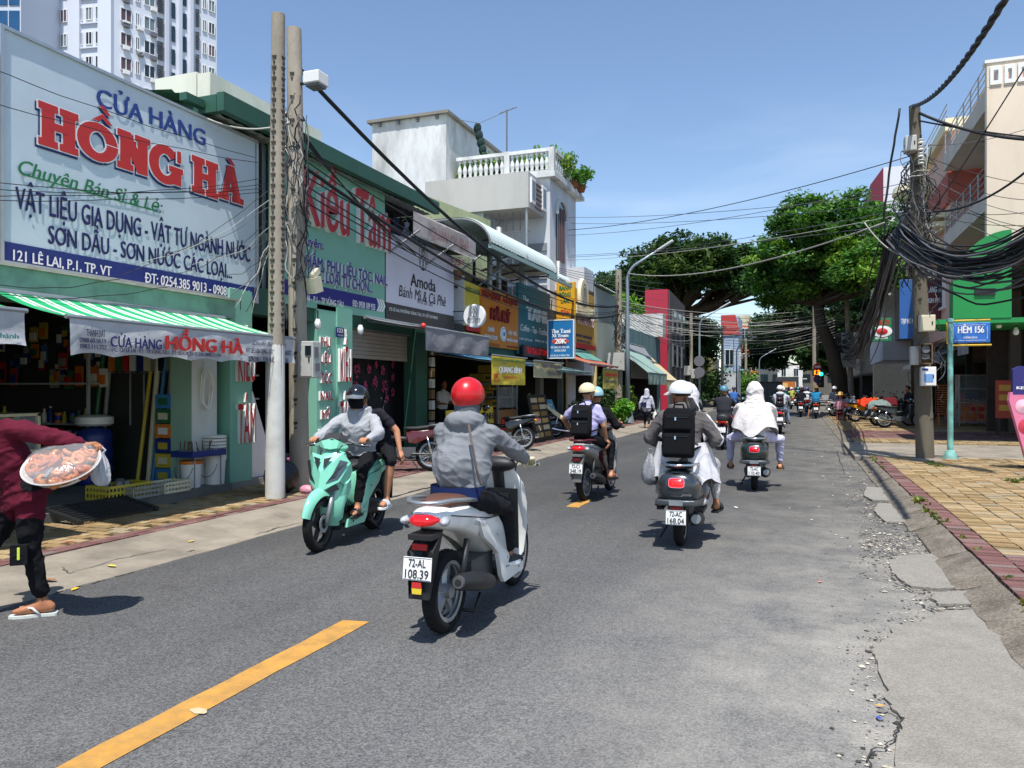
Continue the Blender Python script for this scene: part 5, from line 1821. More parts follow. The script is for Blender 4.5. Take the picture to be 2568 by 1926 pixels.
tree('broad dark rain tree spreading over the roofs behind the red house',(b.x,64,0),[(b.x + .2,64,3),(b.x - .1,63.8,6),(b.x,63.6,7.4)],
  [((b.x - 3.4,63,9.0),(3.6,4,2.7)),((b.x + .2,62,10.2),(4.6,5,3.1)),((b.x + 4.4,63,10.0),(3.3,4,2.5)),((b.x - 5.4,64,8.0),(1.9,3,1.6)),((b.x + 6.6,62,9.6),(2.9,3,2.1)),((b.x + 2.6,61,11.2),(3.2,3,2.0)),((b.x + .6,66,5.4),(2.0,2.5,1.9)),((b.x + .2,67,3.6),(1.5,2,1.6))],G1,700,130,.2,1.0,3,.75,.27)
tree('tall bright leaved tree standing on the right pavement over the parked motorbikes',(2.15,44,0),[(2.05,44,1.6),(1.7,44,3.4),(1.1,44,5),(1.0,43.8,6.2)],
  [((1.5,43.5,9.0),(3.2,3.4,2.5)),((-.3,44,8.3),(2.2,3,1.9)),((3.4,43,8.2),(2.4,2.6,2.4)),((.9,45,6.7),(3.0,3,1.6)),((-1.9,44.5,7.2),(1.2,2,.9)),((3.2,40.5,6.8),(1.8,2.2,1.5))],'#4d7835',460,150,.14,.75,8,.42,.22)
tree('dark tree beyond the crossing on the right side of the street',(3.5,70,0),[(3.3,70,4),(3,70,6)],
  [((1.6,70,7.4),(3.8,4,2.8)),((-1.2,74,6.2),(2.8,3,2.2)),((5.2,70,8),(3.5,3.5,3))],G3,200,80,.25,1.1,12,.5)
tree('distant tree hanging over the end of the street',(-6,112,0),[(-6,112,4),(-5.6,112,6)],
  [((-4.4,112,8.2),(4.2,4,3.4)),((.2,118,7.4),(3.6,3,2.8))],G3,150,70,.33,1.3,15,.5)
tree('leafy tree hanging low over the far riders on the right side',(4.4,86,0),[(4.2,86,3),(3.6,86,4.6)],
  [((.6,86,6.0),(3.0,3,2.6)),((-2.6,88,6.4),(2.7,3,2.6)),((4.2,84,6.5),(2.6,3,2.8)),((2.2,85,3.6),(1.8,2,1.3)),((-3.3,89,4.3),(2.2,2,1.8))],G1,330,100,.22,1.0,22,.3,.45)
tree('dark tree filling the gap behind the yellow panel wall',(-8.6,80,0),[(-8.7,80,3),(-8.8,80,4.6)],
  [((-9.6,79,6.6),(2.0,2.5,2.4)),((-9.6,80,4.6),(1.5,2,1.5)),((-10.6,80,5.5),(2.0,2,2.2))],G3,170,90,.22,1.0,31,.3,.45)
tree('mid green tree in front of the white house at the end of the street',(5.0,98,0),[(4.5,98,3),(4,98,4.4)],
  [((2.2,98,5.2),(2.6,3,2)),((5,96,6.4),(3,3,2.8))],G2,110,70,.3,1.1,16,.4)
tree('pale feathery tree behind the low white walled shop',(-13,55,0),[(-13,55,4),(-13,55,5.2)],[((-12.6,54,6.4),(3,3,1.7)),((-9.8,56,6.0),(1.8,2,1.5))],'#5b8a3a',80,80,.22,.9,19,.3)
def shrub(label,c,r,col,n=14,per=60,size=.09,name='shrub',cat='plant',pot=None,grp=None):
 t = thing(name,label,cat,c,world=True,group=grp)
 cs = [(c[0] + r[0] * rnd.uniform(-.8,.8),c[1] + r[1] * rnd.uniform(-.8,.8),c[2] + r[2] * rnd.uniform(.5,1.6)) for _ in range(n)]
 leaves('foliage',cs,[max(r) * .45] * n,per,size,tones(col),t,.9,1)
 m = MB()
 for i in range(0,n,3):
  m.tube([c,V(c).lerp(V(cs[i]),.6) + V((.03,0,0)),cs[i]],.012,4)
 m.build('stem',BARK,t)
 if pot:
  MB().lathe([(pot * .7,0),(pot,pot * 1.3),(pot * .95,pot * 1.3),(pot * .85,pot)],c,n=12).build('pot',mat('clay_pot','#8a4f35',.8),t)
 return t
shrub('leafy shrub growing beside the third pole on the left pavement',(-6.9,32.5,.1),(.6,.7,.8),G2)
shrub('green pot plant in front of the cream tarpaulin',(-6.6,24.6,.12),(.35,.4,.55),'#4f8a35',pot=.18)
shrub('low green plant at the foot of the street lamp',(-6.5,30.2,.1),(.4,.4,.5),'#57902f')
shrub('climbing plant under the faded orange awning',(-7.4,30.6,.1),(.3,.7,1.1),G1)
shrub('dark shrub along the far left kerb before the yellow wall',(-7.0,62,0),(.9,1.4,1.5),G1,20,60,.15)
shrub('rounded hedge beside the steel hoarding',(-6,80,0),(2.2,2,1.7),'#47762f',26,70,.2)
shrub('tall thin shrub at the white house down the street',(-6.6,70,0),(.7,.7,1.8),G2,14,60,.15)
wr = random.Random(2)
for i,(x,y,r_,col) in enumerate(((-11.6,26.7,.5,'#55822f'),(-11.0,27.0,.6,'#6d8f35'),(-10.4,26.8,.45,'#4b7a2e'),(-9.8,27.0,.5,'#5d8a36'),(-9.2,26.9,.4,'#52802f'),(-8.7,26.9,.62,'#6a9038'),(-8.3,27.6,.6,'#6d9440'),(-8.1,28.6,.5,'#4e7b30'),(-8.0,29.3,.5,'#58862f'))):
 shrub(['bushy roof plant beside the stair tower','yellowish roof plant next to the stair tower','roof plant beside the dark cloth bundle','roof plant at the middle pier of the balustrade','low roof plant left of the corner of the balustrade',
     'tall roof plant at the corner of the balustrade','spreading roof plant just round the balustrade corner','roof plant on the street side of the balustrade','roof plant drooping at the far end of the balustrade'][i],
    (x,y,9.2),(r_ * .8,.4,r_ * 1.05),col,12,55,.075,'roof_plant','plant',.2,'plants on the roof terrace')
tag(bpy.data.objects['roof_plant.008'],'roof plant drooping at the far end of the balustrade')
wd = []
for px,py in ((2340,1166),(2352,1170),(2330,1162),(2306,1253),(2312,1258),(2560,1205),(2535,1207),(2548,1210)):
 q = onz(px,py,.12)
 wd += [(q.x + rnd.uniform(-.06,.06),q.y + rnd.uniform(-.05,.05),.13) for _ in range(3)]
for k in range(26):
 wd.append((1.40 + rnd.uniform(-.04,.03),rnd.uniform(5,17),.115))
w_ = tag(leaves('weeds',wd,[.05] * len(wd),18,.028,tones('#5a6b35'),None,1.4,.8),kind='stuff')
# small palm on the right
pp = thing('palm_tree','small palm between the pole and the pink house','palm',(4.2,33,0),world=True)
MB().tube([(4.2,33,0),(4.15,33,4),(3.9,33,8.4)],[.13,.11,.09],8).build('trunk',BARK,pp,smooth=True)
for k in range(13):
 a = k * 2.4
 e = .3 + .5 * ((k * 7) % 5) / 5
 m = MB()
 spine = [V((3.9 + math.cos(a) * s,33 + math.sin(a) * s,8.4 + e * s * 1.3 - s * s * .75)) for s in (0,.3,.6,.9,1.2)]
 m.tube(spine,[.02,.016,.012,.008,.004],4)
 for i in range(1,16):
  f = i / 16 * 4
  p = spine[int(f)].lerp(spine[min(4,int(f) + 1)],f % 1)
  for s in (-1,1):
   d = V((-math.sin(a) * s,math.cos(a) * s,-.35)) * (.34 - .012 * i) + V((math.cos(a),math.sin(a),0)) * .12
   w = V((math.cos(a),math.sin(a),0)) * .02
   m.add([p - w,p + w,p + d],[(0,1,2)])
 m.build('frond',leafmat('#3d6b35'),pp)
# ------------------------------------------------------------------ right side of the street
CRW = wallm('#e0d0bb','#a8977f',.3,.8)
cb_ = thing('cream_house','cream plastered house with side railings and white framed openings at the alley corner','house',(7,25,0),world=True)
XB,Y0 = 4.45,22.3
m = MB().bx(XB + 1.15,15,Y0,28.4,4.7,9.05).bx(XB,XB + 1.149,Y0,Y0 + .22,4.7,9.05)
m.build('wall',CRW,cb_)
for a,b,z0,z1 in ((XB,15,9.06,9.14),(XB,15,9.52,9.66)):
 MB().bx(a,b,Y0,Y0 + .2,z0,z1).build('parapet',CRW,cb_)
hx = [ony(px,180,Y0).x for px in (2487,2507,2523,2541,2557,2577,2592,2612,2630)]
edges = [XB] + hx
holes = [(hx[0],hx[1]),(hx[2],hx[3]),(hx[4],hx[5]),(hx[6],hx[7])]
pieces = [(XB,holes[0][0])] + [(holes[i][1],holes[i + 1][0]) for i in range(3)] + [(holes[3][1],15)]
for a,b in pieces:
 MB().bx(a,b,Y0 + .001,Y0 + .199,9.141,9.519).build('parapet',CRW,cb_)
for a,b in holes:
 m = MB()
 for q in ((a - .04,b + .04,9.46,9.56),(a - .04,b + .04,9.10,9.2),(a - .04,a + .035,9.2,9.46),(b - .035,b + .04,9.2,9.46)):
  m.bx(q[0],q[1],Y0 - .04,Y0 + .24,q[2],q[3])
 m.build('opening_frame',WHITE,cb_)
MB().bx(XB - .05,15,Y0 - .03,Y0 + .23,9.661,9.74).build('coping',WHITE,cb_)
for z0,z1,rt in ((8.55,9.05,.75),(6.0,6.46,.75)):
 MB().bx(XB,XB + 1.149,Y0 + .221,28.4,z0,z1).build('balcony_slab',wallm('#c9bfb3','#8d8377',.25),cb_)
 for k in range(4):
  MB().tube([(XB + .06,Y0 + .25,z1 + .18 * (k + 1)),(XB + .06,28.3,z1 + .18 * (k + 1))],.018,6).build('rail',STEEL,cb_)
 for k in range(7):
  y = Y0 + .3 + k * .98
  MB().tube([(XB + .06,y,z1),(XB + .06,y,z1 + .74)],.022,6).build('rail_post',STEEL,cb_)
for y,z in ((23.4,6.5),(25.6,6.5)):
 w = MB().bx(XB + 1.10,XB + 1.149,y,y + 1.0,z,z + 1.9).build('door',mat('brown_door','#5b3a30',.5),cb_)
MB().tube([(XB + .6,24.5,8.35),(XB + .6,24.5,8.5)],.03,6).bx(XB + .2,XB + 1.0,24.46,24.54,8.32,8.35).bx(XB + .56,XB + .64,24.1,24.9,8.32,8.35).build('ceiling_fan',GREYP,cb_)
m = MB().bx(7.6,7.8,Y0,28.4,.12,4.69).bx(XB + 1.2,7.6,28.25,28.4,.12,4.69).bx(XB + .2,15,Y0 + .02,28.39,4.55,4.69)
m.build('ground_floor_wall',mat('dark_brown_wall','#4a4038',.9,var=.2),cb_)
for x,y in ((6.2,22.6),(6.2,27.9)):
 MB().bx(x,x + .3,y,y + .3,.12,4.54).build('column',mat('tiled_column','#6b6258',.7,var=.15),cb_)
GRN = mat('green_sign_panel','#1a8a43',.5,var=.08,vs=1.5,dirt='#1b7a3f',da=.3,ds=1.2)
gs = thing('green_fascia','bright green curved sign fascia above the alley corner shop','sign',(4.3,21.8,3.2),world=True)
a,b = ony(2390,800,21.7),ony(2537,575,21.7)
n = 10
arc = [(b.x - (b.x - a.x - .1) * math.sin(math.pi / 2 * i / n),a.z + .95 + (b.z - a.z - .95) * math.cos(math.pi / 2 * i / n)) for i in range(n + 1)]
MB().prism([(a.x,21.7,a.z),(b.x,21.7,a.z)] + [(x,21.7,z) for x,z in arc] + [(a.x,21.7,a.z + .95)],(0,.5,0)).build('panel',GRN,gs)
MB().bx(a.x - .5,9.5,21.72,24.5,a.z - .12,a.z - .003).build('canopy',GRN,gs)
c = ony(2470,732,21.69)
MB().bx(c.x - .22,c.x + .22,21.66,21.699,c.z - .08,c.z + .08).build('vent',BLK,gs)
for px,py in ((2505,818),(2548,835)):
 p = ony(px,py,22.6)
 tag(MB().lathe([(.03,.14),(.06,.08),(.07,0),(.04,-.05)],p,n=10).tube([p + V((0,0,.14)),(p.x,p.y,3.08)],.01,4,mi=1).build('light_bulb',[WHL,BLK],smooth=60),'white bulb hanging under the green canopy ' + ('near the street sign' if px < 2530 else 'at the right edge'),'bulb')
# glass food cabinet, stools, banners
p = onz(2405,1068,.12)
t = thing('display_cabinet','tall glass food cabinet with colourful pictured base under the green canopy','cabinet',(p.x,p.y,.12))
w,d,h = 1.15,.6,1.85
m = MB()
for x in (0,w):
 for y in (0,d):
  m.bx(x - .025,x + .025,y - .025,y + .025,0,h)
for z in (.12,.85,1.35,h):
 m.bx(-.025,w + .025,-.025,d + .025,z - .015,z + .015)
m.build('frame',mat('aluminium','#c7cacb',.35,metal=.7),t)
MB().bx(.02,w - .02,-.02,-.005,.15,.83).build('picture_panel',mat('food_picture','#c9a07a',.5,var=.3,vs=5,dirt='#b53a3a',da=.8,ds=9),t)
for x in (.2,.45,.7,.95):
 for z in (.35,.62):
  MB().lathe([(0,0),(.09,0),(.0,-.012)],(x,-.021,z),axis='y',n=12).build('picture_print',[YELL,REDP,PLAST['#d97b29']][int(x * 10 + z * 10) % 3],t)
MB().bx(.03,w - .03,-.012,-.006,.87,h - .02).bx(-.012,-.006,.03,d - .03,.87,h - .02).build('pane',CLEAR,t)
for k in range(6):
 tag(MB().ell((p.x + .2 + .15 * k,p.y + .3,.12 + .93),(.07,.09,.06),n=10,m=6).build('bread_roll',mat('bread','#b9803f',.7),smooth=True),'bread roll in the glass food cabinet','bread','bread in the glass cabinet')
p = onz(2390,1070,.12)
t = thing('stool_stack','tall stack of orange plastic stools left of the glass cabinet','stool stack',(p.x - .3,p.y + .2,.12))
for k in range(13):
 MB().box((0,0,.45 + k * .085),(.34,.34,.03),taper=.9).build('stool',mat('orange_plastic','#c9621f',.45),t)
m = MB()
for sx in (-1,1):
 for sy in (-1,1):
  MB().prism([(sx * .17,sy * .17,0),(sx * .13,sy * .17,0),(sx * .11,sy * .13,.44),(sx * .15,sy * .13,.44)],(0,-sy * .05,0)).build('leg',mat('orange_plastic',''),t)
p = onz(2497,1092,.12)
t = thing('banner_stand','red and orange banner stand with yellow panels at the right edge','banner',(p.x,p.y,.12))
MB().bx(0,.95,0,.05,.5,1.6).build('panel',mat('banner_red','#c0402a',.5,var=.08),t)
for z in (.72,1.02,1.3):
 MB().bx(.08,.85,-.012,-.002,z,z + .17).build('print',mat('banner_yellow','#dba53a',.5,var=.1),t)
for x in (.05,.85):
 MB().bx(x,x + .05,-.1,.2,0,.5).build('leg',BLACKST,t)
# pink dessert board at the very edge
p = atd(2528,1000,13)
t = thing('cutout_board','pink dessert shop board with a navy top leaning at the right edge','sign',(p.x,p.y,.12),YAW)
prf = [(.02,1.28),(.06,.95),(.5,.1),(1.1,.1),(1.1,2.0),(.1,2.0)]
MB().prism([(x,0,z - .35) for x,z in ((.02,1.52),(0.30,.55),(.42,.36),(1.4,.36),(1.4,1.66),(.04,1.66))],(0,.06,0)).build('panel',mat('pink_board','#d9799a',.45,var=.1,vs=3),t)
MB().prism([(x,-.003,z - .35) for x,z in ((.08,1.62),(.08,2.05),(.2,2.1),(1.4,2.1),(1.4,1.62))],(0,.05,0)).build('top_panel',mat('navy_board','#2d2a6e',.4),t)
for x,z,r_,c in ((.24,1.32,.12,'#e9b7c6'),(.38,1.22,.07,'#f3e9e6'),(.3,.98,.13,'#c23a4d'),(.45,.85,.15,'#f0c9a0'),(.5,1.15,.1,'#c23a4d'),(.5,.6,.1,'#e0a0b0')):
 MB().lathe([(0,0),(r_,0),(.0,-.03)],(0,0,0),axis='y',n=18).xf(Matrix.Translation((x,-.005,z - .35 + .1))).build('dessert_print',mat('print' + c,c,.5),t)
m = MB()
letters(m,'La',(.26,-.006,1.49),(1,0,0),(0,0,1),.3,.14,shear=.3)
letters(m,'KEM TƯƠI',(.14,-.006,1.36),(1,0,0),(0,0,1),.5,.045,bold=.04)
m.build('lettering',WHL,t)
MB().prism([(.5,.1,0),(1.2,.1,0),(1.2,.5,0),(.5,.5,0)],(0,0,.02)).tube([(.6,.08,.02),(.6,.45,1.2)],.02,5).build('stand',BLACKST,t)
# street name sign on its teal post
p = onz(2383,1150,.12)
t = thing('street_sign','blue alley name sign in a yellow frame on a flaking teal post','street sign',(p.x,p.y,.10),world=True)
TEALP = mat('flaking_teal','#7fc4bb',.7,var=.1,vs=6,dirt='#565a57',da=.7,ds=4)
zt = ony(2383,805,p.y).z
MB().lathe([(.055,.1),(.05,zt - .02),(.065,zt - .02),(.065,zt + .04),(.02,zt + .05)],(p.x,p.y,0),n=12).build('post',TEALP,t,smooth=40)
MB().lathe([(.16,.08),(.15,.13),(.11,.2),(.08,.27),(.055,.29)],(p.x,p.y,0),n=14).build('foot',TEALP,t,smooth=40)
q0,q1 = ony(2376,861,p.y),ony(2483,808,p.y)
SB = mat('street_sign_blue','#2f6fc2',.4,var=.03)
bo = MB().bx(q0.x + .04,q1.x,p.y - .03,p.y,q0.z,q1.z).build('plate',SB,t,bevel=.02)
fr = [(q0.x + .9 - .9,q1.z + .05)]
MB().tube([(q1.x,p.y - .015,q1.z + .045),(q0.x + .06,p.y - .015,q1.z + .045),(q0.x - .01,p.y - .015,q1.z),(q0.x - .01,p.y - .015,q0.z),(q0.x + .06,p.y - .015,q0.z - .045),(q1.x + .02,p.y - .015,q0.z - .045)],.018,8).build('frame',mat('frame_yellow','#d9b23c',.5,dirt='#8c7d5a',da=.3),t,smooth=True)
m = MB()
W_ = q1.x - q0.x - .04
letters(m,'HẺM 156',(q0.x + .04 + W_ * .2,p.y - .031,q0.z + .19),(1,0,0),(0,0,1),W_ * .64,.125,bold=.05)
letters(m,'ĐƯỜNG LÊ LAI',(q0.x + .04 + W_ * .33,p.y - .031,q0.z + .085),(1,0,0),(0,0,1),W_ * .34,.035,bold=.04)
m.build('lettering',WHL,bo)
m = MB()
x0,x1,z0,z1 = q0.x + .09,q1.x - .05,q0.z + .045,q1.z - .045
for a in ((x0 + .03,x1 - .03,z0,z0 + .006),(x0 + .03,x1 - .03,z1 - .006,z1),(x0,x0 + .006,z0 + .03,z1 - .03),(x1 - .006,x1,z0 + .03,z1 - .03)):
 m.bx(a[0],a[1],p.y - .034,p.y - .03,a[2],a[3])
m.build('border',WHL,bo)

# houses further along the right
ph = thing('pink_house','pink and cream house with a red band behind the cable pole','house',(8,33,0),world=True)
MB().bx(4.7,14,28.6,35.9,3.2,9.9).build('wall',wallm('#d3b0a0','#a98675',.25),ph)
MB().bx(4.6,4.699,28.6,35.9,7.6,8.6).bx(4.7,14,28.5,28.599,7.6,8.6).build('band',wallm('#b0655a'),ph)
MB().bx(4.5,14,28.45,36,9.9,10.3).build('cornice',CRM,ph)
for z in (6.2,6.9,7.2):
 MB().bx(4.2,4.69,29,35.5,z,z + .16).build('ledge',CRM,ph)
MB().bx(6.5,13,30,35,10.31,12.6).build('roof_room',wallm('#cfae9f'),ph)
MB().lathe([(1.0,0),(1.3,.25),(1.25,.5),(.9,.55)],(4.8,34,8.9),n=20).build('round_balcony',CRM,ph,smooth=30)
for y in (29.6,31.6,33.6):
 w = MB().bx(4.6,4.699,y,y + 1.1,4.2,5.9).build('window',WHITE,ph)
 MB().bx(4.58,4.599,y + .08,y + 1.02,4.28,5.82).build('pane',GLASS,w)
for k in range(3):
 MB().tube([(4.6,28.7,10.45 + .2 * k),(4.6,35.8,10.45 + .2 * k)],.02,5).build('rail',STEEL,ph)
mh = thing('modern_house','white and burgundy modern house rising over the right hand tree','house',(8,46,0),world=True)
WM = wallm('#d9d9de','#a9a9b0',.2)
BUR = mat('burgundy_wall','#7d3040',.6,var=.08)
a,b,c = ony(2184,700,46),ony(2215,420,46),ony(2290,432,46)
MB().bx(b.x,c.x + 4,46,54,3,b.z).build('wall',WM,mh)
MB().prism([(a.x,46.3,a.z + .5),(b.x - .003,45.9,a.z + .5),(b.x - .003,45.9,b.z),(a.x,46.3,b.z - .8)],(0,7,0)).build('side_panel',BUR,mh)
MB().bx(a.x + .1,b.x - .05,45.7,45.89,a.z + 2.2,a.z + 4.2).build('balcony_recess',mat('recess_dark','#5d2a33',.7),mh)
MB().bx(b.x + .6,b.x + 2,45.9,45.999,b.z - 4.5,b.z - 2.5).build('window',GLASS,mh)
rk = dict(depth=5,floor=.13)
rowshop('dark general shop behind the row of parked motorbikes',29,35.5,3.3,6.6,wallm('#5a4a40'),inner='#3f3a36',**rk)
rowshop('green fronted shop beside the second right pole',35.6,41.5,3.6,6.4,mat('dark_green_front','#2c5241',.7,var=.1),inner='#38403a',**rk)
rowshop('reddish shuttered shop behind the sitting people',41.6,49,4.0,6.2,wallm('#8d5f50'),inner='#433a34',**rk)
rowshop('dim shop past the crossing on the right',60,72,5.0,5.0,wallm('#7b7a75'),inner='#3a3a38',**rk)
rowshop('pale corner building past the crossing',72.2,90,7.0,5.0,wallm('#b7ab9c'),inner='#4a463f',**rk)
MB_ = MB().bx(4.9,9,36,49,4.05,7.6)
tag(MB_.build('upper_storey',wallm('#a8a4a6','#6d6a6a',.4)),'grey upper storey over the shops under the right hand tree','building')
def vsign(label,px0,px1,pt,pb,y,mt,items,d=.12):
 t,a,b = bladesign(label,y,px0,px1,pt,pb,mt,d)
 for it,c,bo in items:
  onb(t,[it],y,c,bold=bo)
 return t
vsign('green shop sign with red and white print over the parked motorbikes',2187,2236,797,857,33,mat('sign_green','#1f7a4f',.5,var=.06),[(('QUÁN CƠM',2193,2230,803,815),REDP,.05),(('BÌNH DÂN',2196,2226,845,851),WHL,.03)])
e = ony(2212,831,32.98)
o = MB().lathe([(0,0),(.36,0),(0,-.02)],(0,0,0),axis='y',n=22).lathe([(0,-.02),(.2,-.02),(0,-.05)],(0,0,0),axis='y',n=16,mi=1).xf(Matrix.Translation(e) @ Matrix.Diagonal((1,1,.62,1))).build('plate_print',[WHL,REDP],bpy.data.objects['projecting_sign.003'])
vsign('tall blue sign beside the cable pole',2256,2293,700,850,31,mat('sign_blue2','#2f62a6',.5,var=.06),[(('TẠP HÓA',2260,2290,800,812),WHL,.04)])
vsign('maroon banner with white lettering right of the cable pole',2322,2372,690,800,30.5,mat('sign_maroon','#6d2a2e',.5,var=.06),[(('VÀNG BẠC',2326,2368,720,734),WHL,.05),(('KIM PHÁT',2328,2366,748,760),WHL,.05)])
def rawn(label,y0,y1,xw,zw,xf,zf,col,drop=.35):
 return awning(label,y0,y1,y0,y1,xw,zw,xf,zf,zf - drop,'shop_awning',False,[mat('awn' + col,col,.75,var=.1,vs=3)],.03,0)
rawn('grey drop awning over the general shop on the right',30.2,35.2,6.55,3.5,4.6,2.75,'#6f7478')
rawn('white awning beyond the grey one on the right',36,41,6.4,3.2,4.7,2.6,'#d0d2d0',.25)
m = MB()
corrug(m,(4.9,27.0,3.2),(0,1.6,0),(1.6,0,.35),9,.03)
m.prism([(4.88,27.0,2.55),(4.88,28.6,2.55),(4.88,28.6,3.2),(4.88,27.0,3.2)],(.02,0,0))
tag(m.build('metal_awning',CORR),'crumpled grey metal awning behind the teal sign post','awning')
# goods heaped in the right shops
for k in range(26):
 x,y = 5.7 + wr.random() * .7,33.8 + wr.random() * 1.3
 z = .13 + .3 * wr.randint(0,3)
 c,c2 = wr.sample(list(PLAST.values()),2)
 tag(MB().box((x,y,z + .14),(.35,.3,.28)).box((x - .177,y,z + .15),(.006,.2,.14),mi=1).build('carton',[c,c2]),cname(c) + ' carton with ' + cname(c2) + ' label stacked in the general shop','box','cartons in the general shop')
# ------------------------------------------------------------------ poles, lamps, boxes, cables
PCON = mat('pole_concrete','#a3998a',.9,var=.13,vs=2.5,dirt='#6d6458',da=.4,ds=2.2,bump=.5,bs=30,stretch=(1,1,.4),spec=.15)
HOLE = mat('hole_dark','#40382f',.95)
def cpole(label,x,y,z0,h,r0,r1,square=False,notches=None,faces=((0,-1),),lean=(0,0),white=0,mt=None):
 t = thing('utility_pole',label,'pole',(x,y,z0),world=True)
 n = 4 if square else 12
 m = MB()
 k = 14
 cen = lambda f: V((x + lean[0] * f,y + lean[1] * f,z0 + h * f))
 rs = []
 for i in range(k + 1):
  f = i / k
  r = (r0 + (r1 - r0) * f) * (1.25 if square else 1)
  c = cen(f)
  rs.append([(c.x + r * math.cos(2 * math.pi * j / n + math.pi / n),c.y + r * math.sin(2 * math.pi * j / n + math.pi / n),c.z) for j in range(n)])
 m.rings(rs)
 m.build('shaft',mt or PCON,t,smooth=35)
 if white:
  MB().lathe([(r0 + .012,0),(r0 + .006,white),(r0 + .002,white + .02)],(x,y,z0),n=14,cap=False).build('white_sleeve',mat('white_wash','#c9cac4',.85,var=.08,vs=3,dirt='#6f6a60',da=.4,ds=3),t,smooth=40)
 if notches:
  m = MB()
  za,zb,n_ = notches
  for fx,fy in faces:
   for i in range(n_):
    z = za + (zb - za) * i / (n_ - 1)
    f = (z - z0) / h
    r = (r0 + (r1 - r0) * f)
    c = cen(f)
    nrm = V((fx,fy,0)).normalized()
    u = V((-nrm.y,nrm.x,0))
    q = V((c.x,c.y,z)) + nrm * (r * (.92 if square else .985))
    w = .033
    m.prism([q - u * w + V((0,0,.024)),q + u * w + V((0,0,.024)),q + u * w * .8 + V((0,0,0)),q + u * w * .3 - V((0,0,.015)),q - u * w * .3 - V((0,0,.015)),q - u * w * .8],nrm * .012)
    m.prism([q - u * .014 - V((0,0,.05)),q + u * .014 - V((0,0,.05)),q + u * .014 - V((0,0,.075)),q - u * .014 - V((0,0,.075))],nrm * .012)
  tag(m.build('climbing_holes',HOLE,t),kind='stuff')
 return t
b1 = onz(690,1248,.085)
P1 = (b1.x,b1.y)
h1 = (HY - 38) / FPX * (b1 - V((0,0,0))).dot(FW) + CH - .085
cpole('taller concrete pole with a white washed foot in front of the mint shop',P1[0],P1[1],.085,h1,.115,.085,notches=(2.3,h1 - .5,26),faces=((.1,-1),(1,-.1)),lean=(.05,0),white=1.95)
b2 = onz(752,1222,.085)
P2 = (b2.x,b2.y)
h2 = (HY - 70) / FPX * b2.dot(FW) + CH - .085
cpole('second concrete pole wrapped in wires behind the taller one',P2[0],P2[1],.085,h2,.14,.105,notches=(1.0,h2 - .6,16),faces=((.3,-1),),lean=(-.1,0))
P3 = (-7.1,32.0)
cpole('concrete pole with dark wire bundles beside the street lamp',-7.1,32.0,.085,6.4,.17,.13,notches=(2.0,6.2,14),faces=((.2,-1),))
p4 = onz(2320,1153,.12)
P4 = (p4.x,p4.y)
h4 = (HY - 258) / FPX * p4.dot(FW) + CH - .12
cpole('mossy concrete pole with thick black cable bundles at the alley corner',P4[0],P4[1],.12,h4,.165,.1,notches=(3.2,h4 - .25,13),faces=((-.15,-1),),lean=(-.17,.1),mt=mat('pole_mossy','#6f685b',.9,var=.2,vs=2.5,dirt='#4a463a',da=.5,ds=2,bump=.6,bs=30,stretch=(1,1,.35),spec=.15))
MB_ = MB().ell((P4[0],P4[1],.12),(.3,.28,.05),n=14,m=6)
tag(MB_.build('mortar_collar',CONC),'rough mortar collar round the foot of the alley corner pole','collar')
P5 = (2.75,45.5)
cpole('leaning pole carrying meter boxes and a sagging cable bundle under the tree',2.75,45.5,.12,7.6,.16,.11,lean=(-.35,0))
P6 = (-6.4,50.0)
cpole('concrete pole with meter boxes in front of the red house',-6.4,50,.08,6.2,.13,.1)
P7 = (-5.9,66.0)
cpole('pole at the yellow wall with many pale wires',-5.9,66,.05,6.5,.13,.1)
cpole('brown pole before the orange house',-5.0,82,.0,6.6,.15,.11)
cpole('slim concrete pole behind the traffic light',.95,52,.0,7.5,.13,.1)
# meter boxes etc
def boxon(label,c,d,mt,parent=None,name='meter_box',cat='box',door=True):
 t = thing(name,label,cat,c - V((0,0,d[2] / 2)),world=True)
 MB().box(c,d).build('case',mt,t,bevel=.012)
 if door:
  MB().box(c + V((0,-d[1] / 2 - .006,-d[2] * .03)),(d[0] * .86,.01,d[2] * .84)).build('door',mt,t)
  MB().box(c + V((d[0] * .3,-d[1] / 2 - .016,0)),(.02,.012,.06)).build('latch',BLACKST,t)
 return t
GBOX = mat('box_grey','#b8b8b2',.6,var=.06,dirt='#7f7c74',da=.3,ds=6)
CBOX = mat('box_cream','#d3cbb0',.6,var=.06,dirt='#8f8468',da=.3,ds=6)
d2 = P2[1] - .25
a,b = ony(757,948,d2),ony(795,856,d2)
bx_ = boxon('grey white meter box with a small window on the second concrete pole',V(((a.x + b.x) / 2,d2,(a.z + b.z) / 2)),(b.x - a.x,.2,b.z - a.z),GBOX)
MB().box(((a.x + b.x) / 2 + .06,d2 - .118,b.z - .13),(.09,.012,.13)).build('window',GLASS,bx_)
MB().bx(b.x + .002,b.x + .012,d2 - .07,d2 + .02,b.z - .22,b.z - .08).bx(b.x + .002,b.x + .02,d2 - .06,d2 + .04,a.z + .1,a.z + .2).build('side_plate',GREYP,bx_)
a,b = ony(764,220,P2[1] - .1),ony(810,172,P2[1] - .1)
t = thing('junction_box','white box fixed high on the second concrete pole','box',(a.x,P2[1],a.z),world=True)
MB().box(((a.x + b.x) / 2,P2[1] - .05,(a.z + b.z) / 2),((b.x - a.x) * .85,.26,(b.z - a.z) * .75)).build('case',mat('box_white','#e4e4e0',.5),t,bevel=.015)
MB().box(((a.x + b.x) / 2,P2[1] - .05,a.z + .01),((b.x - a.x) * .7,.2,.03)).build('base_plate',GREYP,t)
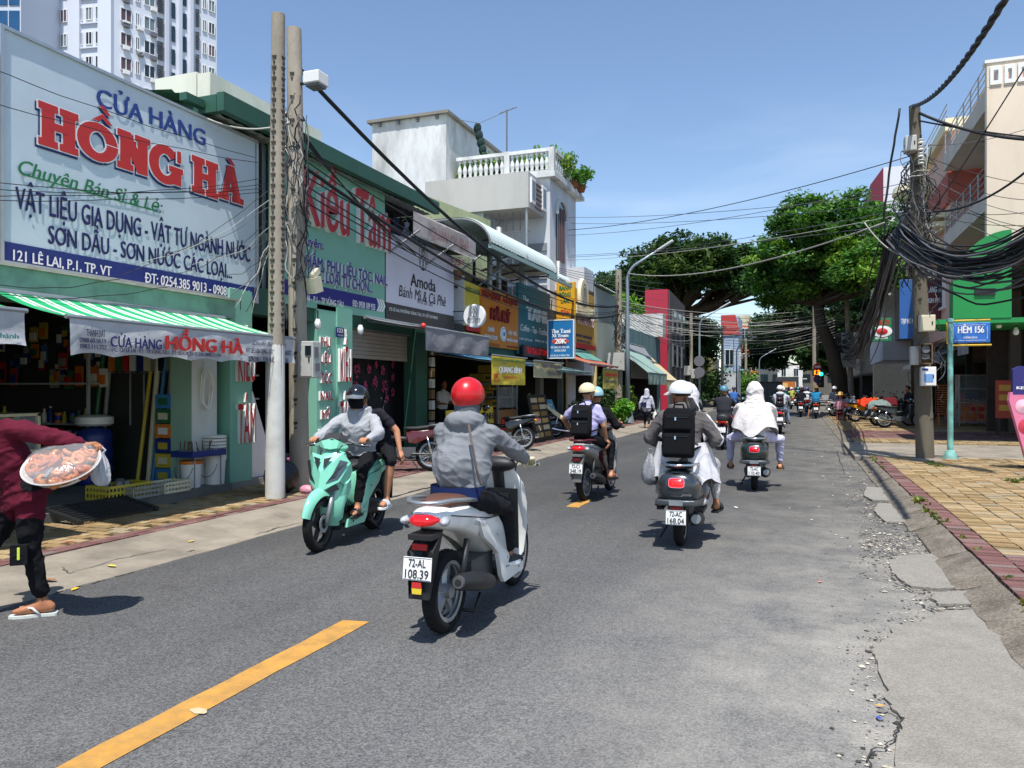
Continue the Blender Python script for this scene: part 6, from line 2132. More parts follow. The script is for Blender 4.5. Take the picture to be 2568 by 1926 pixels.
MB().tube([(P2[0],P2[1],(a.z + b.z) / 2),((a.x + b.x) / 2,P2[1],(a.z + b.z) / 2)],.025,6).build('bracket',BLACKST,t)
a = onx(788,715,P2[0] + .16)
tag(MB().box(a,(.14,.2,.22),Matrix.Rotation(.3,3,'X')).box(a + V((.02,-.02,.16)),(.08,.18,.08),Matrix.Rotation(.7,3,'X')).build('broken_box',CBOX),'broken yellowish box dangling on the second concrete pole','box')
yy = P4[1] - .26
def at4(px0,px1,pt,pb): 
 a,b = ony(px0,pb,yy),ony(px1,pt,yy)
 return V(((a.x + b.x) / 2,yy,(a.z + b.z) / 2)),(b.x - a.x,.2,b.z - a.z)
c,d = at4(2304,2344,790,832)
boxon('cream meter box high on the alley corner pole',c,d,CBOX)
c,d = at4(2306,2336,863,912)
t = thing('meter_box','open brown meter box showing its meter on the alley corner pole','box',c,world=True)
MB().box(c + V((0,.08,0)),(d[0],.03,d[2])).box(c + V((-d[0] / 2,0,0)),(.02,.18,d[2])).box(c + V((d[0] / 2,0,0)),(.02,.18,d[2])).box(c + V((0,0,d[2] / 2)),(d[0] + .02,.18,.02)).box(c + V((0,0,-d[2] / 2)),(d[0] + .02,.18,.02)).build('case',mat('brown_box','#6f5a3f',.7,var=.15),t)
MB().lathe([(0,-.05),(.075,-.05),(.08,0),(.08,.05)],c + V((0,0,.09)),axis='y',n=16).box(c + V((0,.02,-.05)),(.14,.06,.1)).build('meter',GREYP,t)
c,d = at4(2308,2346,920,968)
t = boxon('white meter box with a blue notice low on the alley corner pole',c,d,mat('box_white',''))
MB().box(c + V((0,-d[1] / 2 - .014,-.03)),(d[0] * .6,.006,d[2] * .42)).build('notice',mat('notice_blue','#6f9ed0',.6,var=.2,vs=30),t)
MB().box(c + V((-.06,-d[1] / 2 - .014,d[2] * .36)),(d[0] * .4,.006,.04)).build('notice',NAVYL,t)
c,d = at4(2284,2306,868,915)
boxon('narrow white box on the road side of the alley corner pole',c + V((0,.1,0)),d,GBOX,door=False)
c,d = at4(2270,2300,336,378)
boxon('grey cable box near the top of the alley corner pole',c + V((0,.15,0)),(d[0] * 1.0,.25,d[2]),GBOX)
t = thing('insulator_rack','rack of pale insulators on the alley corner pole','insulator',(P4[0] - .1,yy + .05,5.9),world=True)
for k in range(4):
 z = 5.75 + k * .13
 MB().lathe([(.03,0),(.06,.02),(.04,.05),(.06,.08),(.03,.1)],(P4[0] - .1,yy + .06,z),n=10).build('insulator',mat('porcelain','#d9d6cc',.3),t,smooth=50)
MB().tube([(P4[0] - .1,yy + .06,5.7),(P4[0] - .1,yy + .06,6.32)],.018,6).build('rod',BLACKST,t)
for k,(dx,z,w,h) in enumerate(((-.28,4.3,.35,.4),(-.22,3.0,.5,.75),(.12,2.9,.3,.6))):
 boxon(['small meter box','large grey meter box','blue lettered meter box'][k] + ' on the leaning pole under the tree',V((P5[0] - .1 + dx,P5[1] - .25,z)),(w,.25,h),GBOX,door=k > 0)
for k,(dx,z) in enumerate(((-.2,2.6),(.25,2.4))):
 boxon(['left','right'][k] + ' grey box of the pair on the pole before the red house',V((P6[0] + dx,P6[1] - .2,z)),(.42,.2,.6),GBOX)
c = V((P3[0] - .05,P3[1] - .25,2.6))
boxon('white meter box on the pole beside the street lamp',c,(.75,.25,.75),GBOX)

# street lamps
def lamp(label,x,y,h,arm,tilt=1.0,r=.11,dirx=1):
 t = thing('street_lamp',label,'street lamp',(x,y,.08),world=True)
 LG = mat('lamp_grey','#8d9aa3',.45,metal=.35,var=.08,vs=3)
 MB().lathe([(r * 2.6,0),(r * 2.5,.06),(r * 1.5,.55),(r * 1.15,.7)],(x,y,.08),n=12).build('foot',LG,t,smooth=30)
 pts = [(x,y,.6),(x,y,h * .5),(x,y,h - .7)]
 rr_ = [r,r * .8,r * .62]
 for i in range(1,7):
  a = i / 6 * 1.0
  pts.append((x + dirx * (.7 - .7 * math.cos(a)),y,h - .7 + .75 * math.sin(a)))
  rr_.append(r * .55)
 e = V(pts[-1])
 dd = V((dirx * .86,0,.5))
 pts.append(e + dd * arm)
 rr_.append(r * .4)
 MB().tube(pts,rr_,10).build('mast',LG,t,smooth=True)
 e = e + dd * (arm + .2)
 MB().box(e,(.75,.22,.09),Matrix.Rotation(-math.atan2(.5,.86) * dirx,3,'Y')).build('lantern',mat('lantern_pale','#c3c8ca',.4),t,bevel=.03)
 return t
lamp('tall grey street lamp with a long arm beside the pedestrian',-6.55,31.2,6.6,1.2)
ld = lamp('street lamp behind the riders with two round sign backs',-5.7,48.5,5.9,1.2,r=.09)
for z in (3.15,2.45):
 MB().lathe([(0,-.02),(.32,-.02),(.33,0),(.32,.02),(0,.02)],(-5.7,48.38,z),axis='y',n=20).build('sign_disc',GREYP,ld)
lamp('slim street lamp near the blue house',-5.6,74,6.8,1.0,r=.08)
lamp('pale street lamp rising above the hoarding',-4.9,68,5.2,.9,r=.08)
lamp('farther pale street lamp above the hoarding',-3.6,80,4.7,.9,r=.08)
# traffic light with countdown and signs
t = thing('traffic_light','traffic light showing green beside an orange countdown and two round signs','traffic light',(.9,49.5,0),world=True)
Z0 = 51.0
def tpx(px,py): return ony(px,py,49.5)
c = tpx(2051,1000)
MB().tube([(c.x,49.6,0),(c.x,49.6,4.6)],.05,8).build('mast',BLACKST,t)
c = tpx(2050,921)
MB().lathe([(0,-.02),(.24,-.02),(.24,.02)],c,axis='y',n=20).build('round_sign',REDP,t)
MB().box(c + V((0,-.03,.03)),(.3,.01,.1)).build('sign_bar',WHL,t)
c = tpx(2049,934)
MB().box(c,(.5,.12,.42)).build('countdown_box',BLK,t)
m = MB()
letters(m,'13',c + V((-.14,-.062,-.13)),(1,0,0),(0,0,1),.28,.26,bold=.06)
m.build('countdown_digits',mat('led_orange','#ff7a1c',.5,emit=3.0,ecol='#ff6a10'),t)
c = tpx(2051,951)
MB().lathe([(0,-.02),(.2,-.02),(.2,.02)],c,axis='y',n=20).build('round_sign',NAVYL,t)
MB().lathe([(.2,-.021),(.26,-.021),(.26,.02),(.2,.02)],c,axis='y',n=20,cap=False).box(c + V((0,-.03,0)),(.4,.01,.05),Matrix.Rotation(.8,3,'Y')).build('sign_rim',REDP,t)
c = tpx(2059,938)
MB().box(c + V((0,.05,-.25)),(.34,.2,1.1)).build('lamp_housing',BLK,t)
MB().lathe([(0,-.07),(.11,-.06),(.12,0)],c,axis='y',n=16).build('lens',mat('green_light','#18e0b0',.4,emit=4.0,ecol='#16e6b4'),t)
for z in (-.33,-.63):
 MB().lathe([(0,-.07),(.11,-.06),(.12,0)],c + V((0,0,z)),axis='y',n=16).build('lens',mat('dark_lens','#2a1a18',.2),t)

# ------------------------------------------------------------------ cables
CBK = mat('cable_black','#1b1b1d',.6)
CGR = mat('cable_grey','#55565a',.6)
CWH = mat('cable_pale','#a9a79f',.6)
cr = random.Random(9)
def catpts(p,q,sag,n=14,wob=0,seed=0):
 p,q = V(p),V(q)
 out = []
 for i in range(n + 1):
  f = i / n
  r_ = p.lerp(q,f)
  r_.z -= sag * 4 * f * (1 - f)
  if wob and 0 < i < n:
   r_ += V((MN.noise(V((f * 5,seed,0))),MN.noise(V((f * 5,seed,9))),MN.noise(V((f * 4,seed,20))))) * wob
  out.append(r_)
 return out
def cable(label,p,q,sag,r=.012,mt=CBK,n=14,wob=0,grp=None,name='cable',k=5):
 m = MB().tube(catpts(p,q,sag,n,wob,cr.random() * 50),r,k)
 return tag(m.build(name,mt,smooth=True),label,'cable',grp)
top4 = V((P4[0] - .2,P4[1],6.95))
# twisted main line at top right
q = atd(2560,-70,6.5)
t = thing('cable_bundle','thick twisted black cable running up out of the picture from the alley corner pole','cable',top4,world=True)
base = catpts(top4,q,.25,60)
for s in range(3):
 MB().tube([p + V((.022 * math.cos(i * .9 + s * 2.1),0,.022 * math.sin(i * .9 + s * 2.1))) for i,p in enumerate(base)],.019,5).build('cable',CBK,t,smooth=True)
cable('thick black cable from the alley corner pole across the cream house',V((P4[0] - .1,P4[1],6.8)),ony(2620,352,15),.12,.028)
cable('second cable slung under the thick one on the cream house',V((P4[0] - .1,P4[1],6.65)),ony(2620,348,15),.03,.016)
cable('black cable dropping from the pole top to its wire bundle',V((P4[0] - .45,P4[1] - .1,6.9)),V((P4[0] - .75,P4[1] + .3,4.3)),-.1,.022,wob=.1)
# black main along the left side
l0 = V((P2[0] - .1,P2[1],6.15))
cable('heavy black cable sagging from the poles along the left shops',l0,V((P3[0],P3[1],5.0)),1.15,.036,n=24)
cable('black cable under the heavy one along the left shops',V((P2[0],P2[1],4.7)),V((P3[0],P3[1],4.6)),.85,.03,n=24)
for k in range(7):
 cable('thin black wire drooping along the left shop signs',V((P2[0],P2[1],4.2 + .12 * k)),V((P3[0],P3[1],4.2 + .12 * cr.random() * 8)),.5 + .4 * cr.random(),.011,n=20,grp='thin wires along the left signs')
for k in range(3):
 cable('dark wire from the second pole to the mint shop eaves',V((P2[0],P2[1],5.2 - .05 * k)),V((-7.25,13.6 + k * .3,4.2)),.15,.012,grp='wires to the mint shop eaves')
# wires crossing the billboard
for k,(pa,pb) in enumerate((((0,158),(640,395)),((0,243),(650,408)),((0,452),(690,470)),((0,470),(690,455)),((0,500),(690,480)),((0,493),(690,440)),((0,735),(420,720)),((0,712),(300,700)))):
 cable('thin black wire crossing in front of the hardware billboard',onx(pa[0] - 60,pa[1],-7.1),onx(pb[0],pb[1],-7.1),.05 + .06 * cr.random(),.0045,wob=.03,grp='wires across the billboard')
for k in range(7):
 cable('thin wire fanning from the first pole over the billboard corner',V((P1[0],P1[1],4.1 - .12 * k)),onx(300 + 45 * k,690 - 25 * (k % 3),-7.25),.12,.004,[CBK,CWH,CGR][k % 3],wob=.05,grp='wires fanning over the billboard corner')
cable('pale cable from the green roof to the poles',onx(520,298,-7.4),V((P2[0],P2[1],5.35)),.15,.014,CWH)
for k in range(5):
 cable('pale wire dropping from the poles to the striped awning',V((P2[0] - .1,P2[1],3.8 + .2 * k)),onx(575 + 14 * k,765 + 6 * k,-7.0),-.1,.006,[CGR,CWH,CBK][k % 3],wob=.12,grp='pale wires at the striped awning')
# wires hugging the second pole
def tangle(label,x,y,z0,z1,n,spread,mats,seed,rr_=.009,loops=.18):
 r3 = random.Random(seed)
 t = thing('wire_tangle',label,'wires',(x,y,z0),world=True)
 for k in range(n):
  a = r3.uniform(0,6.28)
  za,zb = r3.uniform(z0,z1),r3.uniform(z0,z1)
  pts = []
  for i in range(12):
   f = i / 11
   w = spread + loops * abs(MN.noise(V((f * 3,k * 7.1,seed)))) * 2
   b_ = a + 2.2 * MN.noise(V((f * 2,k * 3.3,seed + 4)))
   pts.append((x + w * math.cos(b_),y + w * math.sin(b_),za + (zb - za) * f + .12 * MN.noise(V((f * 4,k,3)))))
  MB().tube(pts,rr_ * r3.uniform(.6,1.4),4).build('wire',r3.choice(mats),t,smooth=True)
 return t
tangle('tangle of black wires hugging the second concrete pole',P2[0] - .06,P2[1],2.1,5.7,30,.13,[CBK,CBK,CGR,CWH],3,.008,.07)
tangle('sheaf of wires between the two left poles',(P1[0] + P2[0]) / 2 + .05,(P1[1] + P2[1]) / 2,3.2,5.5,16,.07,[CBK,CGR,CWH],13,.008,.08)
tangle('wires wound on the pole beside the street lamp',P3[0] + .1,P3[1] - .1,2.9,4.9,34,.18,[CBK,CBK,CGR],4,.014)
tangle('dense snarl of black wires on the alley corner pole',P4[0] - .15,P4[1],3.3,6.2,60,.16,[CBK,CBK,CBK,CGR,CWH],5,.009,.22)
tangle('loops of wire hanging low on the alley corner pole',P4[0] + .05,P4[1] - .1,1.0,3.4,9,.17,[CBK,CGR,CBK],6,.006,.16)
tangle('snarl of wires on the leaning pole under the tree',P5[0] - .3,P5[1],2.8,4.6,60,.28,[CBK,CBK,CGR,CWH],7,.018,.4)
# the great sagging bundles
t = thing('cable_bundle','huge sagging bundle of black cables from the alley corner pole out to the right','cable',(P4[0],P4[1],4),world=True)
for k in range(42):
 u,v = cr.gauss(0,.16),cr.gauss(0,.10)
 p = V((P4[0] - .55 + u * .5,P4[1] - .2 + v,4.55 + u * .7))
 q = ony(2640,590 + 60 * cr.gauss(0,.8),13.2) + V((0,v * 2,u * .4))
 MB().tube(catpts(p,q,.62 + .10 * cr.gauss(0,1),16,.07,k),.016 * cr.uniform(.7,1.3),5).build('cable',[CBK,CBK,CGR][k % 3],t,smooth=True)
t = thing('cable_bundle','thick hanging bundle of cables from the alley corner pole to the leaning pole','cable',(P4[0] - .5,30,3),world=True)
for k in range(40):
 u,v = cr.gauss(0,.09),cr.gauss(0,.09)
 MB().tube(catpts((P4[0] - .55 + u,P4[1] + .2,4.5 + v),(P5[0] - .35 + u * 2,P5[1],4.0 + v * 4),1.15 + .16 * cr.gauss(0,1),18,.14,k),.019 * cr.uniform(.7,1.2),5).build('cable',[CBK,CGR,CBK][k % 3],t,smooth=True)
# wires fanning to the cream house and the alley
for k in range(9):
 z = 4.9 + .16 * k
 cable('black wire fanning from the alley corner pole over the cream house',V((P4[0] - .1,P4[1],z)),ony(2640,[560,520,640,600,575,545,500,470,300,225,690,655][k],15.5),.1 + .15 * cr.random(),.006,[CBK,CBK,CGR][k % 3],grp='wires fanning over the cream house')
cable('black cable rising steeply to the upper right over the cream house',V((P4[0],P4[1],4.7)),ony(2600,120,15),.05,.012)
cable('paired cable curving up to the right below the balcony',V((P4[0],P4[1],4.9)),ony(2640,370,14),.3,.02)
# across the street
for k,(za,pb,sag,mt,r_) in enumerate(((6.0,(1425,577),.25,CBK,.010),(5.3,(1420,545),.15,CGR,.007),(5.1,(1430,560),.15,CGR,.007),(4.9,(1420,652),.2,CWH,.008),(5.0,(1432,640),.2,CGR,.007),(5.5,(1425,590),.2,CGR,.007),(4.7,(1425,645),.1,CGR,.007))):
 cable(['black wire','grey wire','lower grey wire','pale wire','slack grey wire','fine grey wire','lowest grey wire'][k] + ' crossing the sky over the street to the white house',V((P4[0] - .2,P4[1],za)),onx(pb[0],pb[1],-7.3),sag,r_,mt,n=20,grp='wires crossing the sky')
cable('pale cable crossing the street in front of the trees',V((P4[0] - .7,P4[1] + .1,4.75)),V((-6.55,31.2,6.2)),.45,.018,CWH,n=20)
cable('pale loop hanging from the crossing cable to the black bundle',V((P4[0] - 1.05,P4[1] + .2,4.8)),V((P4[0] - .35,P4[1],4.05)),.12,.014,CWH)
for k in range(16):
 p = V((P3[0] + .1,P3[1],4.0 + 1.2 * cr.random()))
 q = V((P5[0] - .3,P5[1] + cr.uniform(-1,1),4.6 + 1.5 * cr.random()))
 cable('pale wire strung across the street under the big tree',p,q,.45 + .5 * cr.random(),.011,[CWH,CGR,CWH][k % 3],n=18,grp='wires strung under the big tree')
for k in range(8):
 cable('wire running along the left poles before the red house',V((P3[0],P3[1],4.6 + .1 * k)),V((P6[0] + cr.uniform(-.1,.1),P6[1],4.2 + .18 * k)),.5,.013,[CBK,CGR,CWH][k % 3],grp='wires along the left poles')
for k in range(8):
 cable('wire from the far left poles to the right of the crossing',V((P7[0],P7[1],4.4 + .22 * k)),V((2.4,58,5 + .2 * k)),.5,.016,[CWH,CGR][k % 2],grp='wires over the crossing')
for k in range(4):
 cable('thin wire past the stair tower toward the far roofs',onx(990,540 + 12 * k,-8.2),V((-6.5,40,6.0 + .3 * k)),.2,.01,CGR,grp='wires in front of the white house')
tag(MB().ell((P2[0] + .1,P2[1] - .55,.3),(.24,.24,.24),n=14,m=8).tube([(P2[0] + .1,P2[1] - .55,.5),(P2[0] + .12,P2[1] - .55,.62)],[.05,.09],8).build('rubbish_bag',mat('bin_bag','#17181a',.35,bump=1,bs=14,fold=6),smooth=True),'black rubbish bag at the foot of the second concrete pole','bag')
p = onz(770,1235,.085)
tag(MB().ell((p.x,p.y,.12),(.12,.08,.07),n=10,m=6).build('plastic_bag',mat('pink_bag','#c98a9a',.4,bump=1,bs=25),smooth=True),'pink plastic bag beside the black rubbish bag','bag')
# ------------------------------------------------------------------ scooters and motorbikes (x forward, y left, origin at the rear tyre's contact)
RUB = mat('tyre_rubber','#1c1c1d',.85,var=.15,vs=12,bump=.3,bs=90,spec=.25)
RIMS = mat('rim_silver','#a9adb0',.35,metal=.7,var=.08)
RIMB = mat('rim_black','#2a2b2d',.4,metal=.3)
BPL = mat('black_plastic','#1e1f21',.5,var=.1,bump=.15,bs=200)
CHR = mat('chrome','#d8dadc',.15,metal=1)
ENG = mat('engine_grey','#5a5b5c',.5,metal=.5,var=.2,vs=9)
TAIL = mat('tail_lamp_red','#b5121a',.15,coat=.6,emit=.35,ecol='#d01018')
CLRL = mat('clear_lamp','#c9cdd0',.12,metal=.35,coat=.5)
AMB = mat('amber_lamp','#d98a2a',.25)
PLATE = mat('plate_white','#e9e9e6',.4)
SEATB = mat('seat_black','#232426',.6,bump=.3,bs=160)
SEATR = mat('seat_brown','#5a3a2c',.55,bump=.3,bs=160)
def sell(c,hw,hh,e=2.6,n=20,tilt=0):
 """superellipse ring across the bike at c = (x, z)"""
 out = []
 for k in range(n):
  a = 2 * math.pi * k / n
  ca,sa = math.cos(a),math.sin(a)
  y = hw * math.copysign(abs(ca) ** (2 / e),ca)
  z = hh * math.copysign(abs(sa) ** (2 / e),sa)
  out.append((c[0] - z * math.sin(tilt),y,c[1] + z * math.cos(tilt)))
 return out
def hull(secs,e=2.6,n=20):
 return MB().rings([sell((s[0],s[1]),s[2],s[3],e,n,s[4] if len(s) > 4 else 0) for s in secs][::-1])
def plate2d(pts,y,th,bul=.0):
 """a side panel drawn in the x-z plane, thickness th, slightly crowned, on both sides"""
 m = MB()
 n = len(pts)
 c = (sum(p[0] for p in pts) / n,sum(p[1] for p in pts) / n)
 k = .72
 a = [(x,y - th,z) for x,z in pts]
 b = [(x,y,z) for x,z in pts]
 d = [(c[0] + (x - c[0]) * k,y + bul,c[1] + (z - c[1]) * k) for x,z in pts]
 vs = a + b + d
 fs = [(i,(i + 1) % n,n + (i + 1) % n,n + i) for i in range(n)] + [(n + i,n + (i + 1) % n,2 * n + (i + 1) % n,2 * n + i) for i in range(n)] + [tuple(range(2 * n,3 * n))]
 m.add(vs,fs)
 return m.mirror_y()
def wheel(t,cx,r,w,rimr,nsp,rimm,disc=True,wire=False):
 m = MB()
 m.lathe([(rimr - .018,-w * .38),(rimr + .006,-w * .42),(rimr + .006,-w * .3),(rimr - .02,-w * .1),(rimr - .02,w * .1),(rimr + .006,w * .3),(rimr + .006,w * .42),(rimr - .018,w * .38),(rimr - .035,0)],(cx,0,r),'y',28,cap=False)
 m.lathe([(.0,-w * .5),(.045,-w * .5),(.05,0),(.045,w * .5),(0,w * .5)],(cx,0,r),'y',14)
 for k in range(nsp):
  a = 2 * math.pi * k / nsp
  u = V((math.cos(a),0,math.sin(a)))
  v = V((-u.z,0,u.x))
  c = V((cx,0,r))
  if wire:
   for s in (-1,1):
    m.tube([c + u * .03 + V((0,s * w * .35,0)),c + (u + v * .18 * s).normalized() * (rimr - .02)],.003,4)
  else:
   q = [c + u * .04 - v * .026,c + u * .04 + v * .026,c + u * (rimr - .02) + v * (.045),c + u * (rimr - .02) + v * .012]
   m.prism([p - V((0,w * .18,0)) for p in q],(0,w * .36,0))
 o = m.build('wheel',rimm,t,smooth=40)
 MB().lathe([(rimr,-w * .36),(rimr + .02,-w * .5),(r - .03,-w * .5),(r - .008,-w * .34),(r,-w * .1),(r,w * .1),(r - .008,w * .34),(r - .03,w * .5),(rimr + .02,w * .5),(rimr,w * .36)],(cx,0,r),'y',36,cap=False).build('tyre',RUB,o,smooth=50)
 m = MB()
 for k in range(30):                     # tread grooves as raised blocks
  a = 2 * math.pi * k / 30
  u = V((math.cos(a),0,math.sin(a)))
  v = V((-u.z,0,u.x))
  c = V((cx,0,r)) + u * r
  for s in (-1,1):
   m.prism([c + V((0,s * .006,0)),c + v * .022 + V((0,s * w * .3,0)) - u * .006,c + v * .036 + V((0,s * w * .3,0)) - u * .006,c + v * .014 + V((0,s * .006,0))],u * .003)
 tag(m.build('tread',RUB,o),kind='stuff')
 if disc:
  MB().lathe([(.05,.0),(.088,.0),(.088,.005),(.05,.005)],(cx,w * .62,r),'y',22,cap=False).build('brake_disc',STEEL,o)
 return o
def number_plate(t,c,tilt,l1,l2,w=.19,h=.14):
 """white plate facing backwards"""
 o = MB().box((0,0,0),(.006,w,h)).xf(Matrix.Translation(c) @ Matrix.Rotation(tilt,4,'Y')).build('number_plate',PLATE,t,bevel=.002)
 m = MB()
 for tx,z,hh,ww in ((l1,.012,.045,w * .6),(l2,-.055,.05,w * .82)):
  if tx: letters(m,tx,(-.0035,ww / 2,z),(0,-1,0),(0,0,1),ww,hh,bold=.02,lift=.001)
 for a in ((-h / 2 + .004,w),(h / 2 - .007,w)):
  m.bx(-.0045,-.0036,-w / 2 + .003,w / 2 - .003,a[0],a[0] + .003)
 m.xf(Matrix.Translation(c) @ Matrix.Rotation(tilt,4,'Y')).build('lettering',BLK,o)
 return o
def bars(t,x,z,w=.34,back=.06,mirror=True,grip=BPL):
 for s in (-1,1):
  m = MB().tube([(x,s * .05,z - .01),(x - .01,s * .14,z + .015),(x - back,s * (w - .12),z),(x - back - .012,s * w,z - .01)],.013,8)
  m.tube([(x - back,s * (w - .12),z),(x - back - .012,s * w,z - .01)],.019,10,mi=1)
  m.tube([(x - back - .012,s * w,z - .01),(x - back - .014,s * (w + .02),z - .01)],.014,8,mi=2)
  m.build('handlebar',[ENG,grip,CHR],t,smooth=40)
  MB().tube([(x - back + .045,s * (w - .14),z + .005),(x - back + .055,s * (w - .06),z),(x - back + .04,s * (w + .01),z - .008)],[.009,.007,.006],6).build('brake_lever',CHR,t,smooth=True)
  if mirror:
   MB().tube([(x - back + .02,s * (w - .13),z + .02),(x - .01,s * (w - .1),z + .13),(x - .02,s * (w - .02),z + .2)],.005,5).ell((x - .03,s * w,z + .23),(.016,.062,.04),n=12,m=7).build('mirror',BPL,t,smooth=True)
def common(t,wb,seatm,seat,col,R1=.265,R2=.275,rim=RIMS,nsp=5,wire=False):
 wheel(t,0,R1,.1,R1 - .075,nsp,rim,False,wire)
 wheel(t,wb,R2,.085,R2 - .065,nsp,rim,True,wire)
 hull(seat,3).build('seat',seatm,t,smooth=60)
def scooter(label,col,seatm=SEATB,cat='scooter',plate=('72-AL','108.39'),sharp=False,trim=None,loc=(0,0,0),rot=0,rimm=RIMS,mirrors=False,flap=BPL,group=None,inner=BPL,rail=RIMS,name='scooter'):
 t = thing(name,label,cat,loc,rot,group)
 wb = 1.28
 common(t,wb,seatm,[(-.17,.845,.03,.015),(-.14,.85,.10,.03),(0,.855,.125,.04),(.2,.835,.135,.045),(.34,.80,.13,.045),(.52,.785,.11,.045),(.62,.775,.07,.035),(.65,.77,.02,.015)],None,rim=rimm)
 P = trim or col
 hull([(-.33,.775,.03,.012),(-.30,.775,.085,.045),(-.2,.765,.13,.07),(0,.74,.155,.095),(.2,.70,.165,.125),(.38,.65,.16,.16),(.5,.60,.145,.19),(.6,.55,.11,.2),(.63,.54,.07,.17)],2.8,24).build('body',col,t,smooth=60)
 plate2d([(.16,.70),(.5,.68),(.60,.60),(.66,.42),(.80,.29),(1.0,.28),(1.02,.2),(.62,.19),(.56,.25),(.50,.42),(.38,.50),(.24,.58)],.178,.03,.008).build('side_panel',P,t,smooth=30)
 MB().bx(.58,1.08,-.16,.16,.255,.285).bx(.5,1.05,-.12,.12,.17,.254).build('floorboard',BPL,t)
 # leg shield and front
 sh = []
 for z,x,hw,d in ((.22,1.04,.10,.04),(.32,1.08,.16,.06),(.5,1.075,.185,.06),(.7,1.04,.20,.065),(.85,1.0,.185,.06),(.95,.965,.13,.05),(.98,.955,.08,.04)):
  sh.append([(x + d * math.cos(a) * (1.6 if math.cos(a) > 0 else .6) * (1 - .35 * abs(math.sin(a))),hw * math.sin(a),z) for a in [2 * math.pi * k / 22 for k in range(22)]])
 MB().rings(sh).build('leg_shield',col,t,smooth=50)
 MB().prism([(.995,-.15,.36),(.995,.15,.36),(.93,.165,.82),(.93,-.165,.82)],(-.012,0,0)).bx(.90,.985,-.1,.1,.5,.78).build('inner_cover',inner,t)
 MB().tube([(1.0,0,.8),(.93,0,1.02)],.05,10).ell((.94,0,1.0),(.07,.15,.06),n=16,m=8).build('bar_cover',col if sharp else BPL,t,smooth=50)
 bars(t,.93,1.03,mirror=mirrors)
 # fork and fender
 for s in (-1,1):
  MB().tube([(wb - .02,s * .075,.275),(wb - .17,s * .07,.62)],[.024,.03],8).build('fork',STEEL,t,smooth=True)
 fr = []
 for k in range(15):
  a = R(18 + 150 * k / 14)
  r_ = .305 + .02 * math.sin(math.pi * k / 14)
  c = V((wb + r_ * math.cos(a),0,.275 + r_ * math.sin(a)))
  u = V((math.cos(a),0,math.sin(a)))
  w = .075 * (.45 + .55 * math.sin(math.pi * min(1,(k + 1) / 11) * .5))
  fr.append([c + u * (.028 * math.cos(b)) - u * .05 * (abs(math.sin(b)) ** 2) + V((0,w * math.sin(b),0)) for b in [R(-90 + 180 * j / 8) for j in range(9)]])
 MB().rings(fr,cap=False,closed=False).build('front_fender',col,t,smooth=60)
 # tail
 lp = [(-.315,.772,.088,.037),(-.35,.768,.07,.03),(-.362,.765,.04,.02)]
 hull([(-.26,.775,.10,.04)] + lp,2.4).build('tail_lamp',TAIL,t,smooth=50)
 for s in (-1,1):
  m = MB().ell((-.25,s * .118,.762),(.085,.034,.03),Matrix.Rotation(-.35 * s,3,'Z'),n=14,m=8)
  m.build('turn_signal',CLRL,t,smooth=True)
 pts = [(.14,.155,.84),(.0,.165,.865),(-.2,.15,.885),(-.32,.09,.88),(-.345,0,.878),(-.32,-.09,.88),(-.2,-.15,.885),(0,-.165,.865),(.14,-.155,.84)]
 MB().tube(pts,.019,8,flat=.7).build('grab_rail',rail,t,smooth=True)
 m = MB().prism([(-.19,-.075,.7),(-.19,.075,.7),(-.36,.085,.58),(-.37,.07,.30),(-.37,-.07,.30),(-.36,-.085,.58)][::-1],(.025,0,.01))
 m.bx(-.36,-.2,-.08,.08,.655,.69)
 m.build('mud_flap',flap,t,bevel=.006)
 MB().box((-.353,0,.615),(.02,.1,.035)).build('reflector',mat('reflector_red','#6d1016',.25),t)
 if plate:
  number_plate(t,(-.388,0,.49),.12,*plate)
 # engine, muffler, stand
 m = MB().rings([sell((x,z),hw,hh,3,14) for x,z,hw,hh in ((.62,.33,.07,.08),(.4,.33,.09,.1),(.1,.29,.05,.08),(-.06,.265,.045,.075))][::-1])
 m.v = [(x,y + .09,z) for x,y,z in m.v]
 m.bx(.2,.58,-.1,.06,.22,.42)
 m.build('engine',ENG if not sharp else BPL,t,smooth=40)
 pipe = [V((.52,-.12,.22)),V((.40,-.15,.22)),V((.30,-.165,.27)),V((.05,-.185,.33)),V((-.16,-.19,.375)),V((-.20,-.19,.382))]
 m = MB().tube(pipe,[.02,.025,.07,.078,.066,.045],14,flat=.82).tube([pipe[-1],pipe[-1] + V((-.012,0,.002))],[.042,.038],12,mi=1).tube([pipe[-1] + V((-.013,0,0)),pipe[-1] + V((-.018,0,0))],[.022,.022],10,mi=2)
 m.build('muffler',[BPL,ENG,BLK],t,smooth=40)
 for s in (-1,1):
  MB().tube([(-.02,.12 * s,.28),(.06,.13 * s,.60)],.022,8).build('shock_absorber',BPL,t,smooth=True)
 MB().tube([(.42,.13,.2),(.3,.2,.06)],.012,6).tube([(.35,-.1,.17),(.2,-.12,.09),(.2,.12,.09),(.35,.1,.17)],.013,6).build('stand',BPL,t,smooth=True)
 for s in (-1,1):
  MB().tube([(.5,s * .166,.67),(.3,s * .176,.70),(.05,s * .166,.745),(-.2,s * .138,.79)],.0035,4).tube([(.62,s * .19,.30),(.8,s * .192,.295),(1.0,s * .186,.285)],.003,4).build('panel_seam',BPL,t)
  MB().tube([(.88,s * .2,1.03),(1.0,s * .16,1.08),(1.07,s * .1,.98),(1.1,s * .06,.8)],.006,5).build('control_cable',BPL,t,smooth=True)
  for bx_,bz in ((.66,.36),(.90,.245),(.46,.56)):
   MB().lathe([(0,.0),(.009,.0),(.009,.004),(0,.005)],(bx_,s * .186,bz),'y',8).build('bolt',BPL,t)
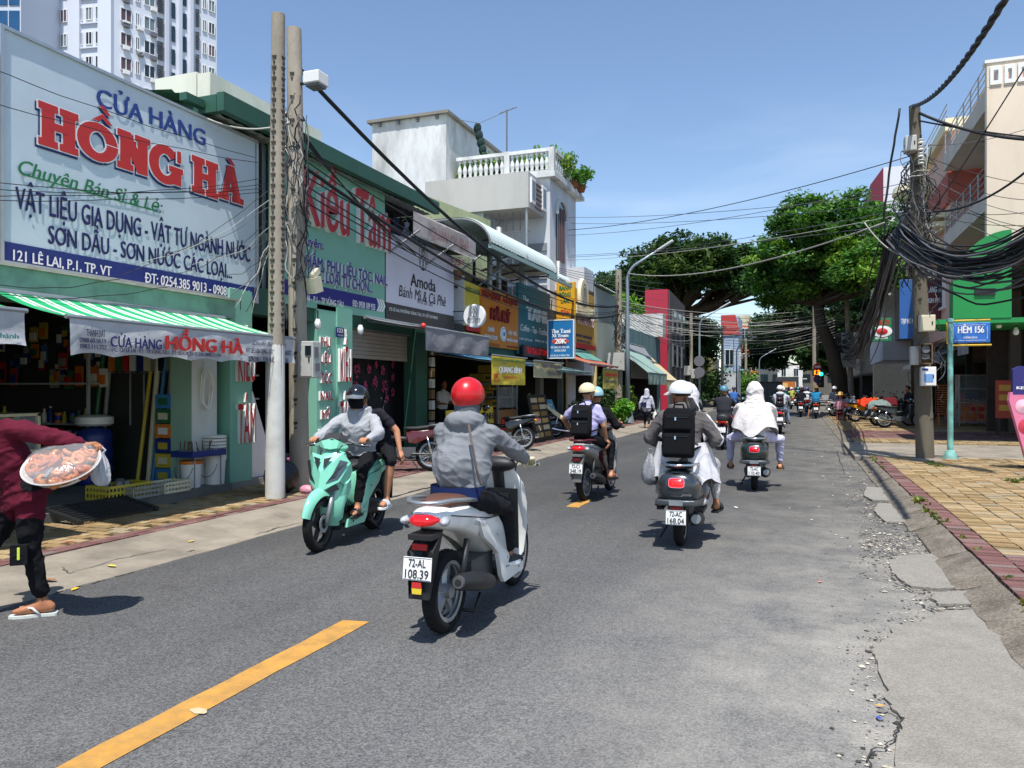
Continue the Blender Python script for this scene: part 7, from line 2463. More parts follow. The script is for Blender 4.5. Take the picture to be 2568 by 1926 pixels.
 if sharp:
  f = MB()
  def sym(p): f.add(p,[tuple(range(len(p)))]); f.add([(x,-y,z) for x,y,z in p][::-1],[tuple(range(len(p)))])
  A,B,C_,D,E_ = (1.17,0,.93),(1.10,.17,.96),(1.06,.235,.86),(1.17,.165,.68),(1.30,0,.58)
  F_,G_ = (1.255,.0,.78),(1.185,.10,.87)
  sym([A,F_,G_]); sym([G_,F_,E_,D]); sym([A,G_,B]); sym([B,G_,D,C_]); sym([C_,D,(1.06,.2,.62),(.98,.215,.78)])
  sym([D,E_,(1.22,0,.54),(1.12,.12,.58)])
  f.build('front_cowl',col,t,smooth=12)
  for s in (-1,1):
   q = [(1.135,s * .165,.885),(1.085,s * .225,.862),(1.165,s * .155,.70),(1.235,s * .06,.66),(1.20,s * .115,.745)]
   MB().prism([(x + .012,y,z + .006) for x,y,z in q][::s],(.006,0,.004)).build('headlight',mat('head_lens','#3d474b',.08,coat=.8,spec=.8),t)
   q = [(1.262,s * .015,.615),(1.17,s * .14,.655),(1.12,s * .15,.60),(1.20,s * .04,.555)]
   MB().prism([(x + .014,y,z) for x,y,z in q][::s],(.006,0,0)).build('headlight',mat('head_lens',''),t)
   q = [(1.20,s * .02,.90),(1.235,s * .03,.81),(1.185,s * .1,.92)]
   MB().prism([(x + .01,y,z + .008) for x,y,z in q][::s],(.006,0,0)).build('grille',BPL,t)
   q = [(1.085,s * .212,.655),(1.03,s * .225,.70),(1.0,s * .21,.60),(1.06,s * .16,.40),(1.10,s * .14,.42)]
   MB().prism(q[::s],(.02,-s * .02,0)).build('side_wing',col,t)
  g = MB()
  q = [(1.0,.0,1.10),(1.045,.1,1.075),(1.03,.19,1.03),(1.04,.07,1.0),(1.06,0,.99)]
  g.add(q + [(x,-y,z) for x,y,z in q[1:4]],[(0,1,3,4),(1,2,3),(0,4,7,5),(5,7,6)])
  g.build('bar_cover',col,t,smooth=12)
  MB().prism([(1.0,-.09,1.075),(1.0,.09,1.075),(.93,.07,1.14),(.93,-.07,1.14)],(.012,0,.012)).build('meter_screen',BPL,t)
 return t
def vespa(label,col,plate,loc,rot,group=None,lampon=False):
 t = thing('scooter',label,'scooter',loc,rot,group)
 common(t,1.27,SEATB,[(-.2,.80,.03,.015),(-.16,.81,.13,.03),(0,.825,.15,.045),(.25,.815,.15,.05),(.45,.79,.13,.045),(.56,.78,.05,.02)],None,.24,.24)
 hull([(-.34,.62,.06,.05),(-.33,.615,.135,.10),(-.29,.61,.175,.145),(-.18,.60,.205,.175),(0,.59,.215,.195),(.2,.575,.205,.20),(.4,.56,.17,.2),(.52,.54,.12,.19),(.55,.53,.06,.15)],2.7,28).build('body',col,t,smooth=60)
 hull([(-.355,.47,.08,.02),(-.34,.47,.2,.03),(-.2,.46,.225,.035),(.1,.45,.225,.035),(.3,.45,.2,.03)],4).build('bumper',mat('bumper_grey','#4f5458',.35,metal=.4),t,smooth=50)
 MB().box((-.372,0,.475),(.02,.13,.05)).build('bumper_badge',STEEL,t)
 MB().rings([sell((-.318 - .012 * k,.665),.092 - .008 * k,.062 - .006 * k,4,20,-.2) for k in range(3)]).build('lamp_bezel',CHR,t,smooth=50)
 MB().rings([sell((-.34 - .014 * k,.664),.076 - .016 * k * k,.047 - .011 * k * k,4,20,-.2) for k in range(3)]).build('tail_lamp',mat('lit_tail_lamp','#d8141c',.2,coat=.6,emit=1.6,ecol='#ff1a1a') if lampon else TAIL,t,smooth=50)
 MB().tube([(.1,.17,.82),(-.1,.185,.835),(-.28,.13,.835),(-.33,0,.83),(-.28,-.13,.835),(-.1,-.185,.835),(.1,-.17,.82)],.014,8).build('grab_rail',CHR,t,smooth=True)
 MB().bx(-.36,-.2,-.06,.06,.3,.44).bx(-.2,.2,-.075,.075,.38,.455).build('mud_flap',BPL,t)
 MB().box((-.366,0,.428),(.012,.1,.03)).build('reflector',mat('reflector_red',''),t)
 number_plate(t,(-.372,0,.335),.08,*plate)
 m = MB().tube([(.4,-.12,.2),(.1,-.16,.26),(-.12,-.175,.30),(-.24,-.175,.31)],[.03,.07,.07,.055],12).tube([(-.241,-.175,.31),(-.25,-.175,.31)],[.05,.045],12,mi=1)
 m.build('muffler',[BPL,STEEL],t,smooth=40)
 MB().bx(.0,.5,-.08,.13,.2,.42).tube([(0,.1,.24),(.25,.12,.3)],.05,8).build('engine',ENG,t)
 MB().bx(.5,1.02,-.17,.17,.24,.275).build('floorboard',BPL,t)
 sh = []
 for z,x,hw,d in ((.22,1.0,.12,.05),(.35,1.05,.19,.06),(.6,1.04,.215,.06),(.82,.99,.2,.055),(.95,.95,.12,.045),(.98,.94,.06,.03)):
  sh.append([(x + d * math.cos(a) * (1.5 if math.cos(a) > 0 else .6),hw * math.sin(a),z) for a in [2 * math.pi * k / 20 for k in range(20)]])
 MB().rings(sh).build('leg_shield',col,t,smooth=50)
 MB().ell((.96,0,1.0),(.08,.13,.06),n=14,m=8).build('bar_cover',col,t,smooth=True)
 bars(t,.93,1.02,.34)
 MB().tube([(1.27,.0,.24),(1.08,0,.62)],.04,8).build('fork',ENG,t)
 MB().rings([[V((1.27 + .28 * math.cos(a) + .02 * math.cos(a) * math.cos(b),.075 * math.sin(b),.24 + .28 * math.sin(a) + .03 * math.cos(b))) for b in [R(-90 + 30 * j) for j in range(7)]] for a in [R(20 + 14 * k) for k in range(11)]],cap=False,closed=False).build('front_fender',col,t,smooth=True)
 MB().tube([(.3,.14,.2),(.12,.22,.05)],.012,6).build('stand',BPL,t)
 return t
def underbone(label,col,plate,loc,rot,group=None,trim=None,seatm=SEATB,name='motorbike',lampm=None):
 t = thing(name,label,'motorbike',loc,rot,group)
 wb = 1.22
 common(t,wb,seatm,[(-.3,.80,.04,.02),(-.25,.80,.1,.03),(0,.785,.115,.04),(.25,.755,.115,.04),(.42,.755,.09,.035),(.5,.76,.04,.02)],None,.29,.29,STEEL,16,True)
 hull([(-.36,.745,.03,.02),(-.3,.735,.085,.05),(-.1,.70,.105,.07),(.15,.66,.11,.09),(.35,.64,.10,.1),(.45,.62,.06,.09)],2.6).build('tail_body',col,t,smooth=50)
 plate2d([(-.28,.76),(.2,.70),(.44,.66),(.4,.5),(.28,.48),(.05,.58)],.118,.02,.006).build('side_panel',trim or col,t,smooth=25)
 MB().rings([sell((-.34 - .014 * k,.735),.08 - .012 * k,.036 - .006 * k,3,16) for k in range(3)]).build('tail_lamp',lampm or TAIL,t,smooth=50)
 for s in (-1,1):
  MB().ell((-.3,s * .12,.71),(.04,.028,.025),n=10,m=6).build('turn_signal',AMB,t,smooth=True)
 MB().tube([(.05,.13,.8),(-.2,.13,.83),(-.34,.07,.84),(-.34,-.07,.84),(-.2,-.13,.83),(.05,-.13,.8)],.012,7).build('grab_rail',STEEL,t,smooth=True)
 m = MB()
 for k in range(9):
  a,b = R(60 + 12 * k),R(72 + 12 * k)
  m.quad(*[(.33 * math.cos(q),y,.29 + .33 * math.sin(q)) for q,y in ((a,-.07),(a,.07),(b,.07),(b,-.07))][::-1])
 m.prism([(-.3,-.075,.62),(-.3,.075,.62),(-.44,.06,.33),(-.44,-.06,.33)][::-1],(.02,0,0))
 m.build('rear_fender',BPL,t)
 if plate is not None:
  number_plate(t,(-.40,0,.52),.42,*plate)
 MB().bx(.28,.72,-.09,.09,.24,.42).tube([(.42,-.14,.32),(.42,.14,.32)],.075,12).build('engine',ENG,t,smooth=40)
 MB().tube([(.72,0,.36),(.86,0,.62),(.92,0,.8)],.035,8).tube([(.2,0,.55),(.86,0,.6)],.045,8).build('frame',BPL,t,smooth=True)
 MB().tube([(.62,-.1,.25),(.4,-.13,.2),(.1,-.14,.24),(-.02,-.15,.27),(-.36,-.155,.34),(-.38,-.155,.342)],[.018,.02,.03,.042,.046,.03],10).build('muffler',CHR,t,smooth=True)
 for s in (-1,1):
  MB().tube([(0,s * .1,.29),(.08,s * .11,.62)],.022,8).tube([(wb,s * .07,.29),(wb - .24,s * .065,.78)],[.02,.026],8).build('shock_absorber',CHR,t,smooth=True)
  MB().tube([(0,s * .08,.29),(.35,s * .09,.3)],.02,6).build('swing_arm',BPL,t)
 plate2d([(.88,.86),(1.0,.8),(1.0,.55),(.86,.33),(.74,.3),(.72,.38),(.84,.6)],.17,.03,.01).build('leg_shield',col,t,smooth=25)
 MB().ell((.98,0,.8),(.1,.13,.12),n=14,m=8).build('front_cover',col,t,smooth=True)
 MB().ell((.93,0,1.0),(.1,.12,.075),n=14,m=8).build('bar_cover',trim or col,t,smooth=True)
 MB().ell((1.02,0,.99),(.03,.075,.055),n=12,m=8).build('headlight',CLRL,t,smooth=True)
 MB().rings([[V((wb + .315 * math.cos(a) + .02 * math.cos(a) * math.cos(b),.06 * math.sin(b),.29 + .315 * math.sin(a) + .02 * math.cos(b))) for b in [R(-90 + 30 * j) for j in range(7)]] for a in [R(35 + 13 * k) for k in range(10)]],cap=False,closed=False).build('front_fender',trim or col,t,smooth=True)
 bars(t,.9,1.03,.33)
 MB().tube([(.4,-.12,.22),(.4,-.24,.23)],.014,6).tube([(.4,.12,.22),(.4,.24,.23)],.014,6).tube([(.35,.1,.2),(.22,.2,.02)],.012,6).build('foot_peg',BPL,t)
 return t
# ------------------------------------------------------------------ people
SKIN = mat('skin','#a8704f',.55,var=.06,vs=20,spec=.35)
SKIN2 = mat('skin_light','#b98262',.55,var=.06,vs=20,spec=.35)
HAIR = mat('hair_black','#17130f',.55,bump=.5,bs=120,stretch=(1,1,.1))
def ik(a,c,l1,l2,pole):
 a,c,pole = V(a),V(c),V(pole)
 d = c - a
 L_ = min(d.length,(l1 + l2) * .995)
 d = d.normalized()
 c = a + d * L_
 x = (l1 * l1 - l2 * l2 + L_ * L_) / (2 * L_)
 h = math.sqrt(max(l1 * l1 - x * x,1e-6))
 p = (pole - d * pole.dot(d)).normalized()
 return a + d * x + p * h,c
def hand(m,w,g,axis,back,s=1,skin=0,side=1,open_=False):
 """palm from wrist w to the knuckles near g; four fingers curl round the bar through g along axis; the thumb wraps below"""
 w,g = V(w),V(g)
 ax = V(axis).normalized()
 f = (g - w)
 f = (f - ax * f.dot(ax)).normalized()
 n = ax.cross(f).normalized()
 if n.dot(V(back)) < 0: n = -n
 k0 = g + n * .024 * s - f * .012
 for i in range(4):                                   # metacarpals
  off = ax * ((i - 1.5) * .020 * s)
  m.tube([w + off * .55 + n * .004,k0 + off - f * .02 * s,k0 + off + f * .004],[.016 * s,.0145 * s,.011 * s],8,skin)
  L_ = (.9,1.05,1.0,.82)[i if side > 0 else 3 - i] * s
  p = k0 + off
  pts = [p,p + f * .030 * L_ - n * .006,p + f * .042 * L_ - n * .028 * L_,p + f * .026 * L_ - n * .046 * L_,p + f * .006 * L_ - n * .048 * L_]
  if open_: pts = [p,p + f * .03 * L_ - n * .008,p + f * .055 * L_ - n * .024,p + f * .07 * L_ - n * .044,p + f * .072 * L_ - n * .058]
  m.tube(pts,[.0105 * s,.0098 * s,.0092 * s,.0085 * s,.006 * s],8,skin)
 b = w + f * .025 * s - n * .008 + ax * (.028 * s * side)
 m.tube([w + n * 0,b,b + f * .030 * s - n * .02 * s + ax * .008 * s * side,b + f * .045 * s - n * .042 * s - ax * .004 * side],[.015 * s,.0135 * s,.0105 * s,.007 * s],8,skin)
def person(label,loc,rot,P,mats,vox=.013,name='person',group=None,H_=1.0,hood=None,seed=0,cat='person'):
 """P: hip, lean, hands, feet (left, right), look (yaw, pitch), sleeve / leg lengths; mats: shirt, pants, skin, shoe[, second cloth]"""
 t = thing(name,label,cat,loc,rot,group)
 sh,pa,sk,so = 0,1,2,3
 prims = []                                            # (p0, r0, p1, r1, material) for colouring
 m = MB()
 bulk = P.get('bulk',1.08)
 hip = V(P['hip'])
 ln,sl = R(P.get('lean',8)),R(P.get('side',0))
 tw = R(P.get('twist',0))
 s = V((math.sin(ln),math.sin(sl),math.cos(ln))).normalized()
 lf = V((-math.sin(tw),math.cos(tw),0))
 lf = (lf - s * lf.dot(s)).normalized()
 fw = lf.cross(s)
 k = H_
 def ring(c,w,d,n=18):
  return [c + lf * (w * math.cos(a)) + fw * (d * math.sin(a)) for a in [2 * math.pi * i / n for i in range(n)]]
 bw = P.get('wide',1.0)
 secs = [(-.10,.13,.10,pa),(-.04,.168,.125,pa),(.03,.172,.13,sh),(.12,.172 * bulk,.13 * bulk,sh),(.24,.178 * bulk,.128 * bulk,sh),(.34,.180 * bulk,.118 * bulk,sh),(.42,.165 * bulk,.10,sh),(.465,.115,.08,sh),(.495,.07,.066,sh)]
 if P.get('hem'):
  z = P['hem']
  secs = [(-z,.2,.17,sh),(-z * .5,.19,.155,sh)] + [(a,b,c,sh) for a,b,c,_ in secs[2:]]
  m.rings([ring(hip + s * (a * k),b * k * bw,c * k) for a,b,c in ((-.1,.13,.1),(0,.16,.12),(.06,.15,.11))])
  prims.append((hip - s * .1,.1,hip,.12,pa))
 m.rings([ring(hip + s * (a * k) + fw * (.015 * k if .2 < a < .4 else 0),b * k * bw,c * k) for a,b,c,_ in secs])
 for a,b,c,mi in secs:
  cc = hip + s * (a * k)
  e = max(b * bw - c,.001) * k
  prims.append((cc - lf * e,c * k,cc + lf * e,c * k,mi))
 nb = hip + s * (.48 * k)
 yaw,pit = R(P.get('look',(0,0))[0]),R(P.get('look',(0,0))[1])
 hr = Matrix.Rotation(yaw,3,'Z') @ Matrix.Rotation(pit,3,'Y')
 up = hr @ V((0,0,1))
 hf = hr @ V((1,0,0))
 hl = hr @ V((0,1,0))
 hc = nb + (s * .5 + up * .5) * (.06 * k) + up * (.112 * k) + hf * .02
 def prim(p0,r0,p1,r1,mi,n=12,flat=None):
  m.tube([p0,p1],[r0,r1],n,flat=flat)
  m.ell(p0,(r0,r0,r0),n=10,m=7)
  m.ell(p1,(r1,r1,r1),n=10,m=7)
  prims.append((V(p0),r0,V(p1),r1,mi))
 prim(nb - s * .03,.062 * k,hc - up * .06 * k,.054 * k,sk)
 if not P.get('nohead'):
  m.ell(hc,(.097 * k,.077 * k,.115 * k),hr,18,12)
  m.ell(hc + hf * .03 * k - up * .06 * k,(.062 * k,.056 * k,.058 * k),hr,14,8)
  m.ell(hc + hf * .098 * k - up * .02 * k,(.02 * k,.014 * k,.024 * k),hr,8,6)
  m.ell(hc + hf * .088 * k - up * .06 * k,(.016 * k,.026 * k,.010 * k),hr,8,6)
  for q in (-1,1):
   m.ell(hc + hl * (.078 * k * q) - up * .01,(.024 * k,.010 * k,.032 * k),hr,8,6)
  prims.append((hc - up * .03,.095 * k,hc + up * .03,.095 * k,sk))
  prims.append((hc + hf * .08 - up * .04,.04,hc + hf * .06 - up * .08,.04,sk))
 if hood == 'down':                                    # hood lying on the nape
  b_ = nb - fw * .07 * k + s * .0
  m.ell(b_,(.085 * k,.13 * k,.075 * k),Matrix.Rotation(ln - .4,3,'Y'),14,8)
  for q in (-1,1):
   m.tube([b_ + lf * .09 * q,nb + lf * .085 * q + s * .01,nb + fw * .07 + lf * .03 * q - s * .03],[.05,.042,.03],8)
  prims.append((b_ - lf * .08,.085,b_ + lf * .08,.085,sh))
  prims.append((nb + lf * .085,.045,nb + fw * .07,.04,sh))
  prims.append((nb - lf * .085,.045,nb + fw * .07,.04,sh))
 if hood == 'up' or hood == 'veil':
  hm = 4 if hood == 'veil' else sh
  hq = P.get('hoodr',1.0) * k
  m.ell(hc - hf * .015,(.122 * hq,.112 * hq,.138 * hq),hr,18,12)
  m.rings([ring(nb + s * a * k - fw * .015,b * hq,c * hq) for a,b,c in ((-.12,.165 * bulk,.125 * bulk),(-.05,.15,.12),(.02,.12,.112),(.10,.108,.11),(.16,.1,.1))])
  prims.append((hc - up * .07,.125 * hq,hc + up * .05,.125 * hq,hm))
  prims.append((nb - lf * .06,.12,nb + lf * .06,.12,hm))
  prims.append((hc + hf * .09 - up * .03,.055,hc + hf * .09 + up * .02,.055,sk))
 # arms
 HM = MB()
 ends = {}
 for i,q in enumerate((1,-1)):
  S = hip + s * (.41 * k) + lf * (q * (.165 * bulk * bw) * k)
  tgt = V(P['hands'][i])
  el,wr_ = ik(S,tgt,.285 * k,.25 * k,V(P.get('elbow',((-.35,.5,-.8),(-.35,-.5,-.8)))[i]))
  long_ = P.get('sleeve',('long','long'))[i] == 'long'
  fat = P.get('arm',1.0)
  prim(nb - s * .035 * k,.055 * k,S,.056 * k,sh)
  prim(hip + s * .26 * k + lf * q * .12 * k,.085 * k,S - s * .03,.058 * k,sh)
  if long_:
   prim(S,.058 * k,S.lerp(el,.4),.06 * k * fat,sh)
   prim(S.lerp(el,.4),.06 * k * fat,el,.055 * k * fat,sh)
   prim(el,.056 * k * fat,wr_ + (el - wr_).normalized() * .035,.042 * k * fat,sh)
   prim(wr_ + (el - wr_).normalized() * .02,.027 * k,wr_ + (wr_ - el).normalized() * .01,.025 * k,sk)
  else:
   mid = S.lerp(el,.62)
   prim(S,.058 * k,mid,.062 * k * fat,sh)
   prim(mid,.05 * k,el,.042 * k,sk)
   prim(el,.042 * k,wr_,.027 * k,sk)
  gm = P.get('grip',('bar','bar'))[i]
  d = (wr_ - el).normalized()
  if gm == 'bar':
   hand(HM,wr_,wr_ + d * .085 * k,V(P.get('baraxis',(0,1,0))),(0,0,1),k,side=-q if V(P.get('baraxis',(0,1,0))).y > 0 else q)
  elif gm == 'hang':
   hand(HM,wr_,wr_ + d * .09 * k,fw,lf * q,k,side=1,open_=True)
  elif gm:
   hand(HM,wr_,wr_ + d * .085 * k,V(gm),V(P.get('back',(0,0,1))),k)
  ends[q] = (el,wr_)
 # legs
 sandals = []
 for i,q in enumerate((1,-1)):
  J = hip + lf * (q * .092 * k * bw) - s * .05 * k
  ft = V(P['feet'][i])
  td = V(P.get('toes',((1,.1,0),(1,-.1,0)))[i]).normalized()
  an = ft + V((0,0,.085 * k))
  kn,an = ik(J,an,.43 * k,.42 * k,V(P.get('knee',((1,.25,.4),(1,-.25,.4)))[i]))
  lg = P.get('legs','long')
  fatl = P.get('leg',1.0)
  prim(J,.098 * k * fatl,kn,.066 * k * fatl,pa)
  if lg == 'long':
   prim(kn,.066 * k * fatl,an + (kn - an).normalized() * .07,.047 * k * fatl,pa)
   prim(an + (kn - an).normalized() * .08,.034 * k,an,.034 * k,sk)
  else:
   kk = J.lerp(kn,.8)
   prim(kk,.055 * k,kn,.052 * k,sk)
   prim(kn,.052 * k,kn.lerp(an,.35),.054 * k,sk)
   prim(kn.lerp(an,.35),.054 * k,an,.032 * k,sk)
  fm = so if P.get('shoes',True) else sk
  up_ = V((0,0,1))
  sd = td.cross(up_)
  heel = an - td * .05 * k - up_ * .045 * k
  ball = heel + td * .17 * k - up_ * .006
  toe = heel + td * .225 * k - up_ * .012
  prim(an,.036 * k,heel,.036 * k,fm)
  prim(an - up_ * .015,.036 * k,ball,.030 * k,fm)
  prim(heel,.036 * k,ball,.034 * k,fm)
  prim(ball - sd * .018 * k,.028 * k,toe - sd * .014,.021 * k,fm)
  prim(ball + sd * .018 * k,.028 * k,toe + sd * .016 - td * .02,.019 * k,fm)
  sandals.append((heel,td,sd))
 for e in P.get('extra',()):
  prim(*[V(e[0]),e[1],V(e[2]),e[3],e[4]])
 tmp = m.mesh('tmp',[])
 o = bpy.data.objects.new('body',tmp)
 COL.objects.link(o)
 md = o.modifiers.new('r','REMESH')
 md.mode = 'VOXEL'
 md.voxel_size = vox
 md2 = o.modifiers.new('s','SMOOTH')
 md2.factor = .5
 md2.iterations = int(.075 / vox)
 bpy.context.view_layer.update()
 me = bpy.data.meshes.new_from_object(o.evaluated_get(bpy.context.evaluated_depsgraph_get()))
 o.modifiers.clear()
 o.data = me
 bpy.data.meshes.remove(tmp)
 n = len(me.vertices)
 co = np.empty(n * 3,np.float32)
 me.vertices.foreach_get('co',co)
 co = co.reshape(-1,3)
 def nearest(pts):
  best = np.full(len(pts),9e9)
  idx = np.zeros(len(pts),int)
  for p0,r0,p1,r1,mi in prims:
   a,b = np.array(p0),np.array(p1)
   d = b - a
   tt = np.clip(((pts - a) @ d) / max(d @ d,1e-9),0,1)
   q = np.linalg.norm(pts - (a + tt[:,None] * d),axis=1) - (r0 + (r1 - r0) * tt)
   w = q < best
   best[w] = q[w]
   idx[w] = mi
  return idx
 vi = nearest(co)
 # folds of loose cloth
 amp = P.get('fold',.007)
 nr = np.empty(n * 3,np.float32)
 me.vertices.foreach_get('normal',nr)
 nr = nr.reshape(-1,3)
 ph = rnd.uniform(0,9)
 x,y,z = co[:,0],co[:,1],co[:,2]
 w = np.zeros(n)
 if vox < .018:
  for i in range(n):
   if vi[i] in (0,1,4):
    a,b,c = float(x[i]),float(y[i]),float(z[i])
    n1 = 1 - abs(MN.noise(V((a * 5 + b * 3 + ph,b * 6 - c * 3,c * 11 + a * 4)))) * 2.2
    n2 = 1 - abs(MN.noise(V((a * 10 - ph,b * 9 + a * 5,c * 15 - b * 8)))) * 2.2
    w[i] = max(n1,0) ** 3 * 1.1 + max(n2,0) ** 3 * .55 - .35 + .5 * MN.noise(V((a * 7,b * 7,c * 5 + ph)))
 cl = ((vi == 0) | (vi == 1) | (vi == 4)) * amp
 co = co + nr * (w * cl)[:,None]
 me.vertices.foreach_set('co',co.astype(np.float32).ravel())
 np_ = len(me.polygons)
 pc = np.empty(np_ * 3,np.float32)
 me.polygons.foreach_get('center',pc)
 mi = nearest(pc.reshape(-1,3)).astype(np.int32)
 # join the modelled hands to the body
 vs = [tuple(c) for c in co]
 fs = [tuple(p.vertices) for p in me.polygons]
 ml = list(mi)
 if P.get('fingers',True) and vox < .018:
  oo = len(vs)
  vs += [tuple(v) for v in HM.v]
  fs += [tuple(i + oo for i in f) for f in HM.f]
  ml += [P.get('glove',2)] * len(HM.f)
 bm = MB()
 bm.v,bm.f,bm.m = vs,fs,[int(i) for i in ml]
 bpy.data.objects.remove(o)
 body = bm.build('body',mats,t,smooth=True)
 t['hc'] = tuple(hc)
 FR[t.name] = dict(hc=hc,hr=hr,up=up,hf=hf,hl=hl,nb=nb,s=s,fw=fw,lf=lf,feet=sandals,ends=ends,k=k)
 return t
FR = {}
def helmet(t,col,kind='half',visor=None,band=None):
 f = FR[t.name]
 M_ = Matrix.Translation(f['hc']) @ f['hr'].to_4x4() @ Matrix.Scale(f['k'],4)
 m = MB()
 t1 = {'ball': 118,'half': 96}[kind]
 n,ms = 28,14
 rs = []
 for i in range(ms + 1):
  ring = []
  for k in range(n):
   a = 2 * math.pi * k / n
   cut = t1 - (34 if kind == 'ball' else 14) * max(0,math.cos(a)) ** 1.5 + (6 if kind == 'half' else 14) * max(0,-math.cos(a))
   th = R(max(1.5,cut * i / ms))
   ring.append(M_ @ V((-.012 + .138 * math.sin(th) * math.cos(a),.118 * math.sin(th) * math.sin(a),.022 + .128 * math.cos(th))))
  rs.append(ring)
 m.rings(rs[::-1],cap=False)
 c = M_ @ V((-.01,0,.0))
 m.rings([rs[-1],[c + (p - c) * .9 for p in rs[-1]],[c + (p - c) * .88 + f['up'] * .05 for p in rs[-1]]],cap=False,mi=1)
 h = m.build('helmet',[col,mat('helmet_lining','#26262a',.9)],t,smooth=50)
 if kind == 'half' or visor:
  v = MB()
  A = [R(-62 + 124 * k / 12) for k in range(13)]
  in_ = [M_ @ V((-.012 + .136 * math.cos(a),.120 * math.sin(a),.045 - .02 * abs(math.sin(a)))) for a in A]
  out = [M_ @ V((.0 + (.138 + .062 * math.cos(a)) * math.cos(a),.121 * math.sin(a),.03 - .018 * math.cos(a) - .02 * abs(math.sin(a)))) for a in A]
  d = f['up'] * .006
  v.rings([in_,out,[p - d for p in out],[p - d for p in in_]],cap=False,closed=False)
  v.build('visor',visor or col,h,smooth=40)
 if band:
  MB().rings([[c2 + (p - c2) * 1.012 for p in rs[q]] for q,c2 in ((ms - 4,M_ @ V((-.012,0,.022))),(ms - 3,M_ @ V((-.012,0,.022))))],cap=False).build('stripe',band,h,smooth=True)
 m = MB()
 for q in (-1,1):
  m.tube([M_ @ V((.0,q * .112,-.02)),M_ @ V((.02,q * .085,-.085)),M_ @ V((.045,q * .02,-.122))],.006,5)
 m.build('chin_strap',BPL,h,smooth=True)
 return h
def hair(t,down=0,mt=HAIR):
 f = FR[t.name]
 M_ = Matrix.Translation(f['hc']) @ f['hr'].to_4x4()
 m = MB()
 rs = []
 n = 22
 for i in range(11):
  ring = []
  for k in range(n):
   a = 2 * math.pi * k / n
   cut = 104 - 62 * max(0,math.cos(a)) ** .8
   th = R(max(1.5,cut * i / 10))
   ring.append(M_ @ V((-.006 + .108 * math.sin(th) * math.cos(a),.089 * math.sin(th) * math.sin(a),.006 + .124 * math.cos(th))))
  rs.append(ring)
 m.rings(rs[::-1],cap=False)
 if down:
  b = f['hc'] - f['hf'] * .1 - f['up'] * .05
  for k in range(7):
   o = f['hl'] * (.012 * (k - 3))
   m.tube([b + o,b + o * 1.6 - f['hf'] * .05 - V((0,0,.1)),b + o * 1.3 - f['hf'] * .07 - V((0,0,down * .6)),b + o * .5 - f['hf'] * .05 - V((0,0,down))],[.02,.024,.02,.006],6)
 return m.build('hair',mt,t,smooth=True)
def mask(t,col):
 f = FR[t.name]
 M_ = Matrix.Translation(f['hc']) @ f['hr'].to_4x4()
 rs = []
 for i in range(7):
  z = -.005 - .105 * i / 6
  rs.append([M_ @ V(((.112 - .03 * (i / 6 - .35) ** 2 * 4) * math.cos(a) - .0,(.082 - .014 * i / 6) * math.sin(a),z)) for a in [R(-82 + 164 * k / 12) for k in range(13)]])
 m = MB().rings(rs,cap=False,closed=False)
 m.build('face_mask',col,t,smooth=True)
 for q in (-1,1):
  e = MB().ell(M_ @ V((.083,q * .033,.018)),(.012,.016,.009),f['hr'],10,6)
  e.ell(M_ @ V((.0925,q * .033,.018)),(.005,.007,.007),f['hr'],8,6,1)
  e.tube([M_ @ V((.088,q * .014,.036)),M_ @ V((.09,q * .034,.043)),M_ @ V((.078,q * .056,.036))],[.003,.005,.002],5,1)
  e.build('eye',[mat('eye_white','#d8d2cc',.3),HAIR],t,smooth=True)
def sandals(t,sole,strap,fancy=False):
 for heel,td,sd in FR[t.name]['feet']:
  up = V((0,0,1))
  m = MB()
  c0 = heel - td * .03 - up * .036
  prof = [(-.01,.03),(.0,.036),(.09,.034),(.18,.047),(.235,.042),(.268,.02)]
  top = [c0 + td * x + sd * w for x,w in prof] + [c0 + td * x - sd * w for x,w in prof[::-1]]
  m.prism([p - up * .02 for p in top],up * .02)
  o = m.build('sandal',sole,t)
  s = MB()
  if fancy:
   for x in (.12,.165):
    s.tube([c0 + td * x + sd * (.046 * math.cos(a)) + up * (.062 * math.sin(a)) for a in [math.pi * i / 8 for i in range(9)]],.014,6,flat=.5)
  else:
   tip = c0 + td * .205 + sd * .008 + up * .03
   for q in (-1,1):
    s.tube([c0 + td * .085 + sd * .04 * q,c0 + td * .13 + sd * .036 * q + up * .045,tip + up * .014,tip - up * .02],.0075,6)
  s.build('strap',strap,o,smooth=True)
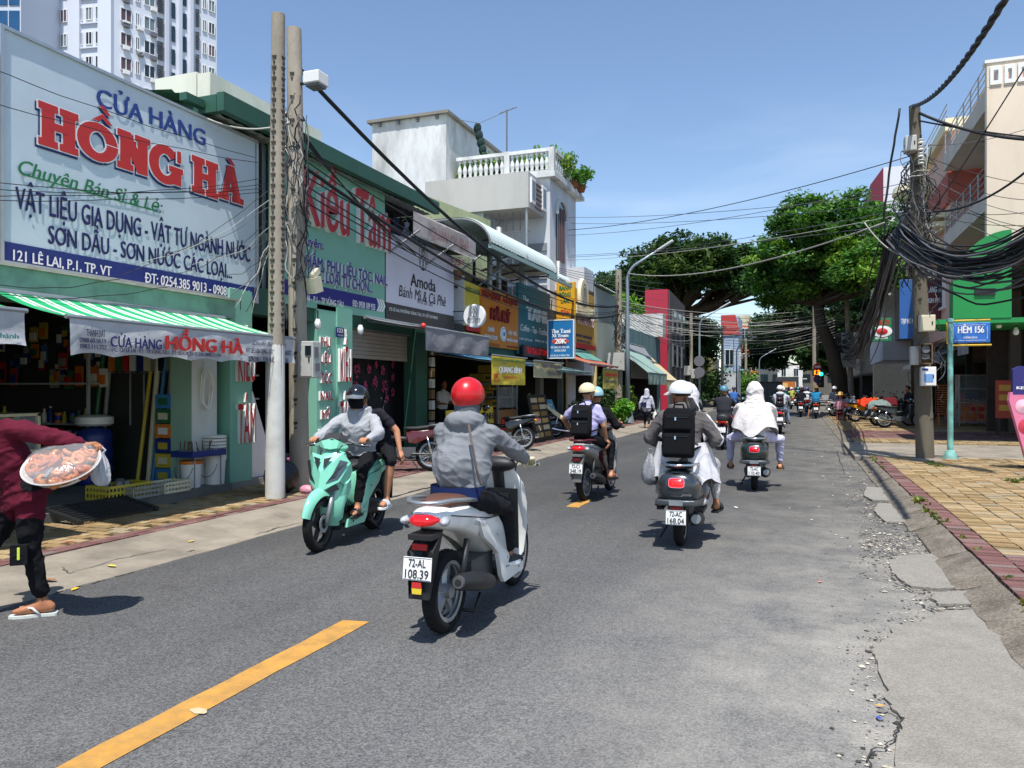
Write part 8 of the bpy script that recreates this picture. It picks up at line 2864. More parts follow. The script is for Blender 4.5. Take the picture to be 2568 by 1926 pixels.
def backpack(label,t,w,h,d,col,pocket=True,back=.17,zoff=-.02,detail=BPL):
 """worn on the back of person t, yet a thing of its own"""
 f = FR[t.name]
 root = t
 M0 = Matrix.Translation(root.location) @ Matrix.Rotation(root.rotation_euler.z,4,'Z')
 R3 = Matrix((f['fw'],f['lf'],f['s'])).transposed()
 c = f['nb'] - f['s'] * (.06 + h / 2 - zoff) - f['fw'] * (back + d / 2)
 T = thing('backpack',label,'backpack',M0 @ c,root.rotation_euler.z)
 def put(m,name,mt,par=T,**k):
  return m.xf(R3.to_4x4()).build(name,mt,par,**k)
 rs = []
 for i,(z,k) in enumerate(((-h / 2,.86),(-h * .46,.97),(-h * .2,1),(h * .25,.99),(h * .42,.93),(h * .49,.75),(h / 2,.4))):
  rs.append([((d / 2) * k * math.copysign(abs(math.cos(a)) ** .5,math.cos(a)),(w / 2) * k * math.copysign(abs(math.sin(a)) ** .45,math.sin(a)),z) for a in [2 * math.pi * j / 24 for j in range(24)]])
 put(MB().rings(rs),'bag_body',col,smooth=50)
 if pocket:
  for z0,z1,kk in ((-.46,-.02,.86),(.04,.36,.82)):
   m = MB().box((-d / 2 - .012,0,h * (z0 + z1) / 2),(.05,w * kk,h * (z1 - z0)))
   put(m,'pocket',col,bevel=.018)
   put(MB().tube([(-d / 2 - .039,-w * kk * .4,h * z1 - .03),(-d / 2 - .039,w * kk * .4,h * z1 - .03)],.004,5).box((-d / 2 - .042,w * .05,h * z1 - .045),(.006,.014,.03),mi=1),'zip',[detail,CHR])
 put(MB().tube([(0,-.05,h / 2 - .01),(-.01,-.04,h / 2 + .035),(-.01,.04,h / 2 + .035),(0,.05,h / 2 - .01)],.01,6),'top_loop',col,smooth=True)
 for q in (-1,1):
  a = R3.inverted() @ ((f['nb'] + f['lf'] * (.115 * q) - f['s'] * .035) - c)
  b = R3.inverted() @ ((f['nb'] + f['lf'] * (.135 * q) + f['fw'] * .10 - f['s'] * .08) - c)
  e = R3.inverted() @ ((f['nb'] + f['lf'] * (.19 * q) + f['fw'] * .05 - f['s'] * .33) - c)
  put(MB().tube([(d * .3,q * w * .25,h * .4),a + V((-.05,0,.045)),a + V((.02,0,.045)),b + V((.02,0,.02)),e,(d * .3,q * w * .42,-h * .35)],.022,8,flat=.5),'shoulder_strap',col,smooth=True)
 return T
def bob(label,name,cat,mb,mt,**k):
 return tag(mb.build(name,mt,**k),label,cat)

def skirt(t,mt,c,rx_,ry_,z1,z0,flare=1.35,waves=9,name='coat_skirt',gap=0,seed=0,pw=1):
 """loose hanging cloth round the seat, open in front when gap > 0"""
 m = MB()
 rs = []
 n = 72
 for j in range(9):
  f = j / 8
  r = []
  for i in range(n + 1):
   a = R(gap) + (2 * math.pi - 2 * R(gap)) * i / n
   q = 1 + (flare - 1) * f ** pw + (.10 * math.sin(a * waves + seed) + .08 * math.sin(a * (waves * 1.7) + 2 * seed)) * f
   zz = z1 + (z0 - z1) * f + .07 * f * math.sin(a * 3 + seed) - .02 * math.sin(a * waves + seed) * f
   r.append((c[0] + rx_ * q * math.cos(a),c[1] + ry_ * q * math.sin(a),zz))
  rs.append(r)
 m.rings(rs,cap=False,closed=False)
 m.build(name,mt,t,smooth=True)

def bagmesh(label,c,rx_,ry_,h,mt,seed=0,name='plastic_bag'):
 """limp carrier bag: sagging lumpy belly, gathered neck and two handle loops"""
 c = V(c)
 m = MB()
 rs = []
 for f,r_ in ((0,.35),(.05,.8),(.15,1.05),(.32,1.1),(.52,.9),(.7,.62),(.82,.36),(.9,.26)):
  r = []
  for i in range(26):
   a = 2 * math.pi * i / 26
   q = r_ * (1 + .28 * MN.noise(V((math.cos(a) * 2.2 + seed,math.sin(a) * 2.2,f * 5))) + (.12 * math.sin(a * 9 + seed) if f > .4 else .04 * math.sin(a * 7)))
   r.append(c + V((rx_ * q * math.cos(a),ry_ * q * math.sin(a),h * f)))
  rs.append(r)
 m.rings(rs)
 for q in (-1,1):
  m.tube([c + V((rx_ * .15 * q,0,h * .88)),c + V((rx_ * .4 * q,.01,h * .97)),c + V((rx_ * .1 * q,0,h * 1.05)),c + V((0,0,h * 1.02))],.007,5)
 return tag(m.build(name,mt,smooth=50),label,'bag')
# ------------------------------------------------------------------ traffic and people, nearest first
def pos(px,py,z=0.0):
 p = onz(px,py,z)
 return (p.x,p.y,z)
UP = R(90)
SC = .95
def scl(t,k=SC):
 t.scale = (k,k,k)
 return t
def ride(**k):
 d = dict(hip=(.22,0,.85),lean=15,hands=((.74,.27,1.0),(.74,-.27,1.0)),feet=((.74,.14,.275),(.74,-.14,.275)))
 d.update(k)
 return d
C = cloth
WHP = paint('#ecebe6')
A = (-2.04,4.3,0)
scl(scooter('white scooter with a brown seat and red tail lamp in the near lane',WHP,SEATR,plate=('72-AL','108.39'),loc=A,rot=UP))
t = bpy.data.objects['scooter']
m = MB()
letters(m,'GREENWAY',(.02,-.193,.70),(1,0,-.25),(.25,0,1),.22,.028,shear=.2)
m.build('lettering',GREYP,t)
MB().prism([(-.398,-.03,.34),(-.398,.03,.34),(-.398,.034,.375),(-.398,-.034,.375)],(.004,0,0)).prism([(-.399,-.034,.376),(-.399,.034,.376),(-.399,.03,.41),(-.399,-.03,.41)],(.004,0,0),1).build('sticker',[YELL,REDP],t)
GH = C('#7d8084',4)
p1 = person('person in a grey sweatshirt and red helmet riding the white scooter',A,UP,ride(hip=(.20,-.03,.855),lean=9,hands=((.72,.28,.99),(.72,-.30,.99)),bulk=1.14,arm=1.15,look=(-4,0),glove=4,feet=((.72,.12,.275),(.70,-.16,.27)),knee=((1,.2,.4),(1,-.35,.3)),toes=((1,.1,0),(1,-.25,0)),fold=.009,elbow=((-.3,.6,-.7),(-.3,-.7,-.6)),extra=(((.17,0,.98),.155,(.17,0,1.02),.155,0),)),[GH,C('#1d1e22'),SKIN,mat('shoe_dark','#2b2b2f',.7),C('#d9cfae')],.009,H_=.9,hood='down',seed=1)
helmet(p1,mat('helmet_red','#c8121a',.34,coat=.3,var=.08,vs=30,dirt='#8d2a26',da=.3,ds=14),'ball')
f = FR[p1.name]
MB().rings([[V(f['nb']) + V((.085 * r_ * math.cos(a) + .0,.085 * r_ * math.sin(a),z)) for a in [2 * math.pi * k / 20 for k in range(20)]] for r_,z in ((1.1,-.03),(1.05,.02),(.95,.06),(1.0,.11))],cap=False).build('neck_scarf',C('#5f656b'),p1,smooth=True)
MB().rings([[(.2 + .16 * math.cos(a),.185 * math.sin(a),z) for a in [2 * math.pi * k / 24 for k in range(24)]] for z in (.79,.83,.88)],cap=False).build('shirt_hem',C('#1f2c55'),p1,smooth=True)
MB().tube([(.09,-.12,1.27),(.04,-.165,1.15),(.06,-.185,1.0),(.1,-.2,.9)],.008,6).build('bag_strap',C('#6b5f5c'),p1)
for heel,td,sd in f['feet']:
 q = [heel - td * .03 - V((0,0,.03)) + sd * .033,heel + td * .12 - V((0,0,.03)) + sd * .04,heel + td * .235 - V((0,0,.03)),heel + td * .12 - V((0,0,.03)) - sd * .04,heel - td * .03 - V((0,0,.03)) - sd * .033]
 MB().prism(q[::-1],(0,0,.024)).build('shoe_sole',WHITE,p1)
bagmesh('green and white plastic bag hanging at the front of the white scooter',(A[0] - .02,A[1] + .64,.33),.085,.08,.4,mat('bag_green','#b9dcae',.35,var=.2,vs=12,bump=1,bs=30),1)

# mint scooter coming the other way
MT = paint('#86d6b8',.2)
rm,fm_ = V(pos(955,1318)),V(pos(797,1384))
hd_ = math.atan2(fm_.y - rm.y,fm_.x - rm.x)
B = (fm_ - (fm_ - rm).normalized() * 1.21)
B = (B.x,B.y,0)
scl(scooter('mint green scooter with an angular front coming towards the camera',MT,plate=None,sharp=True,rimm=RIMB,loc=B,rot=hd_,rail=BPL),.93)
GL = C('#a3a5a8',4)
p2 = person('person in a pale grey hoodie with a black face mask driving the mint scooter',B,hd_,ride(hip=(.30,0,.84),lean=11,look=(6,4),bulk=1.16,arm=1.18,fold=.009,feet=((.70,.15,.27),(.70,-.15,.27)),shoes=False,elbow=((-.2,.75,-.6),(-.2,-.75,-.6)),knee=((1,.35,.4),(1,-.35,.4))),[GL,C('#17181b'),SKIN2,SKIN2],.009,H_=.88,hood='down',seed=2)
helmet(p2,mat('helmet_black','#15171a',.15,coat=.7),'half',mat('visor_silver','#9a9da0',.25,metal=.6))
hair(p2)
mask(p2,C('#111216'))
sandals(p2,BPL,BPL,True)
p3 = person('passenger in a dark T-shirt and shorts behind the mint scooter driver',B,hd_,ride(hip=(-.02,.06,.87),lean=22,side=-14,hands=((.14,.36,.84),(.2,-.2,.9)),grip=('hang','hang'),sleeve=('short','short'),legs='short',feet=((.28,.27,.30),(.28,-.27,.3)),shoes=False,look=(-10,20),elbow=((-.8,.9,.1),(-.6,-.6,-.5)),knee=((1,.6,.4),(1,-.6,.4))),[C('#25242c'),C('#1c1d20'),SKIN2,SKIN2],.010,H_=.9,seed=3)
hair(p3)
sandals(p3,WHITE,mat('strap_blue','#b9c6d0',.5),True)

# two-up on the worn scooter in the middle
D0 = (-2.67,9.95,0)
t = scl(scooter('worn grey and dark red scooter carrying a passenger with a black backpack',mat('paint_worn_grey','#a5a4a0',.35,var=.1,vs=4),mat('seat_maroon','#4a1c22',.5),plate=('72-C1','348.19'),loc=D0,rot=R(87),trim=paint('#4a1820'),flap=mat('flap_grey','#6f6d69',.6,var=.15),rail=mat('rail_maroon','#5a2028',.4)),.93)
p4 = person('driver in a black jacket and pale blue helmet on the worn scooter',D0,R(87),ride(hip=(.42,0,.84),lean=14,bulk=1.12,arm=1.15,hands=((.76,.27,.99),(.76,-.27,.99))),[C('#17181b',4),C('#1c1d21'),SKIN,SKIN],.013,H_=.87,seed=4)
helmet(p4,mat('helmet_ice','#8fb9c4',.3,coat=.4),'half',mat('visor_teal','#3f7f8c',.3))
hair(p4)
p5 = person('passenger in a lilac short sleeved shirt and cream helmet on the worn scooter',D0,R(87),ride(hip=(.06,0,.87),lean=5,look=(-48,0),hands=((.30,.30,.93),(.22,-.24,.80)),grip=('hang','hang'),sleeve=('short','short'),feet=((.33,.26,.3),(.36,-.27,.27)),shoes=False,elbow=((-.4,1,-.1),(-.7,-.5,-.4)),knee=((1,.3,.4),(1,-.4,.4)),arm=1.1),[C('#b3aed6',4),C('#1b1c20'),SKIN2,SKIN2],.011,H_=.88,seed=5)
helmet(p5,mat('helmet_cream','#ded0a6',.3,coat=.4),'half')
hair(p5)
sandals(p5,BPL,BPL)
backpack('boxy black backpack on the lilac shirted passenger',p5,.27,.41,.16,C('#1a1b1e'),back=.12,zoff=.03)
bob('beige bag slung at the side of the worn scooter','bag','bag',MB().ell((-2.50,10.25,.99),(.06,.13,.17),n=14,m=9),C('#9a8f78',6),smooth=True)

# dark grey rounded scooter with two riders
E0 = (-1.05,7.44,0)
GM = mat('paint_graphite','#3f464b',.25,metal=.5,coat=.6,var=.04)
t = scl(vespa('graphite rounded scooter with a lit red tail lamp in the middle lane',GM,('72-AC','168.04'),E0,R(91),lampon=True))
m = MB()
letters(m,'joie',(-.362,-.05,.545),(0,-1,0),(0,0,1),.09,.028,shear=.4)
m.build('lettering',CHR,t)
WC = C('#d3d1d3',4)
p6 = person('driver wrapped in white sun clothing at the front of the graphite scooter',E0,R(91),ride(hip=(.44,0,.83),lean=10,bulk=1.2,arm=1.25,hands=((.78,.27,.98),(.78,-.27,.98)),hem=.12,knee=((1,.5,.4),(1,-.5,.4)),look=(0,5),hoodr=1.2),[WC,C('#a9a7a6',4),SKIN,C('#c9c6c6'),WC],.013,H_=.9,hood='veil',seed=6)
skirt(p6,WC,(.24,0),.30,.25,.98,.56,1.3,7,seed=1.3,gap=18)
GR = C('#615d5c',4)
p7 = person('passenger in a brownish grey hoodie and white helmet on the graphite scooter',E0,R(91),ride(hip=(.06,0,.86),lean=7,look=(62,4),bulk=1.2,arm=1.25,hands=((.32,.22,.93),(.32,-.22,.93)),grip=(None,None),feet=((.34,.24,.31),(.36,-.30,.30)),shoes=False,elbow=((-.5,.8,-.5),(-.5,-.8,-.5)),knee=((1,.5,.3),(1,-.5,.3)),leg=1.08,fold=.009,hem=.08),[GR,C('#b3aeac',4),SKIN,SKIN],.011,H_=.9,hood='down',seed=7)
helmet(p7,mat('helmet_white','#dfe1e4',.25,coat=.5),'half')
hair(p7,.42)
sandals(p7,BPL,BPL,True)
backpack('large black backpack with two pockets on the grey hooded passenger',p7,.30,.46,.17,C('#131417'),back=.16,zoff=.05)
bagmesh('grey plastic bag hanging on the left of the graphite scooter',(E0[0] - .31,E0[1] + .1,.55),.075,.085,.34,mat('bag_grey','#85878c',.35,bump=1,bs=22,var=.2,vs=14),2)

# white hooded rider ahead on the right
F0 = (-.60,11.85,0)
t = scl(vespa('dark green rounded scooter ridden by the white hooded person',mat('paint_dark_green','#2b3633',.22,metal=.3,coat=.6),('72-AC','110.40'),F0,R(92)),.93)
WS = C('#d9d2cf',4)
p8 = person('person in a loose white hooded top and white trousers on the dark green scooter',F0,R(92),ride(hip=(.16,0,.85),lean=8,bulk=1.3,arm=1.4,wide=1.06,leg=1.15,hoodr=1.22,hem=.13,feet=((.52,.36,.27),(.52,-.36,.27)),knee=((.8,.9,.2),(.8,-.9,.2)),elbow=((-.2,1,-.5),(-.2,-1,-.5)),fold=.010,shoes=False,look=(-6,0)),[WS,C('#c5c0d6',4),SKIN2,SKIN2],.011,H_=.92,hood='up',seed=8)
sandals(p8,mat('sole_tan','#8a7355',.7),mat('strap_brown','#5b4636',.6),True)

skirt(p8,WS,(.19,0),.115,.13,1.25,.87,2.6,6,'loose_top',0,2.2,.42)
# generic riders further ahead: one body, many clothes
def rider(label,src,loc,rot,shirt,pants,hel,lab2=None):
 o = dup(src,loc,rot,label,None,{k: v for k,v in ((PR[src.name][0],C(shirt)),(PR[src.name][1],C(pants)),(PR[src.name][2],mat('hel' + hel,hel,.3,coat=.4)))})
 return o
PR = {}
def proto(label,loc,rot,P,shirt,pants,hel,**k):
 t = person(label,loc,rot,P,[mat('protoS%d' % len(PR),shirt,.9,var=.1),mat('protoP%d' % len(PR),pants,.9),SKIN,mat('shoe_dark','')],.019,H_=.9,**k)
 if hel: helmet(t,mat('protoH%d' % len(PR),hel,.3,coat=.4),'half')
 PR[t.name] = ['protoS%d' % len(PR),'protoP%d' % len(PR),'protoH%d' % len(PR)]
 return t
ub = {}
def ubike(label,col,plate,loc,rot,grp=None,lab=True):
 if 'u' not in ub:
  ub['u'] = scl(underbone(label,paint(col),plate,loc,rot,grp))
  ub['m'] = 'paint' + col + '0.22'
  return ub['u']
 o = dup(ub['u'],loc,rot,label,grp,{ub['m']: paint(col)})
 return o
f1 = (-1.72,19.4,0)
ubike('red motorbike of the black shirted rider ahead of the graphite scooter','#a51d22',('72-H1','204.51'),f1,UP)
q1 = proto('rider in a black shirt and steel blue helmet on the red motorbike',f1,UP,ride(lean=6,bulk=1.15,arm=1.1,hem=.1),'#22232a','#3a3d42','#4f8296',seed=9)
f2 = (-2.3,17.2,0)
ubike('dark motorbike half hidden beyond the graphite scooter','#2a2c30',('72-K1','115.02'),f2,UP)
rider('rider in a charcoal coat and bronze helmet ahead of the graphite scooter',q1,f2,UP,'#46484c','#2a2c30','#8a7a4c')
f3 = (-.55,26.6,0)
ubike('grey motorbike with two white helmeted riders beyond the white hooded person','#6d7076',('72-B1','662.10'),f3,UP)
q2 = proto('rider in a pale hooded jacket and white helmet on the grey motorbike',f3,UP,ride(hip=(0,0,.88),lean=6,bulk=1.15,feet=((.4,.28,.3),(.4,-.28,.3))),'#b9bfc6','#8fa3bd','#dcdee0',hood='down',seed=10)
backpack('small black backpack with pink charms on the pale jacketed rider',q2,.24,.36,.13,C('#1b1c20'),back=.13,detail=mat('pink_charm','#d77f93',.5))
rider('front rider in white with a white helmet on the grey motorbike',q1,(f3[0] + .05,f3[1] + .3,0),UP,'#cfd3dd','#b9bdd0','#e4e6e8')
far = [('blue shirted rider','#3f66a8','#23252a','#2a2740','#3a3d44',(1838,1047),'on the dark motorbike near the left kerb'),
    ('rider in turquoise','#2fa9c0','#3a3d44','#b81e28','#8a2630',(1967,1036),'with a red helmet right of the steel hoarding'),
    ('rider in olive yellow','#a7a84a','#4a4436','#d5d2c8','#a51d22',(1985,1026),'on the red motorbike at the crossing'),
    ('rider in dark clothes','#1d1e24','#1d1e22','#3a2228','#1f2023',(2008,1046),'on the black motorbike near the right kerb'),
    ('rider in a white shirt','#d0d2d6','#33363c','#5a5aa8','#b01f28',(2024,1034),'with a violet helmet near the kerb'),
    ('rider in light green','#86a884','#3a3d40','#2fae3f','#34383c',(1958,1052),'with a bright green helmet beside the white helmeted pair'),
    ('rider in pale yellow','#c3b96a','#403c38','#e0e0e0','#55585c',(1993,1018),'far off before the crossing'),
    ('rider in grey','#8a8d93','#2a2c30','#b02830','#6a2a30',(1978,1014),'far off with a deep red helmet'),
    ('rider in sky blue','#7fb2cf','#33363c','#57b9b0','#2d3136',(2002,1012),'far off with a sea green helmet'),
    ('rider in brown','#6d5848','#2a2420','#d8d8d8','#3a3d40',(2014,1013),'far off with a pale helmet'),
    ('rider in black and white','#3a3c42','#1e1f22','#c9ccd0','#a9acb0',(1952,1021),'far off beside the hoarding'),
    ('rider in rose','#b9808a','#3a3438','#3a3c90','#54575c',(1996,1008),'farthest off on the street')]
CW = [('maroon','#5c2530'),('teal','#2f7f86'),('beige','#b9a98a'),('purple','#5b4684'),('pale pink','#d6a9b4'),('charcoal','#35373c'),('mustard','#b5912f'),('leaf green','#4f8a3f')]
for k in range(14):
 a_,b_ = CW[k % 8],CW[(k * 3 + 2 + k // 8) % 8]
 far.append(('rider in ' + a_[0],a_[1],'#2b2c31',b_[1],CW[(k + 5) % 8][1],(1966 + (k * 37) % 62,1003 + (k * 5) % 13),'with a ' + b_[0] + ' helmet in the crowd at the crossing'))
for nm,s_,p_,h_,b_,px,wh in far:
 l = pos(*px)
 r_ = UP + rnd.uniform(-.08,.08)
 ubike('motorbike under the ' + nm + ' ' + wh.split(' beside')[0].split(' right of')[0].split(' left of')[0].split(' in the')[0],b_,None,l,r_)
 rider(nm + ' ' + wh,q1,l,r_,s_,p_,h_)
def stand(**k):
 d = dict(hip=(0,0,.86),lean=3,hands=((.05,.27,.72),(.05,-.27,.72)),grip=(None,None),feet=((.02,.12,0),(.02,-.12,0)),knee=((1,.1,0),(1,-.1,0)),elbow=((-1,.2,0),(-1,-.2,0)),fingers=False)
 d.update(k)
 return d
l = pos(2046,1050)
ubike('dark motorbike of the person in a blue polo shirt at the right kerb','#2d3034',('72-D1','530.77'),l,UP)
s1 = person('person in a blue polo shirt and hat stopped at the right kerb',l,UP,ride(lean=5,sleeve=('short','short'),legs='short',feet=((.3,.36,0),(.6,-.15,.28)),fingers=False,bulk=1.15),[C('#2a7fae'),C('#26282c'),SKIN,SKIN],.019,H_=.95)
MB().lathe([(.2,-.02),(.19,0),(.11,.02),(.1,.1),(.05,.13),(0,.13)],FR[s1.name]['hc'] + V((0,0,.05)),n=18).build('hat',mat('hat_brown','#6b5638',.9),s1,smooth=True)
s2 = person('standing person in a checked dark shirt beside the blue polo shirt',(l[0] + .85,l[1] + .3,0),UP,stand(),[mat('checked_cloth','#2e3547',.9,var=.5,vs=40),C('#24262c'),SKIN,mat('shoe_dark','')],.019,H_=.92)
helmet(s2,mat('helmet_white',''),'half')
# seated people under the tree
STOOL = dict(hip=(0,0,.46),lean=12,hands=((.3,.15,.55),(.3,-.15,.55)),grip=(None,None),feet=((.4,.14,0),(.4,-.14,0)),fingers=False)
def low_stool(x,y,label):
 t = thing('plastic_stool',label,'stool',(x,y,.12))
 MB().box((0,0,.33),(.32,.32,.03)).build('seat',mat('stool_red','#a83a34',.5),t)
 for a in (-1,1):
  for b_ in (-1,1):
   MB().prism([(a * .15,b_ * .15,0),(a * .11,b_ * .15,0),(a * .1,b_ * .12,.315),(a * .13,b_ * .12,.315)],(0,-.03 * b_,0)).build('leg',mat('stool_red',''),t)
for i,(px,sh_,lb) in enumerate(((2107,'#b98a94','person in a flowered blouse and straw hat sitting by the tree trunk'),(2124,'#8fa3b5','person in a pale blue shirt sitting beside the straw hat'))):
 q = ony(px,1000,36 + i * .5)
 low_stool(q.x,q.y,'low stool under the person ' + ('in the straw hat' if i == 0 else 'in the pale blue shirt'))
 s = person(lb,(q.x,q.y,.12),R(80),STOOL,[mat('flowered' + sh_,sh_,.9,var=.45 if i == 0 else .1,vs=22,dirt='#8d2f48' if i == 0 else None,da=.6,ds=16),C('#33363c'),SKIN,SKIN],.019,H_=.92)
 if i == 0: MB().lathe([(.24,-.02),(.23,0),(.12,.03),(.11,.1),(.05,.13),(0,.13)],FR[s.name]['hc'] + V((0,0,.04)),n=20).build('hat',mat('straw','#c09a5a',.9,bump=.5),s,smooth=True)
 else: hair(s)

# pedestrian in a grey hood
w = pos(1622,1073,.03)
p9 = person('pedestrian in a pale grey hooded jacket walking away along the left kerb',w,R(95),stand(hip=(0,0,.78),lean=2,hands=((.0,.27,.70),(.05,-.27,.68)),feet=((.14,.08,0),(-.2,-.08,.03)),hem=.06,bulk=1.1,arm=1.15),[C('#b6b8c4',4),C('#1f2026'),SKIN,SKIN],.014,H_=.86,hood='up')
M_ = Matrix.Translation(w) @ Matrix.Rotation(R(95),4,'Z')
bagmesh('white plastic bag in the hand of the hooded pedestrian',M_ @ V((.06,-.30,.28)),.08,.07,.38,mat('bag_white','#dcdcd8',.4,bump=1,bs=25),3)
bob('small navy shoulder bag on the back of the hooded pedestrian','shoulder_bag','bag',MB().box(M_ @ V((-.19,.1,.86)),(.2,.07,.17)).tube([M_ @ V((-.17,.16,.94)),M_ @ V((-.14,-.02,1.1)),M_ @ V((-.06,-.15,1.22))],.009,5),C('#232a4a'),bevel=.02)
# shop assistant inside the coffee shop
c = onx(1108,1010,-8.3)
s3 = person('shop assistant in a white shirt standing inside the coffee shop',(c.x,c.y,.16),R(-20),stand(hip=(0,0,.84),lean=6,hands=((.3,.12,.95),(.3,-.12,.95)),sleeve=('short','short'),elbow=((-.6,.5,-.5),(-.6,-.5,-.5))),[C('#d9d6d2'),C('#26272b'),SKIN,SKIN],.014,H_=.9)
hair(s3)
# person sitting among the parked bikes
q = ony(2284,1010,31.4)
s4 = person('dark clothed person sitting between the parked motorbikes and the general shop',(q.x,q.y,.12),R(200),dict(STOOL,hip=(0,0,.74),feet=((.3,.14,.28),(.3,-.14,.28))),[C('#22232a'),C('#1d1e22'),SKIN,SKIN],.019,H_=.95)
hair(s4)

# ---- parked machines
PK = 'motorbikes parked on the right pavement'
zp = .12
for lb,col,px,r_ in (('black and silver motorbike nearest the alley corner pole','#2c3134',(2217,1073),12),('green and black motorbike right behind the nearest parked one','#23463c',(2200,1068),20),
      ('orange and black motorbike in the middle of the parked row','#c98a1e',(2143,1058),18),('red motorbike parked behind the orange one','#9a1d24',(2165,1050),25),('dark blue motorbike deep in the parked row','#232a48',(2200,1047),20),
      ('white motorbike at the far end of the parked row','#d5d7da',(2093,1044),15),('grey motorbike parked beyond the white one','#70757a',(2128,1040),20),('black motorbike in front of the general shop','#1e2022',(2250,1058),8)):
 o = ubike(lb,col,None,pos(*px,zp),R(r_),PK)
 o.rotation_euler = (R(-6),0,R(r_))
for k,(px,py,c_,lb) in enumerate(((2178,1000,'#c23a1e','bright red raincoat thrown over the orange motorbike'),(2235,1000,'#5a1a20','dark red cover over the motorbike by the shop'),(2205,1005,'#6f7f7a','pale grey cloth over a parked motorbike seat'))):
 q = ony(px,py,32.5 - k)
 m = MB()
 nx,ny = 10,8
 rs = [[V((q.x + (i / nx - .5) * .75 + .1 * MN.noise(V((i * .5,j * .5,k + 7))),q.y + (j / ny - .5) * .55,q.z + .02 - .9 * abs(j / ny - .5) ** 2 - .5 * abs(i / nx - .5) ** 2 + .16 * MN.noise(V((i * .55,j * .55,k))))) for i in range(nx + 1)] for j in range(ny + 1)]
 m.rings(rs,cap=False,closed=False)
 bob(lb,'cloth_cover','cover',m,cloth(c_,3),smooth=True)
def leftpark(lb,col,px,r_,z=.09):
 o = ubike(lb,col,None,pos(*px,z),R(r_),'motorbikes parked on the left pavement')
 o.rotation_euler = (R(6),0,R(r_))
leftpark('dusty red and black motorbike parked behind the mint scooter','#5a1f24',(1082,1180),205)
leftpark('black motorbike parked in front of the cake banner stall','#1b1c1e',(1312,1128),200)
leftpark('grey black motorbike parked next to the menu board','#2b2e30',(1392,1096),15)
leftpark('black motorbike parked inside the grey canopy line','#202226',(1200,1105),215)
leftpark('dark motorbike by the street lamp foot','#232629',(1590,1040),200)
leftpark('silver black motorbike beside the lamp and the pedestrian','#5f646a',(1612,1036),195)
leftpark('small dark red motorbike beyond the pedestrian','#5f1c22',(1660,1028),200)
leftpark('black motorbike near the red house','#222427',(1690,1022),200)
# stall things of the left shops
def board(label,px0,px1,pt,pb,x,mt,items,name='menu_board',cat='board',lean=.25):
 y0,y1,z0,z1 = rx(x,px0,px1,pt,pb)
 z0 = max(z0,.1)
 t = thing(name,label,cat,(x,(y0 + y1) / 2,z0),world=True)
 MB().prism([(x + lean,y0,z0),(x + lean,y1,z0),(x,y1,z1),(x,y0,z1)],(-.03,0,0)).build('panel',mt,t)
 n = (V((x,0,z1)) - V((x + lean,0,z0))).normalized()
 for txt,fy,fz,w_,h_,mm in items:
  m = MB()
  f = fz
  o = V((x + lean * (1 - f) + .006,y0 + (y1 - y0) * fy,z0 + (z1 - z0) * f))
  if txt: letters(m,txt,o,(0,1,0),n,(y1 - y0) * w_,(z1 - z0) * h_,bold=.04)
  else: m.prism([o,o + V((0,(y1 - y0) * w_,0)),o + V((0,(y1 - y0) * w_,0)) + n * (z1 - z0) * h_,o + n * (z1 - z0) * h_],(.004,0,0))
  m.build('lettering' if txt else 'picture',mm,t)
 return t
FOOD = [mat('food%d' % i,c,.6,var=.2,vs=20) for i,c in enumerate(('#b99a5a','#8a6a3a','#c7b79a'))]
board('dark leaning menu board with rows of food pictures',1322,1368,990,1108,-6.6,mat('menu_black','#26241f',.6),[(None,.1 + .42 * i,.08 + .15 * j,.34,.1,FOOD[(i + j) % 3]) for i in range(2) for j in range(6)])
board('blue ice cream poster board behind the menu board',1352,1384,1003,1066,-7.0,mat('poster_blue','#5aa6cf',.5,var=.2,vs=4),[(None,.2,.1,.25,.4,mat('poster_pink','#d98aa6',.5)),(None,.55,.15,.25,.45,mat('poster_cream','#e9dcb9',.5)),('KEM',.2,.7,.6,.15,WHL)])
board('yellow bread counter panel with dark lettering',1190,1236,1022,1066,-6.75,YS,[('BÁNH',.35,.25,.6,.4,BLK)],'counter_panel','counter',.02)
board('yellow price board inside the coffee shop front',1120,1186,1030,1075,-6.9,YS,[('BÁNH MÌ',.1,.3,.6,.35,BLK)],'counter_panel','counter',.02)
y0,y1,z0,z1 = rx(-6.9,1250,1300,965,1065)
t = thing('food_cart','glass food cart with a wooden crate front under the yellow banner','cart',(-7,(y0 + y1) / 2,.1),world=True)
for x in (-7.5,-6.95):
 for y in (y0,y1 - .04):
  MB().bx(x,x + .04,y,y + .04,.1,z1).build('post',STEEL,t)
MB().bx(-7.46,-6.95,y0 + .04,y1 - .04,.3,.95).build('crate_front',mat('crate_wood','#8a6238',.7,var=.15,vs=8),t)
MB().bx(-6.94,-6.93,y0 + .3,y1 - .3,.45,.75).build('red_print',REDP,t)
MB().bx(-6.93,-6.92,y0 + .04,y1 - .04,1.0,z1 - .05).build('pane',CLEAR,t)
MB().bx(-7.5,-6.9,y0,y1,z1 + .002,z1 + .05).bx(-7.46,-6.96,y0 + .05,y1 - .05,1.25,1.28).build('shelf',STEEL,t)
for k in range(9):
 q = (-7.62 - .2 * (k % 2),onx(1222,1000,-7.6).y + .0 + .1 * (k % 3),.2 + .28 * (k // 1) * .8)
 tag(MB().box(q,(.4,.6,.2)).box((q[0] + .203,q[1],q[2]),(.006,.4,.08),mi=1).build('carton',[mat('carton_yellow','#b89a3a',.8),mat('carton_print','#4f4a2a',.8)]),'yellow carton in the stack beside the food cart, number %s from the ground' % ('one two three four five six seven eight nine'.split()[k]),'box','yellow cartons beside the food cart')
a,b = onx(1395,1000,-6.2),onx(1440,1040,-5.7)
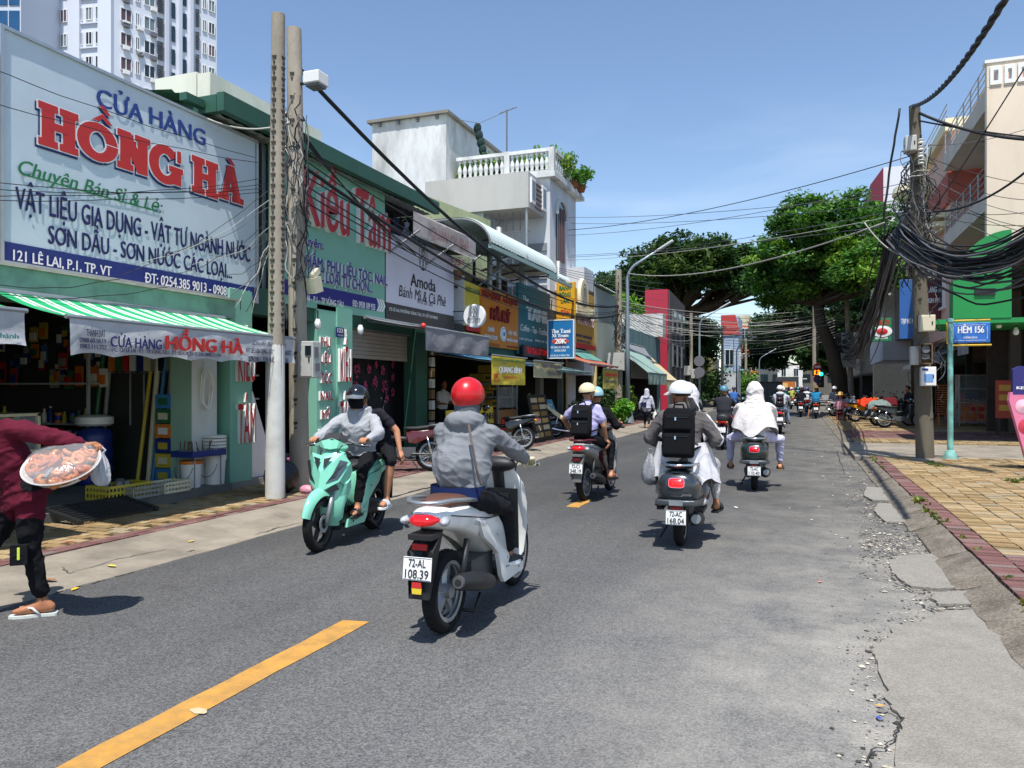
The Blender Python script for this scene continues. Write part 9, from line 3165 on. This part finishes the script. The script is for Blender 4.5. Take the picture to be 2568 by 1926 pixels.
m = MB().rings([[V((-7.0 + 1.0 * i / 6,a.y + (b.y - a.y) * j / 6 + .2 * i / 6,1.35 - .7 * i / 6 + .05 * math.sin(j * 1.3 + i) - .1 * abs(j / 6 - .5))) for j in range(7)] for i in range(7)],cap=False,closed=False)
bob('cream tarpaulin slung over the motorbike by the menu board','tarpaulin','tarpaulin',m,mat('tarp_cream','#c9c3a0',.8,fold=3),smooth=True)

# ---- the tray seller at the left edge
g = onz(53,1546,0)
TR = R(-140)
S0 = (g.x,g.y,0)
MR = C('#5c1a2c',5)
pv = person('tray seller in a dark red shirt and black trousers walking out of the picture',S0,TR,dict(hip=(.0,0,.87),lean=25,side=0,twist=42,hands=((-.43,.20,1.12),(.3,-.2,.95)),grip=((.3,.9,.0),None),back=(-.3,.3,.9),feet=((-.13,.02,.01),(.30,-.08,.0)),shoes=False,knee=((1,.1,0),(1,-.1,0)),toes=((1,0,0),(1,0,0)),elbow=((-.2,.9,.25),(-.5,-.5,-.4)),bulk=1.14,arm=1.2,hem=.14,leg=1.12,fold=.010,look=(0,10),nohead=False),[MR,C('#17181b',5),SKIN,SKIN],.009,H_=.90,seed=11)
hair(pv)
sandals(pv,mat('sole_pale','#c9ccc4',.6),mat('strap_pale','#d5d8d2',.5))
MB().box(Matrix.Identity(3) @ V((-.02,.135,.43)),(.10,.03,.13)).box((-.02,.153,.44),(.016,.006,.08),mi=1).build('cargo_pocket',[C('#17181b',5),mat('neon_tag','#c9d84a',.6)],pv,bevel=.008)
TM = Matrix.Translation(S0) @ Matrix.Rotation(TR,4,'Z') @ Matrix.Translation((-.29,.27,1.0)) @ Matrix.Scale(.88,4) @ Matrix.Rotation(R(-30),4,'X') @ Matrix.Rotation(R(8),4,'Y')
def intray(m): return m.xf(TM)
t = thing('basin','shallow white metal basin of ring doughnuts held by the tray seller','basin',TM @ V((0,0,0)),world=True)
intray(MB().lathe([(.16,-.05),(.2,-.04),(.245,.03),(.26,.035),(.262,.03),(.24,.022),(.195,-.03),(.0,-.035)],n=40)).build('bowl',mat('enamel','#d9d9d4',.3,coat=.4,var=.05),t,smooth=50)
intray(MB().prism([(-.12,-.2,.0),(-.11,-.2,.0),(-.09,.2,.0),(-.10,.2,.0)],(0,0,.03))).build('divider',WHITE,t)
intray(MB().tube([(.06,.22,.075),(.03,.05,.055),(.015,-.03,.05)],[.012,.014,.012],8,flat=.5)).build('tongs',STEEL,t)
DN = [mat('doughnut%d' % i,c,.5,var=.25,vs=25,bump=.6,bs=60,coat=.15) for i,c in enumerate(('#b5652e','#a45424','#c47a3e'))]
dn = MB().rings([[V(((.034 + .017 * math.cos(b)) * math.cos(a),(.034 + .017 * math.cos(b)) * math.sin(a),.016 * math.sin(b))) for b in [2 * math.pi * j / 8 for j in range(8)]] for a in [2 * math.pi * i / 16 for i in range(17)]],cap=False)
dms = []
for i in range(3):
 me = dn.mesh('doughnut',DN[i])
 me.polygons.foreach_set('use_smooth',[True] * len(me.polygons))
 dms.append(me)
r4 = random.Random(4)
for k in range(78):
 a,q = r4.uniform(0,6.28),.2 * math.sqrt(r4.random())
 x,y = q * math.cos(a),q * math.sin(a)
 if x > .13 and y > .02: continue
 o = bpy.data.objects.new('doughnut',dms[k % 3])
 COL.objects.link(o)
 o.matrix_world = TM @ Matrix.Translation((x,y,-.01 + .05 * r4.random() + .035 * (1 - q / .2))) @ Matrix.Rotation(r4.uniform(-.5,.5),4,'X') @ Matrix.Rotation(r4.uniform(-.8,.8),4,'Y')
 tag(o,'glazed ring doughnut heaped in the white basin','doughnut','doughnuts in the basin')
intray(MB().lathe([(.262,.03),(.22,.085),(.14,.115),(0,.12)],n=30)).build('plastic_film',mat('cling_film','#eef2f4',.12,alpha=.18,spec=.9,bump=1,bs=14),t,smooth=True)
e = V(S0) + Matrix.Rotation(TR,3,'Z') @ V((-.50,.19,.86))
bagmesh('translucent white plastic bag hanging from the hand of the tray seller',e,.055,.05,.24,mat('bag_clear','#dcdfe2',.25,alpha=.5,bump=1,bs=20),4)
bake()
